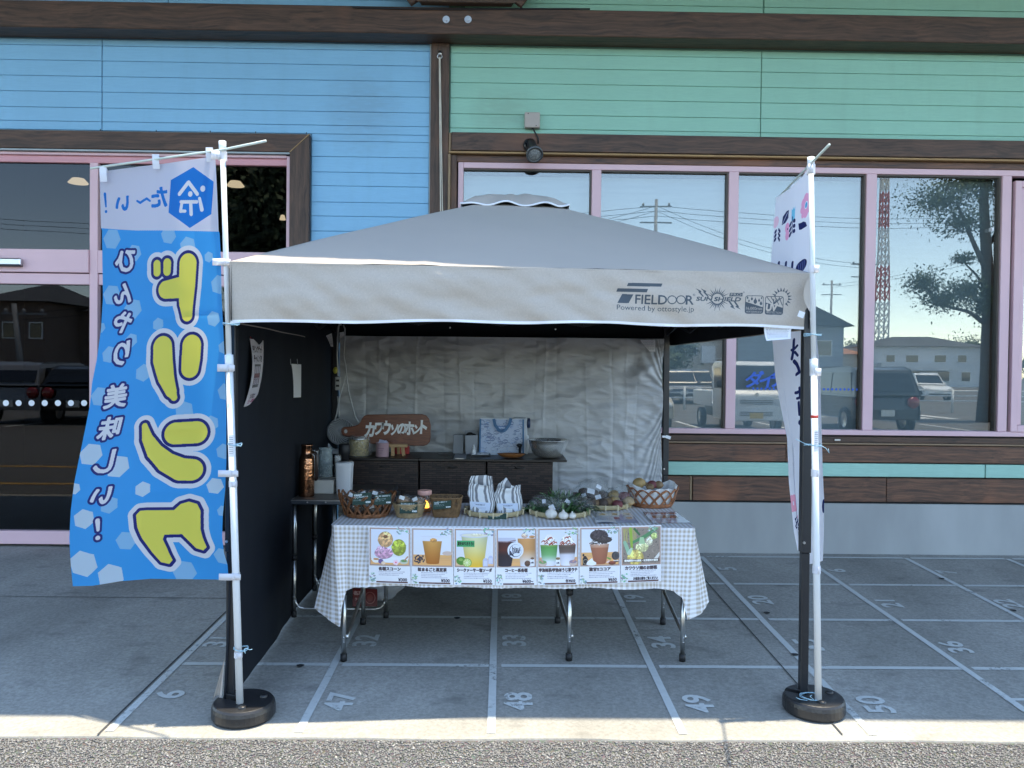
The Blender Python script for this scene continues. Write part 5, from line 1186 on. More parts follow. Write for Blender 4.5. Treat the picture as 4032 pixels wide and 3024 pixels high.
twine(polex(1757)+8, 1750, 3.25, .027, 1.0, [[(.02, 0), (.035, -.006), (.04, .006)]], 'pale twine knot at mid height of the left banner pole')
twine(3203, 1318, 3.33, .035, 1.0, [], 'pale twine round the right banner pole and leg under the canopy edge')
twine(3203, 1752, 3.33, .035, 1.0, [[(.02, 0), (.04, -.01), (.055, -.03), (.05, -.012)], [(-.03, 0), (-.06, .014), (-.085, .026)]], 'blue and white twine with loose ends at mid height of the right pole')
twine(3195, 2745, 3.34, .04, 1.1, [[(-.03, 0), (-.06, .004), (-.078, .012)], [(0, 0), (-.02, .018), (-.012, .022)]], 'pale twine at the base of the right pole lying on the weight')

# ================================================================== TABLES, CLOTH, POSTERS
ALU = M('brushed_leg_tube', (.62, .62, .60), .30, 1, var=.06, vs=9, stretch=(1, 1, .2))
RUB = M('black_rubber', (.012, .012, .013), .6)
ZT = at(2016, 2076, 3.785).z
TX0, TX1, TY0, TY1 = -.795, .935, 3.79, 4.45
ft = thing('folding_table', 'long folding table with silver tubular legs under the checked cloth', 'folding table', ((TX0+TX1)/2, 4.1, gz(4.1)))
mb = MB(); mb.box(TX0+.012, TX1-.012, TY0+.012, TY1-.01, ZT-.035, ZT-.006); mb.build('table_top', M('white_table_board', (.6, .6, .58), .5), ft, bevel=.004)
def leg(parent, x, y, zt, r=.0135):
    z0 = gz(y)+.004
    mb = MB(); mb.tube([(x, y, z0+.02), (x, y, z0+.36)], r*.86, 12); l = mb.build('leg', ALU, parent, True)
    mb = MB(); mb.tube([(x, y, z0+.335), (x, y, zt)], r*1.06, 12); mb.build('leg_sleeve', ALU, l, True)
    mb = MB(); mb.tube([(x, y, z0+.322), (x, y, z0+.35)], r*1.3, 12); mb.build('leg_collar', RUB, l, True)
    mb = MB(); mb.tube([(x, y, z0), (x, y, z0+.034)], r*1.2, 12); mb.build('leg_foot', RUB, l, True)
    for dz in (.095, .117): mb = MB(); mb.tube([(x+.001, y-r-.004, z0+dz), (x+.001, y-r+.003, z0+dz)], .004, 8); mb.build('leg_rivet', SILVER, l, True)
    return l
for xf, yf, xr, yr in ((-.747, 3.878, -.742, 4.396), (.348, 3.905, .329, 4.437), (.945, 3.905, .930, 4.43)):
    xf = min(xf, TX1-.03); xr = min(xr, TX1-.02)
    leg(ft, xf, yf, ZT-.03); lr = leg(ft, xr, yr, ZT-.03)
    z0 = gz(yf); mb = MB(); mb.tube([(xr, yr, z0+.30), (xr, yr-.012, z0+.235), (xr, yr-.04, z0+.20), (xf+.012, yf+.06, z0+.125), (xf+.012, yf+.004, z0+.118)], .010, 8); mb.build('leg_brace', ALU, lr, True)
# --- checked cloth
def gingham():
    m = bpy.data.materials.new('beige_gingham'); m.use_nodes = True; t = m.node_tree; L = t.links; p = t.nodes['Principled BSDF']
    tc = nn(t, 'ShaderNodeTexCoord'); sx = nn(t, 'ShaderNodeSeparateXYZ'); L.new(tc.outputs['UV'], sx.inputs[0]); o = []
    for i in range(2):
        d = nn(t, 'ShaderNodeMath', operation='DIVIDE'); d.inputs[1].default_value = .0212; L.new(sx.outputs[i], d.inputs[0])
        f = nn(t, 'ShaderNodeMath', operation='FRACT'); L.new(d.outputs[0], f.inputs[0]); g = nn(t, 'ShaderNodeMath', operation='GREATER_THAN'); g.inputs[1].default_value = .5; L.new(f.outputs[0], g.inputs[0]); o.append(g)
    a = nn(t, 'ShaderNodeMath', operation='ADD'); L.new(o[0].outputs[0], a.inputs[0]); L.new(o[1].outputs[0], a.inputs[1])
    h = nn(t, 'ShaderNodeMath', operation='MULTIPLY'); h.inputs[1].default_value = .5; L.new(a.outputs[0], h.inputs[0])
    cr = nn(t, 'ShaderNodeValToRGB'); cr.color_ramp.interpolation = 'CONSTANT'; e = cr.color_ramp.elements; e[0].color = (.84, .84, .88, 1); e[1].position = .75; e[1].color = (.50, .44, .37, 1); e2 = e.new(.25); e2.color = (.70, .68, .67, 1)
    L.new(h.outputs[0], cr.inputs[0]); L.new(cr.outputs[0], p.inputs['Base Color']); p.inputs['Roughness'].default_value = .85; p.inputs['Specular IOR Level'].default_value = .15
    nz = nn(t, 'ShaderNodeTexNoise'); nz.inputs['Scale'].default_value = 500; L.new(tc.outputs['Object'], nz.inputs[0]); bp = nn(t, 'ShaderNodeBump'); bp.inputs['Strength'].default_value = .15; bp.inputs['Distance'].default_value = .001; L.new(nz.outputs[0], bp.inputs['Height']); L.new(bp.outputs[0], p.inputs['Normal'])
    return m
GING = gingham()
KEY = [((TX0, 4.45), (-.86, 4.45, .36)), ((TX0, 4.25), (-.885, 4.22, .37)), ((TX0, 4.05), (-.86, 4.0, .38)), ((TX0, 3.90), (-.885, 3.87, .415)), ((TX0-.002, 3.82), (-.80, 3.785, .455)), ((TX0+.012, 3.79), (-.747, 3.752, .475)),
       ((TX0+.035, TY0), (-.742, 3.762, .385)), ((TX0+.07, TY0), (-.722, 3.778, .305)), ((TX0+.12, TY0), (-.675, 3.772, .285)), ((-.4, TY0), (-.4, 3.768, .282)), ((0, TY0), (0, 3.765, .286)), ((.4, TY0), (.4, 3.768, .284)), ((.75, TY0), (.745, 3.772, .286)),
       ((.84, TY0), (.83, 3.776, .296)), ((.89, TY0), (.872, 3.772, .325)), ((.925, TY0), (.893, 3.750, .425)), ((TX1, 3.81), (.965, 3.785, .405)), ((TX1+.003, 3.87), (1.015, 3.84, .365)), ((TX1, 4.05), (.965, 4.03, .35)), ((TX1, 4.25), (1.0, 4.25, .35)), ((TX1, 4.45), (.97, 4.45, .35))]
acc = [0]
for (a, _), (b, _) in zip(KEY, KEY[1:]): acc.append(acc[-1]+math.hypot(b[0]-a[0], b[1]-a[1]))
def drape(s, v):
    d = s*acc[-1]; i = max(k for k in range(len(acc)) if acc[k] <= d+1e-9); i = min(i, len(acc)-2); t = (d-acc[i])/(acc[i+1]-acc[i])
    (a, A), (b, B) = KEY[i], KEY[i+1]; q = smooth(t)*.5+t*.5
    tx, ty = lerp(a[0], b[0], t), lerp(a[1], b[1], t); bx_, by_, D = [lerp(A[k], B[k], q) for k in range(3)]
    D = D+.004*mnoise.noise(Vector((d*60, 0, 0)))+.006*mnoise.noise(Vector((d*6, 2, 0)))
    f = v**.85; wv = .010*math.sin(d*21)*v*v+.006*mnoise.noise(Vector((d*9, v*2, 4)))*v
    rl = max(0, 1-v*14)
    return Vector((lerp(tx, bx_, f)+wv*.4, lerp(ty, by_, f)+wv, ZT+.001-D*v+.0012*rl)), d, D*v
mb = MB(); mb.grid(lambda s, v: drape(s, v)[0], 420, 22, 0, lambda s, v: drape(s, v)[1:])
drop = mb
mb2 = MB(); W_ = acc[-1]
def topc(u, v):
    x = lerp(TX0-.001, TX1+.001, u); y = lerp(TY0, TY1, v); z = ZT+.0015+.0015*mnoise.noise(Vector((x*7, y*7, 0)))
    return Vector((x, y, z))
i0 = acc[5]-.012
mb.grid(topc, 40, 16, 0, lambda u, v: (i0+(TX1-TX0)*u+.012, -(TY1-TY0)*v))
tcl = mb.build('tablecloth', GING, None, True, loc=((TX0+TX1)/2, 4.1, ZT), weld=True); tag(tcl, 'beige and white gingham tablecloth with frayed hem over the long table', 'tablecloth')

# --- menu posters
FRM = rgb(176, 150, 138); PAP = rgb(232, 234, 240); TXT = rgb(70, 58, 66); WOODC = rgb(232, 178, 118)
def leaves(cv, ox, oy, sx, sy, seed):
    g = random.Random(seed)
    for k in range(15):
        x, y = ox+g.uniform(0, sx), oy+g.uniform(0, sy); cv.ell(x, y, g.uniform(1.6, 4.0), g.uniform(1.2, 2.2), rgb(*[int(c*g.uniform(.8, 1.12)) for c in (150, 178, 168)]), rot=g.uniform(-.8, .8))
    for k in range(5): cv.ell(ox+g.uniform(0, sx), oy+g.uniform(0, sy), 1.6, 1.6, rgb(205, 224, 222))
def poster(title, price, art, seed, tw=70, small=4):
    cv = Cv(300, 414, (0, 0, 100, 138), PAP)
    cv.rect(2, 3, 98.5, 95, FRM); cv.rect(5.5, 6.5, 95.5, 91.5, lambda x, y: np.stack([.86-.10*np.sin(x*.05)*0+(y-6)*.0004, .89+(y-6)*.0001, .95-(y-6)*.0005], -1)); art(cv)
    leaves(cv, 68, 2, 28, 16, seed)
    cv.text(title, 50, 102, 8.4, TXT, width=tw, bold=.55)
    g = random.Random(seed)
    for k in range(small):
        y = 108.2+k*4.1; x = 24
        while x < 86-(k*7 % 20): wd = g.uniform(1.2, 3.2); cv.rect(x, y, x+wd, y+1.8, rgb(178, 178, 194) if g.random() < .8 else rgb(150, 148, 168)); x += wd+.8
    leaves(cv, 3, 113, 13, 22, seed+5)
    cv.rect(18, 132.6, 93, 136.4, rgb(92, 62, 58)); cv.rect(40, 133.8, 56, 135.2, rgb(130, 100, 95))
    cv.text(price, 91, 128, 7.2, rgb(48, 46, 62), anchor='r', bold=.42, **({'width': 60} if len(price) > 8 else {}))
    return cv
def woodfloor(cv, y0=66, col=WOODC):
    cv.rect(5.5, y0, 95.5, 91.5, col); g = random.Random(4)
    for k in range(14): y = g.uniform(y0+1, 90); cv.stroke([(5.6, y), (95, y+g.uniform(-2, 2))], tuple(c*g.uniform(.88, 1.06) for c in col), r=.7, al=.6)
def lump(cv, cx, cy, rx, ry, col, seed, amp=.18):
    g = random.Random(seed); m = cv.mell(cx, cy, rx, ry); cv.put(m, tuple(c*.82 for c in col))
    for k in range(60):
        a = g.uniform(0, 6.28); r = math.sqrt(g.random())*.88; x, y = cx+rx*r*math.cos(a), cy+ry*r*math.sin(a); f = g.uniform(.78, 1.2)*(1.08-.25*(y-cy)/ry)
        cv.put(cv.mell(x, y, rx*.2, ry*.14, g.uniform(0, 3)), tuple(min(1, c*f) for c in col))
def cup(cv, x0, x1, y0, y1, xt0, xt1, cols, lid=True):
    pts = [(x0, y0), (x1, y0), (xt1, y1), (xt0, y1)]; m = cv.mpoly(pts)|cv.mell((xt0+xt1)/2, y1, (xt1-xt0)/2, 2.5)
    def f(x, y):
        t = np.clip((y-y0)/(y1-y0), 0, 1); C_ = np.array([c for _, c in cols]); T = [t_ for t_, _ in cols]
        s = 1-.18*np.abs((x-(x0+x1)/2)/((x1-x0)/2))**2
        return np.clip(np.stack([np.interp(t, T, C_[:, k])*s for k in range(3)], -1), 0, 1)
    cv.put(m, f)
    if lid: cv.ell((x0+x1)/2, y0, (x1-x0)/2+3, 2.6, rgb(214, 218, 232)); cv.ell((x0+x1)/2, y0+.4, (x1-x0)/2, 1.7, rgb(228, 232, 240))
def art1(cv):
    woodfloor(cv, 78); cv.ell(50, 80, 44, 7, rgb(236, 238, 246)); cv.ell(20, 52, 14, 24, rgb(222, 226, 240))
    lump(cv, 40, 31, 18, 19, rgb(214, 170, 122), 1); lump(cv, 40, 24, 5, 4, rgb(120, 84, 56), 9); lump(cv, 72, 50, 17, 20, rgb(160, 172, 66), 2); lump(cv, 36, 64, 22, 14, rgb(206, 158, 186), 3); lump(cv, 28, 56, 9, 9, rgb(214, 172, 198), 5)
    cv.ell(18, 82, 10, 6, rgb(240, 236, 232)); cv.ell(18, 79, 7, 2.5, rgb(196, 140, 90)); cv.ell(29, 84, 6, 6, rgb(112, 92, 150)); cv.ell(35, 88, 5, 4, rgb(240, 214, 186))
    for k in range(5): cv.ell(65+4*math.cos(k*1.257), 86+4*math.sin(k*1.257), 3, 3, rgb(250, 214, 226))
    cv.ell(65, 86, 1.8, 1.8, rgb(220, 60, 110)); cv.ell(84, 84, 10, 6, rgb(196, 200, 184)); cv.ell(84, 82, 7, 3, rgb(110, 150, 90)); cv.stroke([(86, 80), (93, 72)], rgb(190, 140, 110), r=1.6)
def art2(cv):
    woodfloor(cv, 66); cv.ell(86, 62, 12, 5, rgb(206, 186, 176)); cup(cv, 27, 73, 33, 86, 36, 66, [(0, rgb(214, 160, 84)), (1, rgb(178, 108, 44))], False)
    cv.ell(50, 22, 28, 2.4, rgb(216, 220, 234)); cv.poly([(27, 24), (73, 24), (73, 33), (27, 33)], rgb(222, 226, 238)); lump(cv, 53, 31, 8, 5, rgb(208, 150, 84), 2)
    g = random.Random(3)
    for k in range(40): a = g.uniform(0, 6.28); r = g.random()*13; cv.ell(20+r*math.cos(a), 78+r*.85*math.sin(a), 2.0, 2.0, rgb(52, 48, 64)); cv.ell(19.5+r*math.cos(a), 77.4+r*.85*math.sin(a), .6, .6, rgb(120, 118, 136))
def art3(cv):
    woodfloor(cv, 74, rgb(236, 196, 158)); cup(cv, 18, 82, 20, 93, 30, 72, [(0, rgb(214, 220, 186)), (.5, rgb(228, 216, 140)), (1, rgb(236, 190, 60))], False)
    cv.ell(50, 18, 36, 6, rgb(206, 210, 226)); cv.ell(50, 18, 31, 4, rgb(226, 224, 206)); lump(cv, 55, 17, 14, 2.5, rgb(230, 222, 190), 3)
    cv.ell(18, 80, 12, 10, rgb(86, 140, 60)); cv.ell(17, 77, 5, 3.5, rgb(140, 180, 96)); cv.ell(32, 84, 11, 10.5, rgb(128, 168, 80)); cv.ell(32, 84, 9.5, 9, rgb(196, 216, 130))
    for k in range(9): cv.stroke([(32, 84), (32+9*math.cos(k*.698), 84+8.5*math.sin(k*.698))], rgb(236, 242, 206), r=.45)
    for x, y in ((76, 82), (89, 76)): cv.poly([(x-6, y+11), (x-6, y-4), (x-3, y-9), (x+3, y-9), (x+6, y-4), (x+6, y+11)], rgb(192, 198, 226)); cv.poly([(x-4, y+9), (x-4, y-3), (x+4, y-3), (x+4, y+9)], rgb(214, 216, 232))
    cv.rect(7.5, 31, 50, 46, rgb(66, 164, 106)); cv.text('夏をのりきろう!!', 28.5, 38.5, 8.5, rgb(20, 30, 26), width=38, bold=.35)
def art4(cv):
    woodfloor(cv, 74); cup(cv, 5.6, 48, 34, 91, 5.6, 38, [(0, rgb(70, 40, 44)), (.35, rgb(92, 44, 40)), (.6, rgb(40, 34, 46)), (1, rgb(44, 40, 56))], False); cv.rect(5.6, 24, 48, 34, rgb(196, 200, 220)); cv.stroke([(5.6, 33), (28, 34), (48, 30)], rgb(150, 130, 140), r=1.3)
    cup(cv, 53, 95.4, 26, 91, 60, 95.4, [(0, rgb(214, 160, 104)), (.4, rgb(206, 154, 100)), (.75, rgb(226, 206, 190)), (1, rgb(226, 226, 236))], False); cv.rect(52, 22, 95.4, 26, rgb(222, 224, 234)); lump(cv, 70, 19, 8, 6, rgb(214, 184, 164), 4); lump(cv, 88, 22, 7, 3, rgb(190, 140, 90), 8)
    cv.ell(48, 54, 19.5, 19.5, rgb(226, 232, 246)); m = cv.mell(48, 55, 15, 15)&~cv.mell(48.6, 54.6, 14.2, 14.2); cv.put(m, rgb(58, 64, 84))
    cv.text('hisui', 50, 51, 11, rgb(44, 48, 66), width=19, bold=.25); cv.text('COFFEE', 49, 59, 3.6, rgb(44, 48, 66), width=17, bold=.35); cv.poly([(33, 57), (36, 55), (40, 62), (46, 61), (42, 64), (46, 71), (37, 66), (33, 68)], rgb(58, 64, 84))
    lump(cv, 77, 86, 7, 7, rgb(96, 72, 62), 6); cv.poly([(84, 80), (85, 73), (93, 73), (94, 80), (94, 92), (84, 92)], rgb(232, 234, 244)); cv.ell(89, 74, 4.5, 2.6, rgb(120, 90, 70)); cv.text('milk', 89, 84, 3, rgb(50, 50, 60), width=7, bold=.2)
def cream(cv, cx, cy, w_, h, seed, sauce):
    g = random.Random(seed); cv.poly([(cx-w_, cy), (cx-w_*.7, cy-h*.5), (cx-w_*.2, cy-h), (cx+w_*.25, cy-h*.98), (cx+w_*.75, cy-h*.45), (cx+w_, cy)], rgb(238, 236, 240)); lump(cv, cx, cy-h*.35, w_*.8, h*.4, rgb(242, 238, 240), seed)
    for k in range(11): x = cx+g.uniform(-.75, .75)*w_; y = cy-g.uniform(.05, .9)*h*(1-abs(x-cx)/w_*.7); cv.stroke([(x-w_*.18, y+h*.10), (x+w_*.1, y-h*.06), (x+w_*.2, y+h*.06)], sauce, r=1.0)
def art5(cv):
    woodfloor(cv, 72)
    for x, cols, s in ((28, [(0, rgb(150, 170, 96)), (.12, rgb(92, 160, 84)), (.5, rgb(120, 180, 120)), (.85, rgb(226, 232, 240)), (1, rgb(232, 234, 244))], 3), (72, [(0, rgb(120, 100, 90)), (.15, rgb(92, 78, 74)), (.38, rgb(110, 96, 92)), (.5, rgb(214, 214, 226)), (1, rgb(236, 236, 246))], 7)):
        cup(cv, x-21, x+21, 42, 90, x-16, x+16, cols, False); cream(cv, x, 42, 20, 25, s, rgb(156, 66, 48))
    cv.poly([(44, 90), (44, 80), (47, 76), (53, 76), (55, 80), (55, 92), (45, 92)], rgb(236, 238, 246)); cv.ell(49.5, 75, 5, 3, rgb(130, 110, 80)); cv.text('milk', 49.5, 85, 3, rgb(50, 50, 60), width=7, bold=.2)
    for x, c in ((13, rgb(120, 160, 100)), (86, rgb(150, 130, 150))): cv.ell(x, 86, 10, 7, rgb(206, 186, 176)); cv.ell(x, 83, 9, 4, c); cv.stroke([(x+(-6 if x < 50 else 6), 76), (x, 83)], rgb(196, 150, 136), r=1.8)
def art6(cv):
    woodfloor(cv, 62); cup(cv, 25, 73, 40, 88, 36, 65, [(0, rgb(206, 176, 160)), (.2, rgb(200, 150, 122)), (.25, rgb(172, 112, 86)), (1, rgb(160, 98, 74))], False); cream(cv, 48, 42, 28, 14, 4, rgb(70, 60, 60)); lump(cv, 48, 22, 22, 14, rgb(66, 60, 66), 3); lump(cv, 60, 32, 20, 8, rgb(70, 64, 66), 9)
    cv.poly([(8, 92), (8, 76), (12, 70), (16, 70), (21, 78), (21, 92)], rgb(44, 42, 50)); cv.ell(10, 68, 2.4, 3.2, rgb(44, 42, 50)); m = cv.mell(15, 84, 6, 6)&~cv.mell(15, 84, 5, 5); cv.put(m, rgb(190, 180, 160))
    cv.poly([(17, 91), (19, 84), (27, 78), (31, 75), (34, 82), (41, 86), (41, 91)], rgb(246, 246, 250)); cv.ell(29, 89, 12, 4, rgb(240, 242, 250)); cv.ell(88, 71, 9, 10, rgb(64, 62, 66)); cv.ell(90.5, 71, 7.5, 9.4, rgb(82, 80, 84)); cv.ell(90.5, 71, 4, 5, rgb(70, 68, 72)); cv.ell(90, 84, 7, 2.2, rgb(66, 62, 66)); cv.rect(83, 82, 96, 83.6, rgb(232, 232, 238))
    cv.ell(70, 85, 7, 4, rgb(210, 160, 110), rot=-.6); cv.ell(70, 85, 4.6, 2.4, rgb(240, 206, 196), rot=-.6); lump(cv, 80, 88, 9, 4.5, rgb(120, 66, 50), 4); cv.ell(72, 77, 6, 2, rgb(120, 160, 80), rot=.4)
def art7(cv):
    cv.rect(5.5, 6.5, 95.5, 91.5, rgb(146, 134, 124)); g = random.Random(8)
    for k in range(420): x, y = g.uniform(6, 95), g.uniform(7, 91); v_ = g.uniform(.5, 1.25); cv.ell(x, y, g.uniform(.6, 1.8), g.uniform(.5, 1.1), tuple(min(1, c*v_) for c in rgb(146, 134, 124)), rot=g.uniform(0, 3))
    for k in range(26): x = g.uniform(6, 36); cv.stroke([(x, 7), (x+g.uniform(-6, 6), 40)], rgb(176, 168, 110), r=.5)
    cv.stroke([(88, 8, 3), (60, 26, 4.5), (30, 40, 3)], rgb(84, 140, 96)); cv.stroke([(24, 7, 3.5), (27, 50, 2.8), (30, 80, 2)], rgb(150, 182, 70)); cv.stroke([(10, 40, 4), (20, 66, 5)], rgb(150, 190, 160)); cv.stroke([(34, 8, 3), (46, 22, 2)], rgb(60, 110, 70))
    for x, y, rx, ry, c in ((52, 52, 16, 12, rgb(214, 214, 160)), (70, 38, 9, 11, rgb(226, 220, 190)), (82, 26, 8, 8, rgb(190, 206, 130)), (36, 76, 20, 18, rgb(222, 200, 116))): lump(cv, x, y, rx, ry, c, int(x), .1)
    cv.poly([(44, 44), (47, 28), (56, 28), (60, 44)], rgb(170, 204, 160)); cv.stroke([(20, 66, 4.5), (26, 56, 3)], rgb(190, 212, 190)); cv.poly([(80, 82), (95.4, 64), (95.4, 74), (88, 84)], rgb(226, 224, 220))
    cv.rect(6, 80.5, 95, 87.5, rgb(88, 66, 60)); cv.text('栽培期間中の農薬・化学肥料不使用', 50, 84, 5, rgb(246, 246, 240), width=82, bold=.25)
specs = [('各種スコーン', '¥300', art1, 52, 'menu poster with three scones, priced 300 yen, leftmost on the cloth'), ('粒まるごと黒豆茶', '¥500', art2, 68, 'menu poster with a cup of black bean tea, priced 500 yen'),
         ('シークァーサー塩ソーダ', '¥550', art3, 84, 'menu poster with citrus salt soda and a green strip, priced 550 yen'), ('コーヒー系各種', '¥600~', art4, 54, 'menu poster with iced coffee, latte and a round coffee logo'),
         ('宇治抹茶/宇治ほうじ茶ラテ', '各¥650', art5, 92, 'menu poster with two cream topped tea lattes, priced 650 yen each'), ('激甘!!ココア', '¥650', art6, 52, 'menu poster with iced cocoa under dark crumbs, priced 650 yen'),
         ('カワウソ畑のお野菜', 'お値段は額をご覧ください', art7, 78, 'menu poster with onions growing in a field, rightmost on the cloth')]
PXL = [1451, 1618, 1786, 1951, 2115, 2280, 2443, 2605]; PT = [2072, 2075, 2077, 2078, 2077, 2074, 2071, 2067]; PB = [2295, 2300, 2304, 2305, 2304, 2301, 2296, 2290]
for i, (ti, pr_, art, tw, lab) in enumerate(specs):
    im = poster(ti, pr_, art, i+1, tw, 3 if i == 0 else 4).image('menu_print'); yv = 3.752
    a, b, c, d = at(PXL[i]+1, PT[i], yv), at(PXL[i+1]-1, PT[i+1], yv), at(PXL[i+1]-1, PB[i+1], yv), at(PXL[i]+1, PB[i], yv)
    mb = MB(); mb.grid(lambda u, v: a.lerp(b, u).lerp(d.lerp(c, u), v)+Vector((0, -.003*math.sin(math.pi*u)-.004*math.sin(v*4+i)*v, 0)), 8, 10, 0, lambda u, v: (u, 1-v))
    mb.grid(lambda u, v: a.lerp(b, u).lerp(d.lerp(c, u), v)+Vector((0, .0008-.003*math.sin(math.pi*u)-.004*math.sin(v*4+i)*v, 0)), 8, 10, 1)
    o = mb.build('menu_poster', [img_mat('menu_print_%d' % i, im, .35, coat=.25), PAPER], None, True, loc=(a+c)/2); tag(o, lab, 'poster', 'menu posters along the front of the table')
# --- sheets lying on the table
def on_top(px, py, z=None):
    d = CR*((px-2016)/FOC)-CU*((py-1512)/FOC)+CF; zz_ = z if z else ZT+.004
    return Vector((0, 0, EYE))+d*((zz_-EYE)/d.z)
cv = Cv(256, 180, (0, 0, 256, 180), rgb(200, 206, 220)); cv.rect(0, 0, 256, 8, rgb(80, 60, 60)); cv.rect(0, 0, 8, 180, rgb(80, 60, 60)); cv.rect(248, 0, 256, 180, rgb(80, 60, 60)); cv.rect(0, 172, 256, 180, rgb(120, 110, 120))
cv.rect(16, 14, 236, 40, rgb(150, 110, 110)); cv.rect(40, 56, 214, 104, rgb(110, 86, 72)); g = random.Random(2)
for k in range(40): cv.ell(g.uniform(44, 210), g.uniform(60, 100), 9, 7, rgb(g.randint(90, 190), g.randint(60, 120), g.randint(50, 80)))
for k in range(5): cv.rect(24, 116+k*11, 24+g.uniform(100, 200), 120+k*11, rgb(90, 90, 110))
M1 = img_mat('table_menu_print', cv.image('table_menu'), .12, .6, coat=.5)
cv = Cv(256, 180, (0, 0, 256, 180), rgb(196, 206, 224)); g = random.Random(6)
for k in range(6):
    x, y = 10+(k % 3)*84, 8+(k//3)*66; cv.rect(x, y, x+76, y+56, rgb(214, 220, 232)); cv.ell(x+38, y+26, 22, 16, rgb(g.randint(150, 200), g.randint(110, 150), g.randint(80, 120))); cv.rect(x+10, y+48, x+60, y+52, rgb(110, 110, 130))
cv.rect(0, 140, 256, 180, rgb(170, 186, 214))
M2 = img_mat('table_list_print', cv.image('table_list'), .12, .6, coat=.5)
def flat_sheet(name, pts, mat, label, z0, group=None, lift=0):
    P = [on_top(x, y, ZT+z0) for x, y in pts]; mb = MB()
    mb.grid(lambda u, v: P[0].lerp(P[1], u).lerp(P[3].lerp(P[2], u), v)+Vector((0, 0, lift*math.sin(u*3.1)*v)), 6, 6, 0, lambda u, v: (u, 1-v))
    o = mb.build(name, mat, None, True, loc=(P[0]+P[2])/2); tag(o, label, 'menu', group); return o
flat_sheet('menu_sheet', [(2531, 2017), (2665, 2015), (2727, 2059), (2568, 2060)], M1, 'glossy laminated menu lying in front of the potato basket at table right', .004, 'menus lying flat on the tablecloth')
flat_sheet('menu_sheet', [(2345, 2018), (2482, 2016), (2516, 2058), (2350, 2060)], M2, 'bluish laminated price list lying between the vegetable tray and the menu', .0036, 'menus lying flat on the tablecloth')
flat_sheet('small_card', [(2334, 2036), (2415, 2036), (2428, 2058), (2345, 2058)], img_mat('small_card_print', label_img('small_card', 8, 6), .2, coat=.3), 'small glossy card propped beside the vegetable tray front edge', .012, None, .004)
# --- low side table with black top
SX0, SX1, SY0, SY1 = -1.335, -.64, 4.46, 5.06
ZS = at(1150, 1966, 4.46).z
st_ = thing('side_table', 'small aluminium edged folding table beside the dark side wall', 'folding table', ((SX0+SX1)/2, 4.75, gz(4.75)))
EDGEM = M('dark_aluminium_edge', (.10, .12, .15), .3, .8); TOPM = M('grey_brown_table_top', (.10, .085, .075), .4, var=.15, vs=12)
SX0 = at(1137, 1966, 4.46).x
mb = MB(); mb.box(SX0, SX1, SY0, SY1, ZS-.030, ZS-.003); mb.build('table_edge', EDGEM, st_, bevel=.006, seg=2)
mb = MB(); mb.box(SX0+.012, SX1-.012, SY0+.012, SY1-.012, ZS-.0029, ZS); mb.build('table_top', TOPM, st_)
mb = MB(); mb.box(SX0+.002, SX1-.002, SY0-.0015, SY0-.0002, ZS-.008, ZS-.0045); mb.build('edge_trim', SILVER, st_)
for px in (1210, 1282): p = at(px, 1978, SY0-.002); mb = MB(); mb.tube([(p.x, SY0-.003, p.z), (p.x, SY0+.002, p.z)], .0045, 8); mb.build('edge_screw', SILVER, st_, True)
for y in (4.505, 5.0):
    xa, xb = at(1158, 2400, 4.505).x, at(1520, 2400, 4.505).x
    z0 = gz(y); la = leg(st_, xa, y, ZS-.03, .0125); leg(st_, xb, y, ZS-.03, .0125)
    zz2 = at(1330, 2397, 4.505).z; mb = MB(); mb.tube([(xa+.006, y, zz2+.055), (xa+.010, y, zz2+.03), (xa+.028, y, zz2+.008), (xa+.06, y, zz2), (xb-.06, y, zz2), (xb-.028, y, zz2+.008), (xb-.010, y, zz2+.03), (xb-.006, y, zz2+.055)], .0075, 8); mb.build('cross_bar', ALU, la, True)
mb = MB(); a = at(1313, 2000, 4.6); mb.tube([(a.x, 4.62, ZS-.03), (a.x, 4.62, ZS-.33)], .011, 10); mb.build('strut', M('dull_strut', (.2, .21, .22), .4, .8), st_, True)
# --- white bag under the table, its red print coloured darker for the shade
cv = Cv(220, 180, (0, 0, 220, 180), rgb(96, 30, 28)); cv.rect(0, 0, 220, 180, rgb(104, 34, 32)); cv.text('名菓', 50, 50, 40, rgb(190, 160, 155), bold=2); cv.text('うなぎ', 60, 110, 26, rgb(190, 160, 155), bold=1); m = cv.mell(155, 95, 48, 62)&~cv.mell(155, 95, 40, 54); cv.put(m, rgb(160, 100, 95)); cv.ell(155, 95, 26, 36, rgb(130, 62, 56))
bagM = cloth_mat('white_poly_bag', (.48, .50, .54), trans=.2, rough=.35, spec=.5, crease=.9)
bag = thing('carrier_bag', 'white plastic carrier bag with a red print under the left table end', 'bag', (at(1460, 2400, 4.75).x, 4.75, gz(4.75)))
c = at(1475, 2355, 4.75); mb = MB(); mb.blob((c.x+.01, 4.80, gz(4.8)+.16), .15, .085, .165, 26, 16, .16, 4, 2.2); 
for i, v_ in enumerate(mb.v): mb.v[i] = (v_[0], v_[1], max(v_[2], gz(v_[1])+.004))
mb.build('bag_body', bagM, bag, True)
a, b = at(1388, 2316, 4.69), at(1485, 2388, 4.69); sheet('bag_print', [a, Vector((b.x, 4.69, a.z-.004)), Vector((b.x, 4.69, b.z)), Vector((a.x, 4.69, b.z))], img_mat('shaded_bag_print', cv.image('shaded_red_bag'), .4), bag, .01)

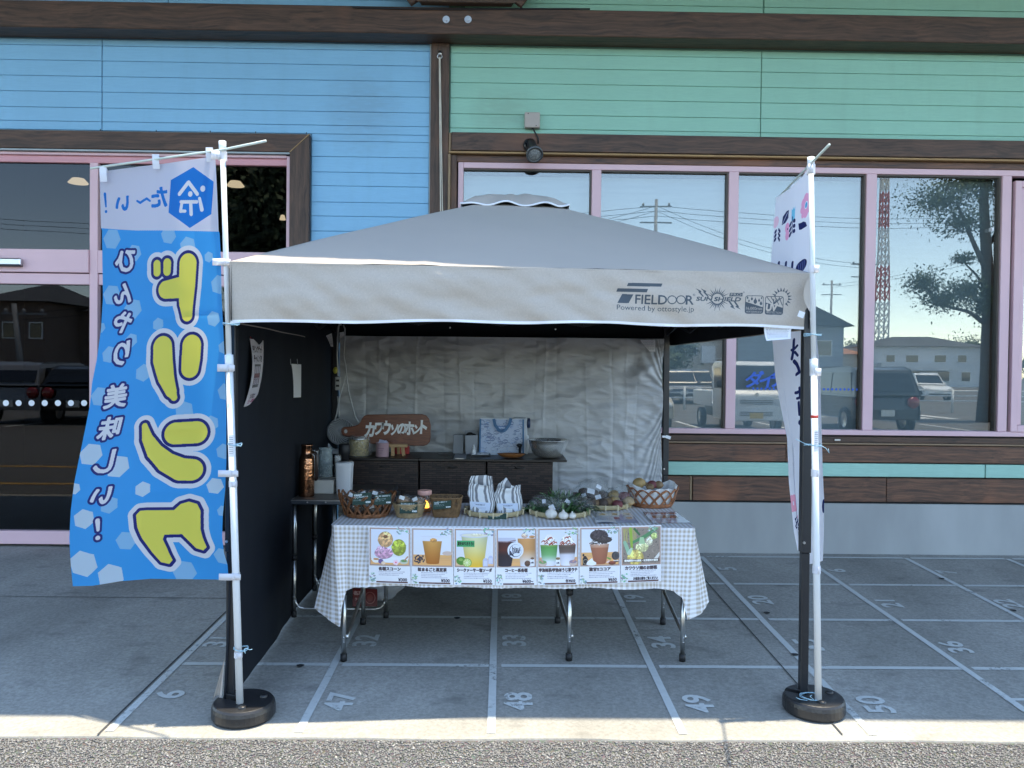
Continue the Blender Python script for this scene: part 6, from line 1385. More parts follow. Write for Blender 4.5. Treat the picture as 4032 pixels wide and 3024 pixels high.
# ================================================================== SHELF UNITS AND THE THINGS ON THEM
def weave_mat(name, a, b):
    m = bpy.data.materials.new(name); m.use_nodes = True; t = m.node_tree; L = t.links; p = t.nodes['Principled BSDF']
    tc = nn(t, 'ShaderNodeTexCoord'); br = nn(t, 'ShaderNodeTexBrick'); br.inputs['Scale'].default_value = 1; br.inputs['Brick Width'].default_value = .052; br.inputs['Row Height'].default_value = .0135; br.inputs['Mortar Size'].default_value = .0022
    br.inputs['Color1'].default_value = (*a, 1); br.inputs['Color2'].default_value = (*b, 1); br.inputs['Mortar'].default_value = (.006, .005, .005, 1); br.inputs['Mortar Smooth'].default_value = .6
    mp = nn(t, 'ShaderNodeMapping'); mp.inputs['Rotation'].default_value = (R(90), 0, 0); L.new(tc.outputs['Object'], mp.inputs[0]); L.new(mp.outputs[0], br.inputs[0]); L.new(br.outputs[0], p.inputs['Base Color'])
    bp = nn(t, 'ShaderNodeBump'); bp.inputs['Strength'].default_value = .9; bp.inputs['Distance'].default_value = .004; bp.invert = True; L.new(br.outputs['Fac'], bp.inputs['Height']); L.new(bp.outputs[0], p.inputs['Normal']); p.inputs['Roughness'].default_value = .5; return m
WEAVE = weave_mat('dark_woven_front', (.070, .042, .034), (.022, .014, .012)); DKW = M('dark_shelf_board', (.022, .016, .014), .38, var=.15, vs=8)
YF = 5.20; ZC = at(1800, 1808, 5.15).z
for k, (pa_, pb_) in enumerate(((1387, 1648), (1652, 1913), (1917, 2177))):
    xa, xb = at(pa_, 1850, YF).x, at(pb_, 1850, YF).x
    lab = ['dark woven storage cabinet behind the brown scone baskets, left of three', 'dark woven storage cabinet behind the striped bags, middle of three', 'dark woven storage cabinet under the steel bowl, right of three'][k]
    c = thing('woven_cabinet', lab, 'cabinet', ((xa+xb)/2, 5.38, gz(5.38)), 'woven storage cabinets behind the table')
    mb = MB(); mb.box(xa, xb, YF+.004, 5.56, gz(5.3)+.02, ZC-.0135); mb.build('cabinet_body', DKW, c, bevel=.002)
    H = ZC-.016-gz(5.2)-.03
    for j in range(3):
        z0 = gz(5.2)+.03+j*H/3; mb = MB(); mb.box(xa+.002, xb-.002, YF-.008, YF+.0035, z0+.003, z0+H/3-.003); dr = mb.build('drawer_front', WEAVE, c, bevel=.003)
        mb = MB(); xm = xb-.03 if k == 1 and False else (xa+xb)/2; mb.tube([(xm-.03, YF-.009, z0+H/3-.04), (xm-.028, YF-.02, z0+H/3-.045), (xm+.028, YF-.02, z0+H/3-.045), (xm+.03, YF-.009, z0+H/3-.04)], .004, 6); mb.build('drawer_handle', DKW, dr, True)
    for sx in (xa+.02, xb-.02):
        for sy in (5.24, 5.52): mb = MB(); mb.tube([(sx, sy, gz(sy)), (sx, sy, gz(5.3)+.021)], .012, 8); mb.build('foot', DKW, c, True)
xs_ = [at(p, 1808, 5.15).x for p in (1310, 1648, 1944, 2234)]
for k in range(3):
    mb = MB(); mb.box(xs_[k], xs_[k+1]-.002, 5.15, 5.58, ZC-.013, ZC); o = mb.build('shelf_board', DKW, None, loc=((xs_[k]+xs_[k+1])/2, 5.36, ZC-.013), bevel=.0015)
    tag(o, ['dark shelf board lying on the cabinets under the wooden sign', 'dark shelf board lying on the cabinets under the calculator', 'dark shelf board lying on the cabinets under the steel bowl'][k], 'board', 'dark boards laid over the cabinets')
# --- wooden sign
SIGNW = wood('sign_wood', (.235, .075, .030), (.105, .030, .014), 0, .35, .38, .1, False)
SY = 5.34
def s4(x, y, Y=SY): return at(900+x/2.011, 1250+y/2.011, Y)
OUT = [(890, 905), (893, 882), (908, 869), (950, 866), (1000, 860), (1030, 845), (1045, 825), (1055, 800), (1075, 778), (1100, 769), (1530, 766), (1565, 777), (1588, 803), (1600, 850), (1599, 950), (1592, 985), (1573, 1008), (1540, 1018), (1130, 1000), (1085, 985), (1050, 962), (1000, 945), (940, 944), (905, 934)]
sg = thing('wooden_sign', 'wooden chopping board shop sign with white hand lettering on an easel', 'sign', s4(1330, 1018))
mb = MB(); mb.prism([s4(*p) for p in OUT], (0, .016, 0)); mb.build('sign_board', SIGNW, sg, bevel=.003)
h = s4(928, 902, SY-.001); mb = MB(); mb.prism([(h.x+.011*math.cos(a), SY-.0015, h.z+.013*math.sin(a)) for a in [k*.5236 for k in range(12)]][::-1], (0, .001, 0)); mb.build('sign_hole', SILV, sg)
WP = M('white_marker', (.86, .87, .86), .5, var=.04)
for i, (ch, x, y, hh, b_) in enumerate((('カ', 1118, 890, 108, .03), ('ワ', 1188, 882, 92, .03), ('ウ', 1250, 874, 104, .03), ('ソ', 1310, 890, 80, .03), ('の', 1370, 884, 84, .03), ('ホ', 1432, 878, 98, .025), ('ン', 1492, 886, 72, .03), ('ト', 1545, 868, 100, .035))):
    c = s4(x, y, SY-.0012); mb = MB(); rr = .1*math.sin(i*2.3); sc_ = hh*1.1/2.011*SY/FOC
    text_mesh(mb, ch, lambda X, Y_: (c.x+X*.70+Y_*(.10+rr), SY-.0012, c.z+Y_+X*rr*.5), sc_, bold=b_+.022); mb.build('sign_letter', WP, sg)
LW = wood('pale_easel_wood', (.55, .36, .18), (.40, .25, .12), 0, .3, .5, .1, False)
a, b = s4(1262, 1003, 5.31), s4(1414, 1030, 5.31); ez = thing('easel', 'small pale wooden easel holding the chopping board sign', 'easel', Vector(((a.x+b.x)/2, 5.33, ZC)))
mb = MB(); mb.box(a.x, b.x, 5.31, 5.335, b.z, a.z); mb.build('easel_ledge', LW, ez, bevel=.002)
for x0, x1 in ((1300, 1303), (1378, 1390)): a = s4(x0, 1030, 5.315); mb = MB(); mb.bar((a.x+(x1-x0)*.0008, 5.30, ZC+.001), (a.x, 5.322, a.z+.002), .022, .012, (0, 1, 0)); mb.build('easel_leg', LW, ez)
mb = MB(); a = s4(1340, 1000, 5.37); mb.bar((a.x, 5.42, ZC), (a.x, 5.362, a.z+.09), .018, .010, (0, 1, 0)); mb.build('easel_back_leg', LW, ez)
def simple(name, label, cat, mb, mat, loc, smooth=False, bevel=0, group=None):
    o = mb.build(name, mat, None, smooth, loc=loc, bevel=bevel); return tag(o, label, cat, group)
a, b = s4(1318, 1018, 5.44), s4(1428, 1076, 5.44); mb = MB(); mb.box(a.x, b.x, 5.42, 5.48, ZC+.001, a.z); simple('red_box', 'small red box standing behind the easel legs', 'box', mb, M('red_carton', (.42, .02, .02), .45), ((a.x+b.x)/2, 5.45, ZC), bevel=.002)
# jar in a film bag, pink can
c = s4(1025, 1115, 5.27); YEL_ = M('dried_yellow_food', (.60, .44, .12), .7, var=.5, vs=70, bump=.8, bs=90)
jar = thing('jar', 'round jar of yellow dried slices wrapped in clear film, beside the pink can', 'jar', (c.x, 5.30, ZC))
mb = MB(); mb.lathe([(.001, 0), (.060, 0), (.064, .006), (.064, .098), (.060, .104), (.001, .106)], (c.x, 5.30, ZC+.002), 24); mb.build('jar_content', YEL_, jar, True)
mb = MB(); mb.lathe([(.040, .104), (.041, .118), (.036, .121), (.001, .121)], (c.x, 5.30, ZC+.002), 24); mb.build('jar_lid', SILVER, jar, True)
FILM = film_mat('clear_film', .09, haze=.025)
mb = MB(); mb.lathe([(.074, .0), (.082, .01), (.080, .09), (.066, .125), (.05, .135)], (c.x+.003, 5.30, ZC+.001), 26, fn=lambda a, z: 1+.05*math.sin(a*5+z*40)+.03*math.sin(a*11)); mb.build('jar_film', film_mat('jar_film', .24, haze=.12), jar, True)
c = s4(1216, 1120, 5.24); PNK = M('pink_tin', (.50, .33, .37), .4, var=.04)
can = thing('pink_can', 'pink can holding folded lavender paper on the shelf', 'can', (c.x, 5.245, ZC))
mb = MB(); mb.lathe([(.001, 0), (.040, 0), (.042, .003), (.042, .084), (.044, .086), (.044, .092), (.038, .092), (.036, .06)], (c.x, 5.245, ZC+.002), 24); mb.build('can_body', PNK, can, True)
for k in range(3): mb = MB(); mb.box(c.x-.022+k*.004, c.x+.018-k*.006, 5.2015-.0003*k, 5.2025, ZC+.055-k*.014, ZC+.060-k*.014); mb.build('can_print', M('pink_print', (.32, .2, .25), .5), can)
LAV = M('lavender_paper', (.42, .42, .56), .7, var=.1, vs=30)
for k in range(4):
    a = k*1.4; mb = MB(); mb.add([(c.x-.03+k*.012, 5.235+.01*math.sin(a), ZC+.075), (c.x+.0+k*.009, 5.25+.01*math.cos(a), ZC+.078), (c.x+.012+k*.008, 5.25, ZC+.108-.006*(k % 2)), (c.x-.018+k*.012, 5.24, ZC+.115-.005*k)], [(0, 1, 2, 3)]); mb.build('folded_paper', LAV, can)
# fan
FANW = M('white_fan_plastic', (.62, .64, .66), .35, var=.03); c = s4(885, 905, 5.45); fan = thing('desk_fan', 'white desk fan with a swirled grille behind the wooden sign handle', 'fan', (c.x, 5.45, ZC))
fd = Vector((.35, -.9, .25)).normalized(); M4 = fd.to_track_quat('Z', 'Y').to_matrix().to_4x4(); M4.translation = c; rF = .093
lathe_on([(.001, -.085), (.04, -.08), (.075, -.05), (rF, 0), (rF*.98, .02), (rF*.9, .03)], M4, 28).build('fan_housing', FANW, fan, True)
lathe_on([(rF*.89, .024), (.001, .026)], M4, 24).build('fan_cavity', M('fan_shadow', (.12, .13, .14), .6), fan)
mb = MB()
for k in range(26):
    a0 = k*2*math.pi/26; pts = []
    for j in range(7): t = j/6; a = a0+t*.9; r = lerp(.022, rF*.9, t); pts.append(M4 @ Vector((r*math.cos(a), r*math.sin(a), .03+.014*math.sin(math.pi*(.5+.5*t)))))
    mb.tube(pts, .0024, 4, caps=False)
g_ = mb.build('fan_grille', FANW, fan, True); g_['kind'] = 'stuff'
lathe_on([(.024, .036), (.022, .046), (.001, .048)], M4, 16).build('fan_hub', FANW, fan, True)
mb = MB(); mb.tube([c+Vector((-.088, .01, .0)), c+Vector((-.100, 0, -.03)), c+Vector((-.095, 0, -.085)), c+Vector((-.06, 0, -.128)), c+Vector((0, 0, -.142)), c+Vector((.06, 0, -.128)), c+Vector((.095, 0, -.085)), c+Vector((.1, 0, -.02))], [.012, .016, .018, .018, .018, .018, .016, .012], 10); mb.build('fan_yoke', FANW, fan, True)
mb = MB(); mb.lathe([(.001, .0), (.075, 0), (.078, .008), (.05, .02), (.02, max(.03, c.z-.15-ZC))], (c.x, 5.45, ZC+.001), 24); mb.build('fan_base', FANW, fan, True)
# boxes, bottle, clipboard, calculator, dish, tamper
def s5(x, y, Y=5.3): return at(1800+x/2.011, 1250+y/2.011, Y)
GRY = M('grey_carton', (.33, .35, .38), .7, var=.06)
a, b = s5(62, 935, 5.42), s5(163, 1075, 5.42); cbx = thing('cup_box', 'tall grey open box with dark lids inside, left of the printed bag', 'box', ((a.x+b.x)/2, 5.45, ZC))
mb = MB(); x0, x1 = a.x, b.x; mb.add([(x0+.006, 5.42, ZC+.001), (x1-.004, 5.42, ZC+.001), (x1-.004, 5.50, ZC+.001), (x0+.006, 5.50, ZC+.001), (x0, 5.42, a.z), (x1, 5.42, a.z+.002), (x1, 5.50, a.z+.026), (x0-.004, 5.50, a.z+.03)], [(0, 1, 5, 4), (1, 2, 6, 5), (2, 3, 7, 6), (3, 0, 4, 7), (0, 3, 2, 1)]); mb.build('box_sides', GRY, cbx)
mb = MB(); mb.blob((a.x+.03, 5.455, a.z+.004), .026, .022, .016, 10, 6, .2, 3); mb.blob((a.x+.058, 5.45, a.z+.001), .018, .022, .012, 10, 6, .2, 5); mb.build('dark_lids', CABLE, cbx, True)
a, b = s5(-30, 925, 5.5), s5(52, 1075, 5.5); mb = MB(); mb.box(a.x, b.x, 5.48, 5.55, ZC+.001, a.z); simple('grey_box', 'plain grey carton behind the cup box near the rear sheet', 'box', mb, GRY, ((a.x+b.x)/2, 5.5, ZC), bevel=.003)
c = s5(130, 1070, 5.33); bot = thing('spray_bottle', 'small white dropper bottle standing before the grey cup box', 'bottle', (c.x, 5.33, ZC))
mb = MB(); mb.lathe([(.001, 0), (.0145, 0), (.015, .004), (.015, .036), (.012, .044), (.001, .046)], (c.x, 5.33, ZC+.001), 16); mb.build('bottle_body', WHITE, bot, True)
mb = MB(); mb.lathe([(.011, .044), (.0115, .054), (.006, .066), (.003, .076), (.0005, .078)], (c.x+.001, 5.33, ZC+.001), 14); mb.build('bottle_cap', FANW, bot, True)
def shelf_pt(px, py, z=0):
    d = CR*((px-2016)/FOC)-CU*((py-1512)/FOC)+CF; return Vector((0, 0, EYE))+d*((ZC+z-EYE)/d.z)
p = [shelf_pt(*q_, .004) for q_ in ((1788, 1787), (1848, 1786), (1851, 1808), (1776, 1809))]; cb = thing('clipboard', 'dark clipboard with paper lying on the shelf by the pen', 'clipboard', p[3])
mb = MB(); mb.prism(p[::-1], (0, 0, -.003)); mb.build('board', CABLE, cb)
q_ = [p[0].lerp(p[1], .08), p[0].lerp(p[1], .82), p[3].lerp(p[2], .78), p[3].lerp(p[2], .12)]; mb = MB(); mb.add([v+Vector((0, 0, .0012)) for v in q_], [(3, 2, 1, 0)]); mb.build('paper', M('grey_blue_paper', (.4, .43, .48), .6), cb)
mb = MB(); c = p[3].lerp(p[2], .45); mb.box(c.x-.028, c.x+.028, c.y-.002, c.y+.012, c.z+.001, c.z+.008); mb.build('clip', SILVER, cb, bevel=.002)
a, b = shelf_pt(1727, 1786, .004), shelf_pt(1775, 1797, .004); pen = MB(); pen.tube([a, b], .0045, 8); simple('pen', 'silver grey pen lying left of the clipboard', 'pen', pen, SILVER, a, True)
p = [shelf_pt(*q_, .0) for q_ in ((1858, 1785), (1929, 1784), (1931, 1798), (1855, 1799))]; cal = thing('calculator', 'dark calculator with a pale key panel in front of the printed bag', 'calculator', p[3])
mb = MB(); mb.prism([v+Vector((0, 0, .002)) for v in p], (0, 0, .010)); mb.build('calculator_body', CABLE, cal)
mb = MB(); c0, c1 = p[3].lerp(p[0], .1), p[2].lerp(p[1], .8); mb.box(c0.x+.003, c1.x-.003, c0.y, c1.y, ZC+.0125, ZC+.0155); kp = mb.build('key_panel', M('pale_key_panel', (.5, .54, .6), .4), cal)
for k in range(4): x = lerp(c0.x+.008, c1.x-.03, k/3); mb = MB(); mb.box(x, x+.022, c0.y+.004, c1.y-.004, ZC+.0157, ZC+.019); mb.build('key', WHITE, kp, bevel=.001)
OAK = wood('dish_wood', (.40, .17, .055), (.20, .075, .025), 0, .2, .4, .1, False)
c = shelf_pt(2013, 1805, .0); mb = MB(); mb.lathe([(.001, .004), (.05, .004), (.075, .014), (.092, .028), (.094, .030), (.088, .030), (.07, .018), (.045, .010), (.001, .009)], (c.x, c.y+.02, ZC), 28, sy=.55); simple('wooden_dish', 'oval wooden dish lying before the black tamper', 'dish', mb, OAK, (c.x, c.y, ZC), True)
c = s5(497, 1070, 5.36); tm = thing('tamper', 'black stand with a mushroom knob and thin wire behind the wooden dish', 'utensil', (c.x, 5.36, ZC))
mb = MB(); mb.lathe([(.001, 0), (.012, 0), (.012, .004), (.0085, .006), (.0085, .062), (.001, .062)], (c.x, 5.36, ZC+.001), 14); mb.build('stand_post', LB, tm, True)
mb = MB(); mb.blob((c.x-.004, 5.36, ZC+.073), .0195, .018, .013, 14, 8, .08, 2); mb.build('stand_knob', LB, tm, True)
mb = MB(); mb.tube([(c.x-.017, 5.36, ZC+.001), (c.x-.017, 5.36, ZC+.06), (c.x-.013, 5.36, ZC+.068)], .0014, 5); mb.build('stand_wire', SILVER, tm)
STEEL = M('polished_steel', (.80, .80, .78), .25, .8, var=.03)
c = at(2159, 1795, 5.27); mb = MB(); mb.lathe([(.001, .002), (.062, .002), (.085, .012), (.110, .045), (.126, .09), (.130, .115), (.141, .118), (.1415, .1205), (.128, .1195), (.122, .09), (.106, .047), (.08, .016), (.001, .008)], (c.x, 5.30, ZC), 40)
simple('steel_bowl', 'shiny steel mixing bowl at the right end of the shelf', 'bowl', mb, STEEL, (c.x, 5.30, ZC), True)
# printed shopping bag
cv = Cv(360, 300, (0, 0, 360, 300), rgb(176, 192, 216)); g = random.Random(12)
for k in range(190):
    x, y, r = g.uniform(8, 350), g.uniform(12, 292), g.uniform(6, 24); col = rgb(96, 116, 160) if g.random() < .85 else rgb(120, 160, 215)
    if g.random() < .5: m = cv.mell(x, y, r, r*g.uniform(.4, 1))&~cv.mell(x, y, r-1.6, max(1, r*g.uniform(.3, .8)-1.5)); cv.put(m, col, .8)
    else: cv.stroke([(x, y), (x+r*g.uniform(-1, 1), y+r*g.uniform(-1, 1)), (x+r*g.uniform(-1, 1.5), y+r*g.uniform(-.5, 1))], col, r=1.1)
cv.rect(136, 56, 216, 82, rgb(70, 120, 180)); cv.text('AEROPRESS', 176, 70, 13, rgb(210, 225, 245), width=70, bold=.8)
a, b = s5(178, 802, 5.42), s5(527, 1072, 5.42); pb = thing('shopping_bag', 'white shopping bag with blue line drawings and dark blue handles', 'bag', ((a.x+b.x)/2, 5.45, ZC))
mb = MB(); xl, xr = a.x, b.x; mb.grid(lambda u, v: Vector((lerp(xl, xr, u)+(.004 if u < .5 else -.002)*v, 5.42+.006*math.sin(u*3.1)*math.sin(v*3), lerp(ZC+.001, a.z-.004*math.sin(u*3), v))), 12, 10, 0, lambda u, v: (u, v)); mb.build('bag_front', img_mat('bag_print', cv.image('printed_bag'), .35, .5), pb, True)
BLUET = M('blue_bag_tape', (.05, .16, .33), .55); mb = MB(); mb.add([(xl, 5.421, ZC+.001), (xl, 5.52, ZC+.001), (xl+.004, 5.50, a.z-.003), (xl+.004, 5.421, a.z)], [(0, 1, 2, 3)]); mb.add([(xr, 5.421, ZC+.001), (xr, 5.52, ZC+.001), (xr-.002, 5.50, a.z), (xr-.002, 5.421, a.z)], [(3, 2, 1, 0)]); mb.add([(xl, 5.52, ZC+.001), (xr, 5.52, ZC+.001), (xr-.003, 5.49, a.z-.002), (xl+.004, 5.49, a.z)], [(0, 1, 2, 3)]); mb.build('bag_sides', WHITE, pb)
for x in (xl+.003, xr-.003): mb = MB(); mb.bar((x, 5.4175, ZC+.001), (x+(.003 if x == xl+.003 else -.003), 5.4175, a.z-.001), .011, .003, (0, 1, 0)); mb.build('bag_binding', BLUET, pb)
mb = MB(); pts = [s5(290, 803, 5.413), s5(300, 850, 5.411), s5(330, 893, 5.409), s5(355, 903, 5.409), s5(380, 893, 5.409), s5(412, 850, 5.411), s5(425, 803, 5.413)]
for p_, q_ in zip(pts, pts[1:]): mb.bar(p_, q_.lerp(p_, -.08), .020, .0028, (0, 1, 0))
mb.build('bag_handle', BLUET, pb)
a, b = s5(505, 790, 5.53), s5(552, 1075, 5.53); dsp = thing('white_container', 'white plastic container with a dark blue ribbed dial behind the printed bag', 'container', ((a.x+b.x)/2, 5.54, ZC))
mb = MB(); mb.box(a.x-.05, b.x, 5.50, 5.565, ZC+.001, a.z); mb.build('container_body', M('translucent_white', (.48, .51, .55), .4), dsp, bevel=.01, seg=2)
c = s5(567, 838, 5.51); mb = MB(); mb.lathe([(.001, -.012), (.032, -.012), (.034, 0), (.032, .010), (.001, .012)], (0, 0, 0), 22, fn=lambda a, z: 1+.05*math.cos(a*11)); mb.v = [(c.x+z, 5.53+x, c.z+y) for x, y, z in mb.v]; mb.build('container_dial', M('navy_plastic', (.02, .04, .10), .4), dsp, True)
mb = MB(); a = s5(548, 935, 5.5); mb.tube([(a.x, 5.51, ZC+.001), (a.x+.012, 5.51, ZC+.06), (a.x+.006, 5.51, a.z-.004), (a.x-.01, 5.51, a.z)], .010, 8); mb.build('container_spout', FANW, dsp, True)

# ================================================================== THINGS ON THE SIDE TABLE
COP = bpy.data.materials.new('hammered_copper'); COP.use_nodes = True; t = COP.node_tree; p = t.nodes['Principled BSDF']; p.inputs['Base Color'].default_value = (.50, .24, .13, 1); p.inputs['Metallic'].default_value = 1; p.inputs['Roughness'].default_value = .2
vo = nn(t, 'ShaderNodeTexVoronoi'); vo.inputs['Scale'].default_value = 95; tc = nn(t, 'ShaderNodeTexCoord'); t.links.new(tc.outputs['Object'], vo.inputs[0]); bp = nn(t, 'ShaderNodeBump'); bp.inputs['Strength'].default_value = .55; bp.inputs['Distance'].default_value = .003; t.links.new(vo.outputs['Distance'], bp.inputs['Height']); t.links.new(bp.outputs[0], p.inputs['Normal'])
COPS = M('smooth_copper', (.42, .20, .11), .2, 1, var=.05)
def side_pt(px, py):
    d = CR*((px-2016)/FOC)-CU*((py-1512)/FOC)+CF; return Vector((0, 0, EYE))+d*((ZS-EYE)/d.z)
c = side_pt(1200, 1958); c.y += .04; th = thing('thermos_jug', 'hammered copper thermos jug with a dark handle on the side table', 'jug', (c.x, c.y, ZS))
mb = MB(); mb.lathe([(.001, 0), (.042, 0), (.044, .004), (.043, .20), (.041, .215)], (c.x, c.y, ZS+.001), 32); mb.build('jug_body', COP, th, True)
mb = MB(); mb.lathe([(.041, .2155), (.034, .235), (.030, .242), (.030, .283), (.033, .285), (.033, .293), (.028, .296), (.001, .297)], (c.x, c.y, ZS+.001), 28); mb.build('jug_neck', COPS, th, True)
mb = MB(); mb.tube([(c.x+.028, c.y-.01, ZS+.255), (c.x+.050, c.y-.012, ZS+.25), (c.x+.060, c.y-.012, ZS+.23), (c.x+.060, c.y-.012, ZS+.105), (c.x+.052, c.y-.01, ZS+.092)], [.007, .009, .010, .010, .008], 10); mb.build('jug_handle', M('dark_brown_handle', (.02, .010, .008), .3), th, True)
CLR = film_mat('clear_cup_plastic', .30, haze=.16)
def cups(px0, px1, py0, py1, Y, n, label, lidded=False):
    a, b = at(px0, py0, Y), at(px1, py1, Y); r = (b.x-a.x)/2; cx_ = (a.x+b.x)/2; t_ = thing('cup_stack', label, 'cups', (cx_, Y, b.z)); H = a.z-b.z
    for k in range(n):
        z = b.z+k*H*.55/n; mb = MB(); mb.lathe([(.001, .001), (r*.72, 0), (r*.97, H*.42), (r, H*.435), (r*.96, H*.44)], (cx_, Y, z), 18); mb.build('plastic_cup', CLR, t_, True)
    return t_
cups(1216, 1253, 1757, 1940, 4.78, 7, 'tall stack of clear plastic cups behind the copper jug')
for k, (px0, px1, py0, py1) in enumerate(((1253, 1304, 1764, 1876),)):
    a, b = at(px0, py0, 4.85), at(px1, py1, 4.85); mb = MB(); mb.lathe([(.001, 0), (.04, 0), (.046, .02), (.048, .12), (.044, .20), (.036, (a.z-ZS)*.92), (.040, a.z-ZS)], ((a.x+b.x)/2, 4.86, ZS+.001), 26, sy=.7, fn=lambda an, z: 1+.07*math.sin(an*3+z*30)+.04*math.sin(an*7-z*50))
    mb.v = [(x, y, max(z, ZS+.001)) for x, y, z in mb.v]; simple('plastic_sack', 'teal tinted translucent plastic sack between the two cup stacks', 'bag', mb, film_mat('teal_film', .22, (.35, .46, .48), .45), ((a.x+b.x)/2, 4.86, ZS), True)
a, b = at(1230, 1890, 4.66), at(1314, 1944, 4.66); mb = MB(); mb.box(a.x, b.x, 4.66, 4.80, ZS+.001, a.z); simple('white_box', 'low white box on the side table between the jug and the bin', 'box', mb, M('offwhite_carton', (.55, .52, .46), .7), ((a.x+b.x)/2, 4.7, ZS), bevel=.003)
cups(1317, 1343, 1778, 1900, 4.86, 5, 'short stack of clear plastic cups behind the white bin')
a, b = at(1309, 1832, 4.62), at(1388, 1962, 4.62); cx_ = (a.x+b.x)/2; r = (b.x-a.x)/2; bn = thing('white_bin', 'white tapered plastic bin with a lid on the side table corner', 'bin', (cx_, 4.68, ZS)); WB = M('white_bin_plastic', (.68, .69, .71), .4, var=.03)
def sq(a_, z): return (1/max(abs(math.cos(a_)), abs(math.sin(a_))))**.55
H = a.z-ZS; mb = MB(); mb.lathe([(.001, 0), (r*.72, 0), (r*.76, .006), (r*.86, H-.012)], (cx_, 4.68, ZS+.001), 40, fn=sq); mb.build('bin_body', WB, bn, True)
mb = MB(); mb.lathe([(r*.87, H-.0115), (r*.88, H+.004), (r*.82, H+.012), (.001, H+.013)], (cx_, 4.68, ZS+.001), 40, fn=sq); mb.build('bin_lid', WB, bn, True)
mb = MB(); a = at(1330, 1776, 4.9); mb.lathe([(.001, 0), (.026, 0), (.030, .2), (.034, .205), (.034, .262), (.028, .268), (.001, .268)], (a.x+.035, 4.92, ZS+.001), 18); simple('dark_lid_stack', 'black cup lids stacked behind the film wrapped jar', 'cups', mb, CABLE, (a.x+.035, 4.92, ZS), True)

# ================================================================== GOODS ON THE FRONT TABLE
WK1 = M('brown_wicker', (.21, .085, .032), .45, var=.4, vs=40, bump=.3, bs=300); WK2 = M('straw_wicker', (.42, .31, .17), .6, var=.3, vs=60, bump=.3, bs=300); WK3 = M('olive_brown_wicker', (.20, .115, .05), .55, var=.35, vs=50, bump=.3, bs=300); WK4 = M('reddish_wicker', (.30, .12, .05), .42, var=.35, vs=40, bump=.3, bs=300)
ZB = ZT+.0035
def arch_basket(name, label, cx_, cy_, a0, b0, a1, b1, h, n, mat, r=.0028, lift=None, group=None):
    t_ = thing(name, label, 'basket', (cx_, cy_, ZB), group)
    def P(an, s, dr=0): f = s**.75; return Vector((cx_+(lerp(a0, a1, f)+dr)*math.cos(an), cy_+(lerp(b0, b1, f)+dr)*math.sin(an), ZB+.028*0+h*s+(lift(an)*s if lift else 0)))
    mb = MB()
    for k in range(4):
        z = .004+k*.0046; q = z/h; mb.tube([P(an, q, .0016*math.sin(an*14+k*3.14)) for an in np.linspace(0, 6.2832, 57)[:-1]], r*1.15, 5, True)
    mb.build('base_coil', mat, t_, True)
    mb = MB()
    for k in range(n):
        for j in range(2):
            a_s = 2*math.pi*k/n+j*.055; sp = 2*math.pi/n*3.1; pts = []
            for i in range(19):
                t = i/18; s = math.sin(math.pi*t)**.9; an = a_s+sp*(t+.06*math.sin(2*math.pi*t)); pts.append(P(an, max(.06, s*(1-.03*j)), .0035*(1 if t < .5 else -1)))
            mb.tube(pts, r, 5, caps=False)
    mb.build('lattice_weave', mat, t_, True)
    mb = MB(); mb.add([(cx_+a0*math.cos(k*.2618), cy_+b0*math.sin(k*.2618), ZB+.002) for k in range(24)], [tuple(range(24))]); mb.build('base_floor', mat, t_)
    return t_
def tp(px, py): return on_top(px, py, ZB)
SC_ = M('scone_crust', (.33, .19, .09), .8, var=.45, vs=40, bump=.8, bs=60); SC2 = M('dark_scone', (.10, .065, .045), .8, var=.4, vs=40, bump=.8, bs=60)
CREAM = M('cream_label', (.70, .70, .68), .6, var=.05, vs=50)
def pack(cx_, cy_, z, s, label, seed, mat=None, group='film wrapped scones in the baskets'):
    t_ = thing('scone_pack', label, 'scone pack', (cx_, cy_, z-.02), group)
    mb = MB(); mb.blob((cx_, cy_, z), .030*s, .026*s, .019*s, 14, 9, .22, seed, 3); mb.build('scone', mat or SC_, t_, True)
    mb = MB(); mb.blob((cx_, cy_, z+.004), .042*s, .034*s, .026*s, 16, 10, .22, seed+9, 4); mb.build('film_wrap', FILM, t_, True)
    g = random.Random(seed); an = g.uniform(-.5, .5); c = Vector((cx_-.004, cy_-.030*s, z+.018*s)); mb = MB(); d1 = Vector((math.cos(an)*.013, 0, math.sin(an)*.013)); d2 = Vector((-math.sin(an)*.008, .006, math.cos(an)*.008)); mb.add([c-d1-d2, c+d1-d2, c+d1+d2, c-d1+d2], [(0, 1, 2, 3)]); mb.build('sticker', CREAM, t_)
    return t_
CH = rgb(30, 58, 48)
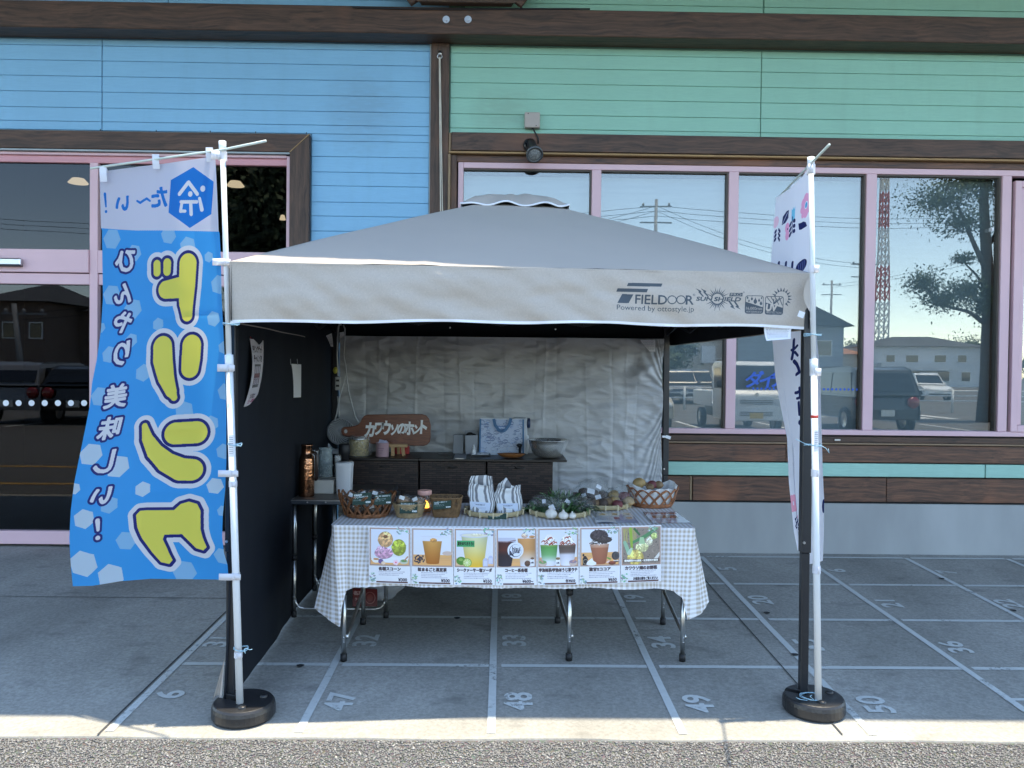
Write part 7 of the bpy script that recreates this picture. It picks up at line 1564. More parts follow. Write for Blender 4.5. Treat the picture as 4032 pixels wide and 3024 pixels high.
def card(px0, py0, px1, py1, Y, lines, price, label, tilt=0, lean=.25):
    cv = Cv(200, 130, (0, 0, 200, 130), CH)
    for k, (s, hh, wd) in enumerate(lines): cv.text(s, 14+wd/2, 20+k*22 if k < 2 else 58+(k-2)*20, hh, rgb(222, 228, 226), width=wd, bold=.9 if k < 2 else .5)
    cv.text(price, 168, 106, 20, rgb(228, 232, 230), bold=1.1, width=52 if len(price) < 5 else 70)
    a, b, c, d = at(px0, py0, Y), at(px1, py0-tilt, Y), at(px1, py1-tilt, Y), at(px0, py1, Y); mb = MB()
    for v in (a, b): v.y += (a.z-d.z)*lean
    mb.add([a, b, c, d], [(3, 2, 1, 0)], [[(0, 0), (1, 0), (1, 1), (0, 1)]]); o = Vector((0, .0016, 0)); mb.add([a+o, b+o, c+o, d+o], [(0, 1, 2, 3)], None, 1)
    mb.add([a, b, b+o, a+o], [(0, 1, 2, 3)], None, 1); mb.add([d, c, c+o, d+o], [(3, 2, 1, 0)], None, 1); mb.add([a, d, d+o, a+o], [(3, 2, 1, 0)], None, 1); mb.add([b, c, c+o, b+o], [(0, 1, 2, 3)], None, 1)
    im = cv.image('chalk_card'); o_ = mb.build('price_card', [img_mat('chalk_card_%d' % px0, im, .7), M('card_back', lin(CH), .8)], None, loc=d); tag(o_, label, 'price card', 'dark green handwritten price cards'); return o_
# large brown basket with two cards
c = tp(1444, 2030); B1 = (c.x, c.y+.0)
arch_basket('wicker_basket', 'large oval brown wicker basket of wrapped scones at the left end', c.x, c.y, .098, .085, .142, .120, .112, 15, WK1, .0031, lambda an: .018*max(0, -math.cos(an))**6+.012*max(0, math.cos(an))**6)
for i, (dx, dy, dz, s, mt) in enumerate(((-.068, .0, .088, 1.05, SC2), (-.015, .035, .092, 1.1, SC2), (.045, .03, .095, 1.1, SC2), (.09, -.005, .080, 1.0, SC2), (-.04, -.04, .045, 1.1, SC2), (.04, -.045, .04, 1.1, SC2))):
    pack(c.x+dx, c.y+dy, ZB+dz, s, ['dark wrapped scone at the left rim of the big brown basket', 'dark wrapped scone at the back of the big brown basket, left of its middle', 'dark wrapped scone at the back of the big brown basket, right of its middle', 'dark wrapped scone at the right rim of the big brown basket', 'dark wrapped scone low in the big brown basket, under the left card', 'dark wrapped scone low in the big brown basket, under the right card'][i], i+1, mt)
card(1387, 1946, 1461, 1990, c.y-.125, [('宇治抹茶', 17, 84), ('ホワイトチョコスコーン', 17, 150), ('小麦・卵', 12, 44), ('ほろにが濃厚!!', 12, 90)], '¥300', 'green tea scone price card, left of the two on the big brown basket', 6)
card(1473, 1950, 1540, 1989, c.y-.118, [('ブルーベリーミルクスコーン', 17, 168), ('小麦', 13, 36), ('北海道産ミルク使用', 12, 120), ('甘酸っぱい一品', 12, 96)], '¥300', 'blueberry scone price card, right of the two on the big brown basket', 4)
# small straw basket
def coil_basket(name, label, cx_, cy_, r0, r1, h, rows, ribs, mat, r=.0021, square=False, sx=1, sy=1, zig=False):
    t_ = thing(name, label, 'basket', (cx_, cy_, ZB)); fn = (lambda an: (1/max(abs(math.cos(an)), abs(math.sin(an))))**.62) if square else (lambda an: 1)
    def P(an, s, dr=0): q = lerp(r0, r1, s)*fn(an)+dr; return Vector((cx_+q*sx*math.cos(an), cy_+q*sy*math.sin(an), ZB+.003+h*s))
    N = ribs*4; mb = MB()
    top = .52 if zig else 1.0
    for k in range(rows):
        s = top*k/(rows-1) if rows > 1 else 0
        mb.tube([P(2*math.pi*i/N, s, .0019*(1 if (i//2+k) % 2 else -1)) for i in range(N)], r, 5, True)
    mb.build('coil_weave', mat, t_, True); mb = MB()
    for k in range(ribs): an = 2*math.pi*(k+.25)/ribs; mb.tube([P(an, 0), P(an, .5*top), P(an, top)], r*.9, 4, caps=False)
    if zig:
        for k in range(ribs):
            an = 2*math.pi*k/ribs; d = 2*math.pi/ribs
            for j in range(3): f = j*.25*d; mb.tube([P(an+f, top), P(an+f+d*.55, 1)], r*.9, 4, caps=False); mb.tube([P(an+d*1.1-f, top), P(an+d*.55-f+d*.1, 1)], r*.9, 4, caps=False)
    mb.build('rib_weave', mat, t_, True)
    mb = MB()
    for j in range(2): mb.tube([P(2*math.pi*i/64, 1, .002*math.sin(i*1.6+j*3)) + Vector((0, 0, .0015*math.cos(i*1.6+j*3))) for i in range(64)], r*1.25, 5, True)
    mb.build('rim_braid', mat, t_, True)
    mb = MB(); mb.grid(lambda u, v: P(u*6.2832, v*top*.96, -.0035), 40, 3); mb.add([P(2*math.pi*i/24, 0, -.003) for i in range(24)], [tuple(range(24))]); mb.build('inner_wall', mat, t_, True)
    return t_
c = tp(1612, 2033); coil_basket('straw_basket', 'small round straw basket with two wrapped scones', c.x, c.y, .062, .082, .066, 13, 22, WK2)
pack(c.x-.03, c.y-.0, ZB+.078, 1.15, 'golden wrapped scone at the left of the small straw basket', 21); pack(c.x+.035, c.y-.005, ZB+.072, 1.15, 'golden wrapped scone at the right of the small straw basket', 22)
card(1573, 1980, 1643, 2022, c.y-.078, [('ミルクチョコスコーン', 18, 150), ('小麦・卵', 12, 46), ('とろけるチョコたっぷり', 12, 106), ('甘くておいしい!!', 12, 84)], '¥300', 'milk chocolate scone price card on the small straw basket', 1)
# lit lamp with pink cap
c = tp(1668, 2018); c.y += .05; lp = thing('table_lamp', 'small lit lamp with a pink cap between the straw and olive baskets', 'lamp', (c.x, c.y, ZB))
mb = MB(); mb.lathe([(.001, 0), (.038, 0), (.039, .003), (.039, .014), (.036, .016), (.001, .016)], (c.x, c.y, ZB), 24); mb.build('lamp_base', OAK, lp, True)
mb = MB(); mb.lathe([(.033, .016), (.033, .088)], (c.x, c.y, ZB), 24); mb.build('lamp_glass', film_mat('lamp_glass', .12, haze=.03), lp, True)
mb = MB(); mb.lathe([(.036, .086), (.037, .090), (.037, .106), (.034, .109), (.010, .110), (.009, .108), (.001, .108)], (c.x, c.y, ZB), 26); mb.build('lamp_cap', M('pink_lamp_cap', (.80, .42, .34), .5, var=.03), lp, True)
em = bpy.data.materials.new('warm_flame'); em.use_nodes = True; p = em.node_tree.nodes['Principled BSDF']; p.inputs['Base Color'].default_value = (.9, .5, .1, 1); p.inputs['Emission Color'].default_value = (1, .50, .06, 1); p.inputs['Emission Strength'].default_value = .8
mb = MB(); mb.lathe([(.001, .018), (.018, .018), (.017, .034), (.009, .048), (.001, .054)], (c.x+.006, c.y, ZB), 18); mb.build('lamp_flame', em, lp, True)
# olive square basket
c = tp(1757, 2032); coil_basket('square_basket', 'squarish olive brown wicker basket with an open zigzag rim', c.x, c.y, .062, .079, .096, 9, 26, WK3, .0021, True, 1.02, .80, True)
card(1705, 1976, 1776, 2007, c.y-.072, [('じゃがチーズスコーン', 18, 140), ('小麦・卵', 12, 46), ('おつまみにもピッタリ', 12, 110), ('ワインと一緒にどうぞ!!', 12, 110)], '¥300', 'cheese scone price card on the squarish olive basket', 6)
# bamboo trays
BAM = wood('bamboo_strip', (.52, .43, .25), (.36, .29, .16), 0, .2, .5, .1, False); BAMW = M('bamboo_weave', (.40, .31, .17), .6, var=.3, vs=50, bump=.8, bs=140); BAMT = M('pale_bamboo_tie', (.62, .54, .36), .5)
def tray(cx_, cy_, r, label):
    t_ = thing('bamboo_tray', label, 'tray', (cx_, cy_, ZB), 'round bamboo trays on the table')
    mb = MB(); mb.lathe([(.001, .003), (r*.86, .003), (r*.97, .014), (r*.965, .017), (r*.85, .006), (.001, .006)], (cx_, cy_, ZB), 40); mb.build('tray_floor', BAMW, t_, True)
    mb = MB(); mb.lathe([(r*.97, .004), (r, .006), (r*1.02, .026), (r*1.008, .029), (r*.99, .026), (r*.968, .010)], (cx_, cy_, ZB), 48); rm = mb.build('tray_rim', BAM, t_, True)
    for k in range(14):
        an = 2*math.pi*k/14+.2; x, y = cx_+r*1.004*math.cos(an), cy_+r*1.004*math.sin(an); M4 = Matrix.Translation((x, y, ZB+.0165)) @ Matrix.Rotation(an, 4, 'Z') @ Matrix.Rotation(.12, 4, 'Y'); mb = MB(); mb.obox(M4, .014 if False else .013, .0065, .029); mb.build('rim_tie', BAMT, t_)
    return t_
c1 = on_top(1946, 2022, ZB); tray(c1.x, c1.y, .150, 'round bamboo tray carrying the two striped paper bags')
c2 = on_top(2203, 2024, ZB); tray(c2.x, c2.y, .153, 'round bamboo tray of garlic and leafy greens')
c3 = on_top(2373, 1994, ZB); tray(c3.x, c3.y, .150, 'round bamboo tray of bagged potatoes, behind the other trays')
# striped bags
def stripe_mat():
    m = bpy.data.materials.new('grey_white_stripes'); m.use_nodes = True; t = m.node_tree; L = t.links; p = t.nodes['Principled BSDF']; p.inputs['Roughness'].default_value = .5
    tc = nn(t, 'ShaderNodeTexCoord'); sx = nn(t, 'ShaderNodeSeparateXYZ'); L.new(tc.outputs['UV'], sx.inputs[0]); d = nn(t, 'ShaderNodeMath', operation='MULTIPLY'); d.inputs[1].default_value = 19; L.new(sx.outputs[0], d.inputs[0]); f = nn(t, 'ShaderNodeMath', operation='FRACT'); L.new(d.outputs[0], f.inputs[0]); g = nn(t, 'ShaderNodeMath', operation='GREATER_THAN'); g.inputs[1].default_value = .52; L.new(f.outputs[0], g.inputs[0])
    mx = nn(t, 'ShaderNodeMix', data_type='RGBA'); mx.inputs[6].default_value = (.74, .75, .76, 1); mx.inputs[7].default_value = (.20, .205, .22, 1); L.new(g.outputs[0], mx.inputs[0]); L.new(mx.outputs[2], p.inputs['Base Color'])
    nz = nn(t, 'ShaderNodeTexNoise'); nz.inputs['Scale'].default_value = 38; nz.inputs['Detail'].default_value = 3; nz.inputs['Distortion'].default_value = .6; L.new(tc.outputs['Object'], nz.inputs[0]); bp = nn(t, 'ShaderNodeBump'); bp.inputs['Strength'].default_value = .4; bp.inputs['Distance'].default_value = .008; L.new(nz.outputs[0], bp.inputs['Height']); L.new(bp.outputs[0], p.inputs['Normal']); return m
STRP = stripe_mat()
cv = Cv(120, 130, (0, 0, 120, 130), rgb(206, 216, 234)); m = cv.mstroke([(26, 26, 1.2), (46, 16, 1.2), (60, 22, 1.2), (76, 15, 1.2), (94, 25, 1.2)]); cv.put(m, rgb(140, 150, 180)); cv.text('ANCIENT', 60, 42, 12, rgb(70, 80, 110), width=56, bold=.6); cv.text('SCONE', 60, 58, 7, rgb(120, 130, 155), width=30)
for k in range(3): cv.rect(26, 80+k*12, 94, 83+k*12, rgb(150, 160, 185))
STK = img_mat('bag_sticker_print', cv.image('bag_sticker'), .5)
FRONTP = {1: [(-1, .86), (-.6, .79), (0, .75), (.5, .73), (1, .80)], 4: [(-1, .76), (-.4, .73), (.1, .71), (.5, .77), (.85, .84), (1, .84)]}; BACKP = {1: [(-1, .93), (-.7, .98), (.3, 1), (.8, .97), (1, .88)], 4: [(-1, .76), (-.6, .86), (-.3, 1.0), (-.1, .92), (.25, .76), (1, .82)]}
def paper_bag(px0, px1, py0, py1, Y, seed, label, folds):
    a, b = at(px0, py0, Y), at(px1, py1, Y); w_ = (b.x-a.x)/2; cx_ = (a.x+b.x)/2; H = a.z-(ZB+.008); t_ = thing('paper_bag', label, 'paper bag', (cx_, Y, ZB+.008), 'striped paper bags of scones on the bamboo tray')
    g = random.Random(seed); ph = g.uniform(0, 6)
    def f(u, v):
        an = 2*math.pi*u; ca, sa = math.cos(an), math.sin(an)
        wd = w_*(.80+.15*math.sin(v*2.6+.3)-.06*v*v); dp = lerp(.050, .007, smooth(v*1.05)); e = .55
        x = math.copysign(abs(ca)**e, ca)*wd; y = math.copysign(abs(sa)**e, sa)*dp
        q_ = max(-1, min(1, x/w_)); k_ = smooth(.5-sa*1.5); hh = H*lerp(interp(q_, BACKP[seed]), interp(q_, FRONTP[seed]), k_)
        n = mnoise.noise(Vector((x*28, v*5+seed, sa*2)))
        return Vector((cx_+x+.010*math.sin(v*5+ph)*v+.006*n, Y+y+.012*n*(.3+v)-.012*v*v*(1 if sa < 0 else -.6), ZB+.008+hh*v))
    mb = MB(); mb.grid(f, 72, 26, 0, lambda u, v: (u, v)); mb.build('bag_paper', STRP, t_, True)
    ux = .71 if seed == 1 else .72; z0, z1 = .10, .38; q_ = [f(ux+.0-.115*k, v)+Vector((0, -.006, 0)) for k, v in ((1, z1), (-1, z1), (-1, z0), (1, z0))]; sheet('bag_sticker', [q_[0], q_[1], q_[2], q_[3]], STK, t_, -.003)
    return t_
paper_bag(1843, 1953, 1872, 2014, c1.y+.005, 1, 'striped paper bag with a broad crumpled top, left on the tray', 3.0)
paper_bag(1949, 2060, 1882, 2014, c1.y+.0, 4, 'striped paper bag with a peaked top, right on the tray', 4.2)
card(1922, 2021, 1994, 2051, c1.y-.158, [('ココスコーン', 17, 74), ('メグスコーンセット', 18, 116), ('小麦・乳', 12, 90)], '¥1,000', 'scone set price card leaning on the front of the striped bags tray', -3, .35)
# garlic, greens
GAR = M('garlic_skin', (.72, .68, .62), .45, var=.12, vs=30, stretch=(1, 1, .3), bump=.2, bs=60)
def garlic(px, py, r, label):
    c = on_top(px, py, ZB+.012); c.z = ZB+.008; mb = MB(); mb.lathe([(.001, 0), (r*.6, .001), (r*.95, r*.45), (r, r*.75), (r*.80, r*1.12), (r*.42, r*1.38), (r*.22, r*1.55), (r*.17, r*1.85), (.001, r*1.88)], c, 26, fn=lambda a, z: 1+.06*math.cos(a*6+r*99)); simple('garlic_bulb', label, 'garlic', mb, GAR, c, True, 0, 'garlic bulbs on the greens tray')
garlic(2170, 2036, .031, 'largest garlic bulb, leftmost on the greens tray'); garlic(2218, 2040, .025, 'middle garlic bulb with a bent neck on the greens tray'); garlic(2253, 2038, .019, 'smallest garlic bulb, rightmost on the greens tray')
LEAF = [M('dark_leaf', (.030, .085, .028), .5, var=.4, vs=20), M('mid_leaf', (.055, .14, .045), .5, var=.4, vs=20), M('pale_leaf', (.13, .22, .09), .5, var=.3, vs=20)]
def leaf_bundle(name, label, cx_, cy_, n, spread, seed, lean=(0, 0, 1), L0=.10, zmin=.02, film=None):
    t_ = thing(name, label, 'greens', (cx_, cy_, ZB+.006), 'bagged greens on the bamboo tray'); g = random.Random(seed)
    for mi in range(3):
        mb = MB()
        for k in range(n//3):
            a = g.uniform(0, 6.28); d = Vector((math.cos(a)*spread+lean[0], math.sin(a)*spread*.6+lean[1], lean[2]*g.uniform(.3, 1))).normalized(); L = L0*g.uniform(.6, 1.15); w_ = g.uniform(.004, .012)
            b0 = Vector((cx_+g.uniform(-.05, .05), cy_+g.uniform(-.035, .035), ZB+zmin)); s = d.cross(Vector((0, 0, 1))).normalized()*w_; pts = []
            for i in range(5): t = i/4; p_ = b0+d*L*t+Vector((0, 0, -.05*t*t*g.uniform(.3, 1.1)+.004*math.sin(t*9+k))); wv = math.sin(math.pi*(.12+.86*t))*(1+.25*math.sin(t*11)); pts += [p_-s*wv, p_+s*wv+Vector((0, 0, .003))]
            for i in range(0, len(pts)):
                if pts[i].z < ZB+.008: pts[i].z = ZB+.008+.004*g.random()
            mb.add(pts, [(2*i, 2*i+1, 2*i+3, 2*i+2) for i in range(4)])
        o = mb.build('leaves', LEAF[mi], t_, True); o['kind'] = 'stuff'
    if film: mb = MB(); mb.blob((cx_+film[0], cy_+film[1], ZB+film[2]), film[3], film[4], film[5], 22, 14, .2, seed, 3.0); mb.v = [(x, y, max(z, ZB+.007)) for x, y, z in mb.v]; mb.build('film_bag', FILM, t_, True)
    return t_
leaf_bundle('leafy_greens', 'dark leafy greens in film at the left of the greens tray', c2.x-.085, c2.y+.03, 150, .9, 3, (-.1, 0, .5), .085, .02, (.0, -.01, .045, .07, .055, .052))
leaf_bundle('leafy_greens', 'tall feathery greens in film at the back of the greens tray', c2.x+.02, c2.y+.055, 190, .55, 5, (.05, .05, .9), .125, .02, (.0, -.01, .06, .065, .05, .065))
leaf_bundle('leafy_greens', 'narrow green stalks in film at the right of the greens tray', c2.x+.075, c2.y+.01, 150, .7, 8, (.35, -.1, .35), .10, .03, (.02, -.01, .045, .085, .05, .05))
mb = MB(); mb.blob((c2.x-.03, c2.y-.045, ZB+.045), .052, .035, .045, 20, 12, .25, 5, 4); simple('film_bag', 'clear film bag over the largest garlic bulb', 'bag', mb, FILM, (c2.x-.03, c2.y-.045, ZB+.01), True)
TAGW = M('white_price_tag', (.72, .74, .78), .5)
def tagsheet(px, py, Y, w_, h, rot, label, grp='white product tags on the vegetable bags', parent=None):
    c = at(px, py, Y); mb = MB(); cr_, sr = math.cos(rot), math.sin(rot); mb.grid(lambda u, v: Vector((c.x+(u-.5)*w_*cr_-(v-.5)*h*sr, c.y+.012*(v-.5)+.003*math.sin(u*5), c.z+(u-.5)*w_*sr+(v-.5)*h*cr_)), 5, 4); o = mb.build('product_tag', TAGW, None, True, loc=c); tag(o, label, 'tag', grp)
tagsheet(2173, 2000, c2.y-.075, .028, .028, .5, 'white tag on the film over the largest garlic bulb'); tagsheet(2236, 1976, c2.y-.01, .030, .020, -.7, 'white tag tilted on the tall feathery greens'); tagsheet(2142, 1974, c2.y-.02, .02, .018, .1, 'small white tag on the dark greens at the tray left')
# potatoes
POT = [M('brown_potato', (.22, .14, .075), .65, var=.25, vs=25, bump=.3, bs=90), M('yellow_potato', (.40, .27, .11), .6, var=.2, vs=25, bump=.25, bs=90), M('red_potato', (.17, .045, .05), .6, var=.3, vs=25, bump=.25, bs=90), M('dark_taro', (.085, .06, .048), .75, var=.3, vs=25, bump=.5, bs=70), M('pale_potato', (.50, .34, .17), .55, var=.15, vs=25, bump=.2, bs=90)]
def potato(c, rx, ry, rz, k, seed, label, name='potato', grp='potatoes on the rear bamboo tray'):
    mb = MB(); mb.blob(c, rx, ry, rz, 16, 10, .10, seed, 1.6); simple(name, label, 'potato', mb, POT[k], (c[0], c[1], c[2]-rz), True, 0, grp)
names = ['dark taro at the far left of the rear tray', 'dark taro low at the left of the rear tray', 'dark brown taro at the front left of the rear tray', 'brown potato left of the middle on the rear tray', 'dark taro at the front middle of the rear tray', 'brown potato in front of the red ones on the rear tray', 'yellow potato at the back right of the rear tray', 'round yellow potato under the back one on the rear tray', 'red potato at the back right of the rear tray', 'red potato at the front right of the rear tray', 'pale yellow potato, rightmost on the rear tray', 'dark taro on top at the back left of the pile', 'dark taro on top under the white tags', 'dark taro on top right of the white tags']
for i, (px, py, dy, rpx, k) in enumerate(((2265, 1955, .02, 20, 3), (2282, 1974, -.06, 19, 3), (2325, 1982, -.10, 22, 3), (2345, 1984, -.09, 20, 0), (2375, 1982, -.10, 20, 3), (2395, 1976, -.08, 20, 0), (2417, 1950, -.0, 22, 1), (2421, 1968, -.07, 18, 1), (2457, 1957, -.01, 24, 2), (2432, 1985, -.11, 20, 2), (2476, 1974, -.05, 21, 4), (2298, 1938, .04, 20, 3), (2335, 1948, .0, 24, 3), (2375, 1950, .02, 22, 3))):
    c = at(px, py, c3.y+dy); r = rpx/FOC*c.y; c.z = max(c.z, ZB+.008+r*.8); potato(c, r*1.08, r, r*.88, k, i+3, names[i])
def film_bag(c, rx, ry, rz, seed, label):
    mb = MB(); mb.blob(c, rx, ry, rz, 24, 16, .2, seed, 3.2); mb.v = [(x, y, max(z, ZB+.008)) for x, y, z in mb.v]; simple('film_bag', label, 'bag', mb, FILM, (c[0], c[1], ZB+.008), True, 0, 'clear film bags over the potatoes')
film_bag((c3.x-.06, c3.y-.02, ZB+.075), .105, .10, .075, 2, 'crumpled clear film bag over the dark taros of the rear tray'); film_bag((c3.x+.09, c3.y-.03, ZB+.06), .08, .085, .058, 6, 'clear film bag over the red and yellow potatoes of the rear tray')
for px, py, w_, h_, ro, la in ((2327, 1934, .040, .024, -.25, 'largest white tag with a blue corner on the taro bag'), (2299, 1949, .024, .014, .4, 'small white tag at the left of the taro bag'), (2358, 1917, .028, .018, -.5, 'white tag at the very top of the taro bag'), (2355, 1957, .030, .020, .3, 'crumpled white tag low at the middle of the taro bag')): tagsheet(px, py, c3.y-.105, w_, h_, ro, la)
# right basket with white cloth and potatoes
c = tp(2573, 1996); c.y += .035; CB = c
arch_basket('wicker_basket', 'oval reddish wicker basket lined with white cloth, at the right end', c.x, c.y, .100, .085, .140, .115, .100, 13, WK4, .0032, lambda an: .014*abs(math.cos(an))**5)
LIN = cloth_mat('white_basket_cloth', (.78, .79, .80), trans=.1, rough=.8, crease=.8)
lt = MB()
def lin_pt(u, v):
    an = 2*math.pi*u; s = .1+.95*v; f = s**.75; k = .94-.02*math.sin(an*5); up_ = .022*max(0, math.sin(an*2+1.0))+.020*max(0, math.sin(an))+.012*mnoise.noise(Vector((math.cos(an)*3, math.sin(an)*3, 1)))
    q = .004*math.sin(an*13+v*4)*v
    return Vector((c.x+(lerp(.096, .138, f)*k+q)*math.cos(an), c.y+(lerp(.08, .112, f)*k+q)*math.sin(an), ZB+.005+.095*s+up_*max(0, v-.55)*2.2))
lt.grid(lin_pt, 72, 14); ln = lt.build('basket_cloth', LIN, None, True, loc=(c.x, c.y, ZB+.01), weld=True); tag(ln, 'white cloth lining the right wicker basket under the potatoes', 'cloth')
mb = MB(); mb.lathe([(.001, .062), (.06, .066), (.10, .075), (.118, .082)], (c.x, c.y, ZB), 24, sy=.82); o = mb.build('cloth_floor', LIN, ln, True)
for i, (px, py, rpx, k, la) in enumerate(((2517, 1902, 23, 1, 'large yellow potato at the left of the cloth lined basket'), (2546, 1908, 10, 0, 'small brown potato between the yellow and red ones in the lined basket'), (2567, 1909, 19, 2, 'dark red potato at the middle of the cloth lined basket'), (2594, 1909, 17, 0, 'brown potato at the right of the cloth lined basket'), (2560, 1918, 15, 0, 'brown potato at the front of the cloth lined basket'))):
    q_ = at(px, py, c.y+(-.0 if i != 4 else -.04)); r = rpx/FOC*q_.y; potato(q_, r*1.1, r, r*.88, k, i+31, la, 'potato', 'potatoes in the cloth lined basket')

# ================================================================== ACROSS THE CAR PARK (what the windows mirror)
MIR = 2*(YB+.032)
def vx(px, D): return (px-1973)/FOC*D
def vz(py, D, px=3000): return EYE-(py-(1467+(px-1973)*.0115))/FOC*D
def paintm(name, c, rough=.3): return M(name, c, rough, var=.04, vs=2, coat=.6)
WINM = M('dark_car_glass', (.012, .014, .017), .06, spec=.8); TYRE = M('tyre_rubber', (.015, .015, .016), .8); RIM = M('alloy_rim', (.5, .5, .52), .3, .9); LAMPR = M('red_tail_lamp', (.22, .01, .01), .15, coat=.5); LAMPW = M('clear_head_lamp', (.6, .62, .64), .1, coat=.5); BLACKP = M('black_trim', (.015, .015, .016), .5); PLATE = M('white_plate', (.7, .72, .68), .5)
def wheel(root, x, y, r, w_=.17):
    mb = MB(); mb.lathe([(r*.62, -w_/2), (r*.95, -w_/2), (r, -w_*.35), (r, w_*.35), (r*.95, w_/2), (r*.62, w_/2)], (0, 0, 0), 24); mb.v = [(x+z, y+px_, ZA+r+py_) for px_, py_, z in mb.v]; wl = mb.build('wheel', TYRE, root, True)
    mb = MB(); mb.lathe([(.001, -.05), (r*.2, -.055), (r*.6, -.07), (r*.63, -w_/2+.01), (r*.63, w_/2-.01), (r*.6, .07), (r*.2, .055), (.001, .05)], (0, 0, 0), 20); mb.v = [(x+z, y+px_, ZA+r+py_) for px_, py_, z in mb.v]; mb.build('rim', RIM, wl, True)
def car(name, label, cat, X, Y, paint, L=3.4, W=1.48, H=1.6, nose=1, hood=.9, belt=.92, ws=.55, rear=.25, group='vehicles parked across the car park', wr=.27):
    """Y is the end nearest the shop; nose=1 when the nose faces the shop"""
    root = thing(name, label, cat, (X, Y-L/2, ZA), group); hw = W/2
    def yy(d): return Y-d if nose == 1 else Y-L+d        # d = distance from the nose
    prof = [(.0, .32), (.02, .55), (.06, .70), (hood*.35, .83), (hood, belt), (L-.06, belt+.02), (L, .60), (L-.02, .32)]
    mb = MB(); n = len(prof); secs = []
    for s, k, dz in ((-1, .93, -.0), (-1, 1, 0), (1, 1, 0), (1, .93, 0)): secs.append((s*hw*k, k))
    vs_ = []
    for sx_, k in secs:
        for d, z in prof:
            dd = lerp(L/2, d, .985 if k < 1 else 1); zz_ = lerp(.62, z, .93 if k < 1 else 1)
            if k == 1: dd = lerp(L/2, d, .955); zz_ = lerp(.62, z, .90)
            else: sx2 = sx_
            vs_.append((X+sx_, yy(dd), ZA+zz_))
    fs_ = []
    for i in range(3):
        for j in range(n): l = (j+1) % n; fs_.append((i*n+j, i*n+l, (i+1)*n+l, (i+1)*n+j))
    fs_ += [tuple(range(n))[::-1], tuple(3*n+k for k in range(n))]; mb.add(vs_, fs_); mb.build('body', paint, root, bevel=.03, seg=2)
    # cabin
    t0, t1 = hood, L-.05; cab = [(t0, belt), (t0+ws, H-.05), (t0+ws+.25, H), (L-rear-.35, H), (L-rear-.08, H-.06), (t1, belt+.02)]
    def cabin(k, dz, shr): return [(X+sx_*hw*(k if z < belt+.1 else k*.86), yy(lerp(L*.6, d, shr)), ZA+z+dz) for sx_ in (-1, 1) for d, z in cab]
    m_ = len(cab); mb = MB(); mb.add(cabin(.95, 0, 1), [tuple(range(m_)), tuple(range(2*m_-1, m_-1, -1))]+[(j, (j+1) % m_, (j+1) % m_+m_, j+m_) for j in range(m_)]); cb_ = mb.build('cabin', paint, root, bevel=.03, seg=2)
    def q4(a, b, c, d, name, mat, par):
        mb = MB(); mb.add([a, b, c, d], [(0, 1, 2, 3)]); mb.build(name, mat, par)
    def cpnt(sx_, d, z, o): k = lerp(.95, .86*.95/.95, min(1, max(0, (z-belt)/(H-.05-belt)))); return (X+sx_*(hw*k+o), yy(d), ZA+z)
    for s in (-1, 1):
        q4(cpnt(s, t0+.18, belt+.05, .004), cpnt(s, t0+ws+.12, H-.12, .004), cpnt(s, (t0+t1)/2-.03, H-.12, .004), cpnt(s, (t0+t1)/2-.03, belt+.05, .004), 'side_window', WINM, cb_)
        q4(cpnt(s, (t0+t1)/2+.03, belt+.05, .004), cpnt(s, (t0+t1)/2+.03, H-.12, .004), cpnt(s, L-rear-.2, H-.12, .004), cpnt(s, t1-.2, belt+.05, .004), 'side_window', WINM, cb_)
        mb = MB(); mb.blob((X+s*(hw+.07), yy(t0+.25), ZA+belt+.08), .07, .05, .055, 10, 6, .02); mb.build('mirror', paint, root, True)
        for d, z, nm, mt in ((.05, .66, 'headlight', LAMPW), (L-.02, .78, 'taillight', LAMPR)): mb = MB(); mb.blob((X+s*(hw-.20), yy(d+(.03 if nm == 'headlight' else -.05)), ZA+z), .15, .07, .09 if nm == 'headlight' else .14, 12, 8, .02); mb.build(nm, mt, root, True)
    e = .006
    q4((X-hw*.86, yy(t0+.08-e), ZA+belt+.08), (X+hw*.86, yy(t0+.08-e), ZA+belt+.08), (X+hw*.78, yy(t0+ws-.05-e*3), ZA+H-.10), (X-hw*.78, yy(t0+ws-.05-e*3), ZA+H-.10), 'windscreen', WINM, cb_)
    q4((X-hw*.82, yy(t1-.03+e*2), ZA+belt+.12), (X+hw*.82, yy(t1-.03+e*2), ZA+belt+.12), (X+hw*.76, yy(L-rear-.06+e*3), ZA+H-.14), (X-hw*.76, yy(L-rear-.06+e*3), ZA+H-.14), 'rear_window', WINM, cb_)
    for d, o in ((-.004, 1), (L+.004, -1)): mb = MB(); mb.box(X-.165, X+.165, min(yy(d), yy(d+.01*o)), max(yy(d), yy(d+.01*o)), ZA+.44, ZA+.60); mb.build('number_plate', PLATE, root)
    mb = MB(); mb.box(X-hw*.7, X+hw*.7, min(yy(.0), yy(.03)), max(yy(.0), yy(.03))+.004, ZA+.36, ZA+.43); mb.build('grille', BLACKP, root)
    for s in (-1, 1):
        for d in (.62, L-.62): wheel(root, X+s*(hw-.10), yy(d), wr)
    return root
WP_ = paintm('white_car_paint', (.72, .73, .73)); BEIP = paintm('beige_car_paint', (.50, .44, .33)); DGP = paintm('dark_grey_car_paint', (.045, .052, .058)); GYP = paintm('grey_car_paint', (.22, .23, .25)); BLP = paintm('navy_car_paint', (.02, .03, .06)); BKP = paintm('black_car_paint', (.012, .013, .014))
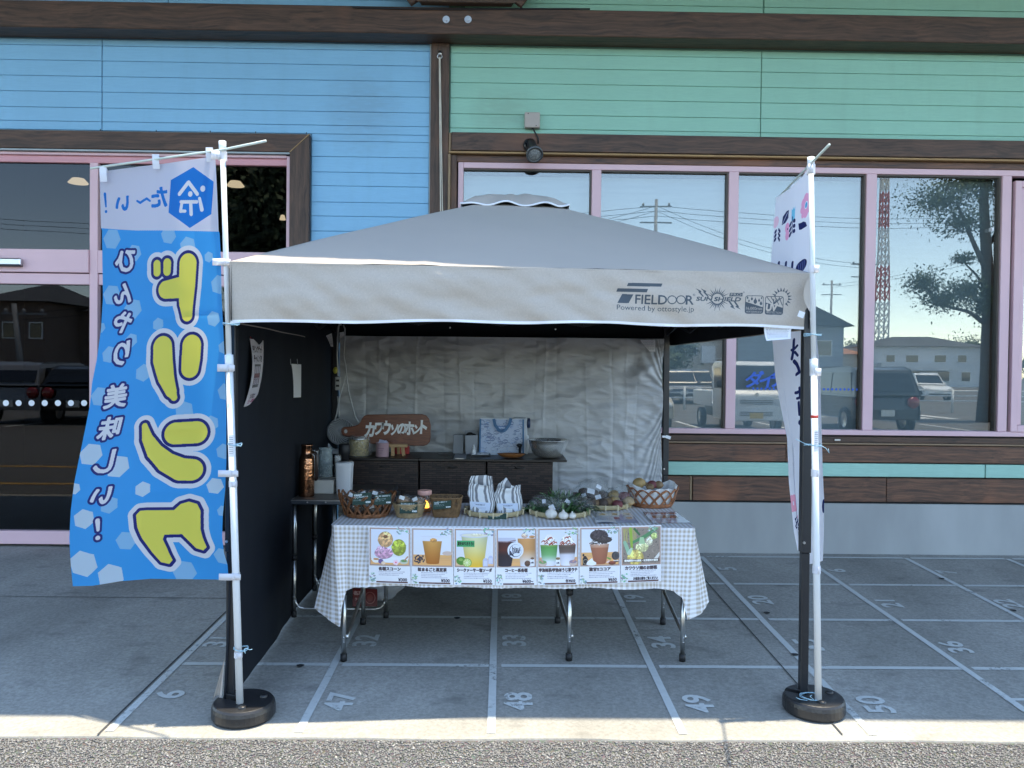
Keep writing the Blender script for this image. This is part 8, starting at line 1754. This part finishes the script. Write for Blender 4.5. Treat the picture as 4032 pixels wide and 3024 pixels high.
# kei truck, nose to the shop
X, Y = vx(2985, 19.3), MIR-19.3; tr = thing('pickup_truck', 'small white pickup truck parked opposite the shop, seen mirrored in the window', 'truck', (X, Y-1.7, ZA), 'vehicles parked across the car park'); hw = .735
mb = MB(); prof = [(0, .30), (0, .92), (.10, 1.02), (.42, 1.66), (.56, 1.74), (1.18, 1.74), (1.28, 1.66), (1.28, .30)]
mb.prism([(X-hw, Y-d, ZA+z) for d, z in prof], (2*hw, 0, 0)); cabn = mb.build('cab', WP_, tr, bevel=.035, seg=2)
def quad(pts, nm, mat, par): mb = MB(); mb.add(pts, [(0, 1, 2, 3)]); return mb.build(nm, mat, par)
quad([(X-hw*.88, Y-.105, ZA+1.06), (X+hw*.88, Y-.105, ZA+1.06), (X+hw*.82, Y-.395, ZA+1.635), (X-hw*.82, Y-.395, ZA+1.635)], 'windscreen', WINM, cabn)
for s in (-1, 1):
    quad([(X+s*(hw+.003), Y-.30, ZA+1.06), (X+s*(hw+.003), Y-.52, ZA+1.58), (X+s*(hw+.003), Y-1.12, ZA+1.58), (X+s*(hw+.003), Y-1.12, ZA+1.06)], 'side_window', WINM, cabn)
    mb = MB(); mb.box(X+s*(hw-.30) if s < 0 else X+hw-.30+.0, X+s*(hw-.30)+.30 if s < 0 else X+hw+.0, Y-.01, Y+.012, ZA+.66, ZA+.84)
    mb.v = [(X+s*(hw-.16)+(-.13 if k % 4 in (0, 3) else .13), v[1], v[2]) for k, v in enumerate(mb.v)]; mb.build('headlight', LAMPW, cabn, bevel=.01)
    mb = MB(); mb.blob((X+s*(hw+.12), Y-.22, ZA+1.18), .07, .03, .10, 10, 6, .02); mb.build('mirror', BLACKP, cabn, True)
    for d in (.45, 2.75): wheel(tr, X+s*(hw-.10), Y-d, .25, .15)
    mb = MB(); mb.box(X+s*hw-.015, X+s*hw+.015, Y-3.28, Y-1.36, ZA+.66, ZA+.96); mb.build('bed_side', WP_, tr, bevel=.008)
    mb = MB(); mb.tube([(X+s*(hw-.02), Y-1.36, ZA+1.05), (X+s*(hw-.02), Y-1.36, ZA+1.62)], .02, 8); mb.build('rack_post', WP_, tr, True)
for z0, z1 in ((.70, .72), (.74, .76), (.78, .80), (.42, .44), (.46, .48), (.50, .52)): mb = MB(); mb.box(X-hw*.55, X+hw*.55, Y, Y+.008, ZA+z0, ZA+z1); mb.build('grille_slat', BLACKP, cabn)
mb = MB(); mb.tube([(X, Y+.002, ZA+.93), (X, Y+.016, ZA+.93)], .05, 6); mb.build('badge', RIM, cabn)
mb = MB(); mb.box(X-.165, X+.165, Y+.004, Y+.016, ZA+.36, ZA+.50); mb.build('number_plate', M('yellow_plate', (.65, .42, .05), .5), tr)
mb = MB(); mb.box(X-hw, X+hw, Y-3.29, Y-1.34, ZA+.58, ZA+.655); mb.build('bed_floor', WP_, tr); mb = MB(); mb.box(X-hw, X+hw, Y-3.30, Y-3.27, ZA+.66, ZA+.96); mb.build('tailgate', WP_, tr, bevel=.008); mb = MB(); mb.tube([(X-hw+.02, Y-1.36, ZA+1.62), (X+hw-.02, Y-1.36, ZA+1.62)], .02, 8); mb.build('rack_bar', WP_, tr, True)
mb = MB(); mb.box(X-hw*.6, X+hw*.6, Y-3.2, Y-.2, ZA+.30, ZA+.57); mb.build('chassis', BLACKP, tr)
car('parked_car', 'rounded beige car parked beside the white pickup, mirrored in the window edge', 'car', vx(2560, 19)-.15, MIR-18.8, BEIP, H=1.5, hood=1.0)
car('parked_car', 'dark grey hatchback parked tail towards the shop, mirrored behind the right pole', 'car', vx(3365, 19.3)+.84, MIR-19.2, DGP, L=4.0, W=1.68, H=1.62, nose=-1, hood=1.1, wr=.32)
car('parked_car', 'pale grey wagon mirrored in the left glass door, farthest left', 'car', vx(40, 19.5), MIR-19.5, GYP, L=3.9, W=1.6, H=1.5, nose=-1, hood=1.0, wr=.3)
car('parked_car', 'black saloon parked right of the pale wagon, mirrored in the left door', 'car', vx(300, 19.5), MIR-19.5, BKP, L=4.2, W=1.7, H=1.42, nose=-1, hood=1.2, wr=.31)
for k, (px, D, pt, lab) in enumerate(((2700, 36, BLP, 'navy car far across the road, left of the pickup truck in the mirror image'), (2770, 37, BKP, 'black car far across the road, above the pickup truck bed in the mirror image'), (3715, 44, WP_, 'white van far across the road, mirrored in the rightmost window'))):
    car('parked_car', lab, 'car', vx(px, D), MIR-D, pt, L=4.0, W=1.7, H=1.55, nose=1, wr=.3)
# yellow parking lines just behind the viewer
YLP = M('yellow_road_paint', (.50, .28, .05), .7, var=.3, vs=9)
for y in (.62, 2.27): mb = MB(); mb.box(-14, -2.6, y-.06, y+.06, ZA+.001, ZA+.0045); mb.build('lot_line', YLP, lot)
WLP = M('white_road_paint', (.6, .6, .58), .7, var=.2, vs=9)
for k in range(-5, 8): mb = MB(); mb.box(k*2.4+.4-.06, k*2.4+.4+.06, -11.5, -6.8, ZA+.001, ZA+.0045); mb.build('lot_line', WLP, lot)
for k in range(6): mb = MB(); mb.box(10.5+k*.9, 10.9+k*.9, -17.5, -14.5, ZA+.001, ZA+.0045); mb.build('lot_line', WLP, lot)
# guard rails
RAIL = M('white_rail_paint', (.7, .71, .71), .4)
def rail(x0, x1, y, label):
    t_ = thing('guard_rail', label, 'railing', ((x0+x1)/2, y, ZA), 'white guard rails along the road'); n = int((x1-x0)/2)+1
    for k in range(n): x = lerp(x0, x1, k/(n-1)); mb = MB(); mb.tube([(x, y, ZA), (x, y, ZA+.9)], .05, 8); mb.build('post', RAIL, t_, True)
    for z in (.45, .65, .85): mb = MB(); mb.tube([(x0, y, ZA+z), (x1, y, ZA+z)], .03, 6); mb.build('rail', RAIL, t_, True)
rail(5, 11.5, -19, 'white pipe guard rail behind the pickup truck'); rail(15.5, 22, -19, 'white pipe guard rail left of the tree'); rail(-22, -8, -19, 'white pipe guard rail behind the wagon')
# houses
def house(name, label, x0, x1, D, dep, h, wallm, roofm, rh, kind='hip', wins=(), group='houses across the road'):
    y1 = MIR-D; y0 = y1-dep; t_ = thing(name, label, 'house', ((x0+x1)/2, (y0+y1)/2, ZA), group)
    mb = MB(); mb.box(x0, x1, y0, y1, ZA, ZA+h); mb.build('wall', wallm, t_); o = .6
    mb = MB()
    if kind == 'hip':
        i_ = min(dep, x1-x0)/2; mb.add([(x0-o, y0-o, ZA+h), (x1+o, y0-o, ZA+h), (x1+o, y1+o, ZA+h), (x0-o, y1+o, ZA+h), (x0+i_, (y0+y1)/2, ZA+h+rh), (x1-i_+.01, (y0+y1)/2, ZA+h+rh)], [(0, 1, 5, 4), (1, 2, 5), (2, 3, 4, 5), (3, 0, 4), (3, 2, 1, 0)])
    elif kind == 'gable':
        xm = (x0+x1)/2; mb.add([(x0-o, y0-o, ZA+h-.1), (xm, y0-o, ZA+h+rh), (x1+o, y0-o, ZA+h-.1), (x0-o, y1+o, ZA+h-.1), (xm, y1+o, ZA+h+rh), (x1+o, y1+o, ZA+h-.1)], [(0, 1, 4, 3), (1, 2, 5, 4), (0, 3, 5, 2)][:2]+[(2, 1, 0), (3, 4, 5), (0, 3, 5, 2)])
    else: mb.box(x0-.3, x1+.3, y0-.3, y1+.3, ZA+h, ZA+h+rh)
    mb.build('roof', roofm, t_)
    for wx, wz, ww, wh in wins:
        mb = MB(); mb.box(x0+wx, x0+wx+ww, y1+.005, y1+.05, ZA+wz, ZA+wz+wh); wn = mb.build('window', RAIL, t_); mb = MB(); mb.box(x0+wx+.08, x0+wx+ww-.08, y1+.051, y1+.06, ZA+wz+.08, ZA+wz+wh-.08); mb.build('pane', WINM, wn)
    return t_, y1
WALLS = [M('cream_render', (.50, .44, .36), .8), M('grey_render', (.30, .34, .38), .8), M('white_render', (.66, .68, .70), .8), M('brown_render', (.20, .15, .12), .8)]
ROOFS = [M('slate_roof', (.06, .065, .07), .7, var=.2, vs=1), M('orange_tile_roof', (.32, .14, .07), .8, var=.2, vs=1), M('brown_roof', (.10, .07, .06), .8)]
D = 82; t_, y1 = house('house', 'modern flat roofed cream and brown house, mirrored above the pickup truck', vx(2660, D), vx(3090, D), D, 8, vz(1352, D), WALLS[0], ROOFS[2], .5, 'flat', [(1, 3.2, 1.2, 1.2), (4.2, 1, 1.6, 1.9), (6.6, 3.2, 1.3, 1.3), (9, 1, 1.2, 2)])
for a, b, z0, z1, mt in ((2.6, 4.0, 2.4, 4.2, WALLS[2]), (5.6, 6.4, .2, 4.6, WALLS[3]), (7.4, 9.4, 2.6, 3.9, WALLS[2])): mb = MB(); x0 = vx(2660, D); mb.box(x0+a, x0+b, y1+.01, y1+.5, ZA+z0, ZA+z1); mb.build('bay', mt, t_)
D = 60; house('house', 'grey gabled house beside the right pole in the mirror image', vx(3050, D), vx(3325, D), D, 9, vz(1290, D), WALLS[1], ROOFS[0], 1.5, 'gable', [(3.2, 2.8, 1.2, 1.2)])
D = 100; house('house', 'orange roofed house between the grey gable and the steel tower', vx(3180, D), vx(3395, D), D, 8, vz(1402, D), WALLS[0], ROOFS[1], 1.6, 'hip', [(2, 1, 1.2, 1.2)])
D = 100; t_, y1 = house('house', 'white two storey house with arched balcony, mirrored in the rightmost window', vx(3450, D), vx(3885, D), D, 9, vz(1368, D), WALLS[2], ROOFS[0], 1.4, 'hip', [(1.5, 3.0, 1.2, 1.0), (4.0, 3.0, 1.6, 1.0), (7.5, 3.0, 1.6, 1.0), (10.5, 3, 1.2, 1.0), (1.5, .7, 1.5, 1.2), (4.2, .7, 1.6, 1.2), (8, .7, 1.6, 1.2), (11, .7, 1.2, 1.2)])
mb = MB(); x0 = vx(3450, D); mb.box(x0+.4, x0+9.5, y1+.01, y1+1.2, ZA+2.0, ZA+2.9); mb.build('balcony', WALLS[2], t_)
for px0, px1, D, h, k, lab in ((-40, 190, 48, 5.2, 3, 'dark house with a slate roof, mirrored at the far left door edge'), (205, 420, 52, 4.9, 3, 'brown house partly hidden by the door mullion in the mirror image'), (520, 800, 60, 5.5, 1, 'grey house mirrored behind the drink banner')):
    house('house', lab, vx(px0, D), vx(px1, D), D, 8, h, WALLS[k], ROOFS[0], 1.5, 'hip', [(1, 3, 1, 1), (2.6, 3, .8, 1)])
# steel tower
RT = M('tower_red', (.50, .05, .03), .5); WT = M('tower_white', (.7, .7, .7), .5); D = 200; tx, ty = vx(3478, D), MIR-D
tw = thing('lattice_tower', 'tall red and white lattice tower, mirrored in the rightmost window', 'tower', (tx, ty, ZA)); zs = [0, vz(1190, D), vz(1050, D), vz(900, D), vz(760, D), vz(640, D)]
for i in range(5):
    mb = MB(); z0, z1 = zs[i], zs[i+1]; h0, h1 = lerp(1.3, .55, i/5), lerp(1.3, .55, (i+1)/5); n = max(2, int((z1-z0)/2.6))
    for sx_ in (-1, 1):
        for sy_ in (-1, 1): mb.bar((tx+sx_*h0, ty+sy_*h0, ZA+z0), (tx+sx_*h1, ty+sy_*h1, ZA+z1), .3, .3)
    for k in range(n):
        a, b = k/n, (k+1)/n; ha, hb = lerp(h0, h1, a), lerp(h0, h1, b); za, zb2 = ZA+lerp(z0, z1, a), ZA+lerp(z0, z1, b)
        for sy_ in (-1, 1): mb.bar((tx-ha, ty+sy_*ha, za), (tx+hb, ty+sy_*hb, zb2), .2, .2); mb.bar((tx+ha, ty+sy_*ha, za), (tx-hb, ty+sy_*hb, zb2), .2, .2)
        for sx_ in (-1, 1): mb.bar((tx+sx_*ha, ty-ha, za), (tx+sx_*hb, ty+hb, zb2), .2, .2)
    mb.build('tower_section', RT if i in (1, 3) else WT, tw)
# poles and wires
PC = M('concrete_pole', (.28, .29, .30), .8)
def upole(px, D, pyt, label, arms=2, lean=0):
    x, y, zt_ = vx(px, D), MIR-D, vz(pyt, D); t_ = thing('utility_pole', label, 'utility pole', (x, y, ZA), 'utility poles across the road')
    mb = MB(); mb.tube([(x, y, ZA), (x+lean, y, zt_)], [.17, .11], 10); mb.build('pole', PC, t_, True)
    for k in range(arms): mb = MB(); z = zt_-.5-k*1.1; mb.bar((x-1.1, y, z), (x+1.1, y, z), .09, .09); mb.build('cross_arm', PC, t_)
    for s in (-1, 0, 1): mb = MB(); mb.lathe([(.001, 0), (.07, 0), (.09, .1), (.05, .2), (.001, .2)], (x+s*.9, y, zt_-.45), 8); mb.build('insulator', PC, t_, True)
    return Vector((x, y, zt_-.45))
pA = upole(2575, 55, 800, 'utility pole with two arms, mirrored above the tent roof'); pB = upole(3275, 90, 1110, 'utility pole mirrored right of the flower banner pole'); pC = upole(110, 40, 1240, 'leaning utility pole mirrored in the left glass door', 1, -.5); pD = upole(3403, 70, 1020, 'dark utility pole beside the third window post in the mirror image', 2); pE = upole(-500, 60, 850, 'utility pole left of the picture, end of the wires', 2); pF = upole(4600, 70, 760, 'utility pole right of the picture, end of the wires', 2)
def wire(a, b, sag, k, label):
    mb = MB(); a = Vector(a); b = Vector(b)
    for j in range(k): o = Vector((0, 0, -.35*j)); mb.tube([a.lerp(b, t/16)+o-Vector((0, 0, sag*4*(t/16)*(1-t/16))) for t in range(17)], .016, 4)
    o = mb.build('power_line', BLACKP, None, True, loc=a); tag(o, label, 'power line', 'power lines across the road'); o['kind'] = 'stuff'
wire(pA, pF, 1.2, 3, 'power lines running right from the two armed pole'); wire(pE, pA, 1.5, 3, 'power lines running left from the two armed pole'); wire(pA, pD, .8, 2, 'thin power lines from the two armed pole to the dark pole'); wire(pB, pF, 1, 2, 'lower power lines at the right'); wire(pC, pA, 1, 2, 'power lines from the leaning pole across the door glass')
# trees
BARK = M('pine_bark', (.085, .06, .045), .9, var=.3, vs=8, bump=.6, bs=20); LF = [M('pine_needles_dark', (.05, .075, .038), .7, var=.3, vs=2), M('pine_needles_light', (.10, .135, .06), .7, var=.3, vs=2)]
def crown_mesh(blobs, n, size, seed):
    g = np.random.default_rng(seed); mbs = [MB(), MB()]
    for (c, r, m_) in blobs:
        for k in range(int(n*m_)):
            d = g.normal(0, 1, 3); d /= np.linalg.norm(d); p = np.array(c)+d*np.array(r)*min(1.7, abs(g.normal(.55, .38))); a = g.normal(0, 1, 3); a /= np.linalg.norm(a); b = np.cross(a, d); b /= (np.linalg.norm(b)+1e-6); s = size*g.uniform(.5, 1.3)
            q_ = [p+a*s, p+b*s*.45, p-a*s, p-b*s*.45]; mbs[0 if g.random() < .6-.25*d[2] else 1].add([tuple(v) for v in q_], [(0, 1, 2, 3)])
    return mbs
def tree(name, label, x, y, trunk, limbs, blobs, n, size, seed, group='trees across the car park'):
    t_ = thing(name, label, 'tree', (x, y, ZA), group); mb = MB(); mb.tube([(x+a, y+b, ZA+c) for a, b, c, r in trunk], [r for a, b, c, r in trunk], 10); mb.build('trunk', BARK, t_, True)
    for L_ in limbs: mb = MB(); mb.tube([(x+a, y+b, ZA+c) for a, b, c, r in L_], [r for a, b, c, r in L_], 7); mb.build('limb', BARK, t_, True)
    ms = crown_mesh([((x+a, y+b, ZA+c), r, k) for a, b, c, r, k in blobs], n, size, seed)
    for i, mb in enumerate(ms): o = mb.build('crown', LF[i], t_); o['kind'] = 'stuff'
D = 25; k_ = D/FOC
tree('pine_tree', 'tall leaning pine with an open crown, mirrored in the rightmost window', vx(3905, D), MIR-D, [(0, 0, 0, .30), (-.05, 0, 1.2, .2), (.0, 0, 3.2, .19), (-.1, 0, 5, .17), (-.25, 0, 7, .13), (-.2, 0, 9, .06)],
     [[(0, 0, 3.0, .09), (-.7, .1, 3.45, .06), (-1.5, .2, 3.6, .04), (-2.2, .2, 4.2, .025)], [(-.05, 0, 4.6, .1), (-.6, .1, 5.6, .07), (-1.2, .2, 6.8, .04)], [(-.15, 0, 5.4, .08), (.6, -.2, 6.4, .05), (1.3, -.2, 7, .03)], [(-.05, 0, 4.0, .06), (-.5, .1, 4.6, .04), (-.9, .1, 5.0, .02)]],
     [(-1.6, 0, 6.9, (1.4, 1.1, .75), 1.4), (-.7, 0, 7.5, (1.4, 1.1, .85), 1.5), (.3, 0, 7.7, (.9, .9, .8), 1), (-.9, 0, 6.2, (1.0, .8, .55), .8), (-2.2, .2, 4.3, (.7, .6, .5), .8), (-1.6, .2, 3.8, (.8, .6, .45), .9), (-.7, .1, 4.1, (.95, .7, .6), 1.1), (-.2, 0, 3.6, (.45, .5, .6), .6), (-.9, .1, 5.1, (.4, .4, .2), .3), (1.2, -.2, 7.2, (.8, .7, .6), .8), (-.2, 0, 9, (1.6, 1.4, .9), 1.5)], 2000, .055, 3)
D = 24; tree('broadleaf_tree', 'dense dark tree mirrored in the upper door glass beside the banner', vx(1000, D), MIR-D, [(0, 0, 0, .25), (.1, 0, 2, .2), (.1, 0, 5, .1)], [[(.1, 0, 3, .1), (1, .2, 4.4, .05)], [(.1, 0, 3.2, .1), (-1, .2, 4.6, .05)]], [(0, 0, 5.6, (2.3, 1.8, 2.0), 4), (.9, 0, 7.2, (1.4, 1.2, 1.1), 2), (-1.0, 0, 7.0, (1.3, 1.2, 1.2), 2), (1.2, 0, 4.6, (1.2, 1, 1), 1)], 2200, .14, 5)
for i, (px, D, h, r, lab) in enumerate(((2640, 62, 4.6, 2.0, 'bushy green tree left of the cream house in the mirror image'), (3340, 120, 6.5, 2.8, 'far green tree behind the orange roof'), (3800, 130, 8, 4, 'far rounded tree behind the white house'), (2560, 58, 3.2, 1.8, 'low green shrub far behind the beige car'), (-150, 70, 7, 3, 'far dark tree left of the slate roofed house'), (470, 75, 6.5, 3, 'far dark tree right of the brown house'))):
    tree('broadleaf_tree', lab, vx(px, D), MIR-D, [(0, 0, 0, .2), (0, 0, h*.6, .12)], [], [(0, 0, h*.62, (r, r, h*.38), 2), (r*.4, 0, h*.8, (r*.6, r*.6, h*.2), .8)], 900, .22, 20+i)

ms = crown_mesh([((x_, -150-8*math.sin(x_*.13), ZA+h_*.5), (7, 4, h_*.55), 1) for x_ in range(-150, 230, 9) for h_ in (5.5+2.2*math.sin(x_*.7)+1.2*math.sin(x_*.31),)], 260, .55, 77)
mb = MB(); mb.v = ms[0].v+ms[1].v; k0 = len(ms[0].v); mb.f = ms[0].f+[[i+k0 for i in f] for f in ms[1].f]; mb.m = [0]*len(ms[0].f)+[1]*len(ms[1].f); mb.uv = [None]*len(mb.f)
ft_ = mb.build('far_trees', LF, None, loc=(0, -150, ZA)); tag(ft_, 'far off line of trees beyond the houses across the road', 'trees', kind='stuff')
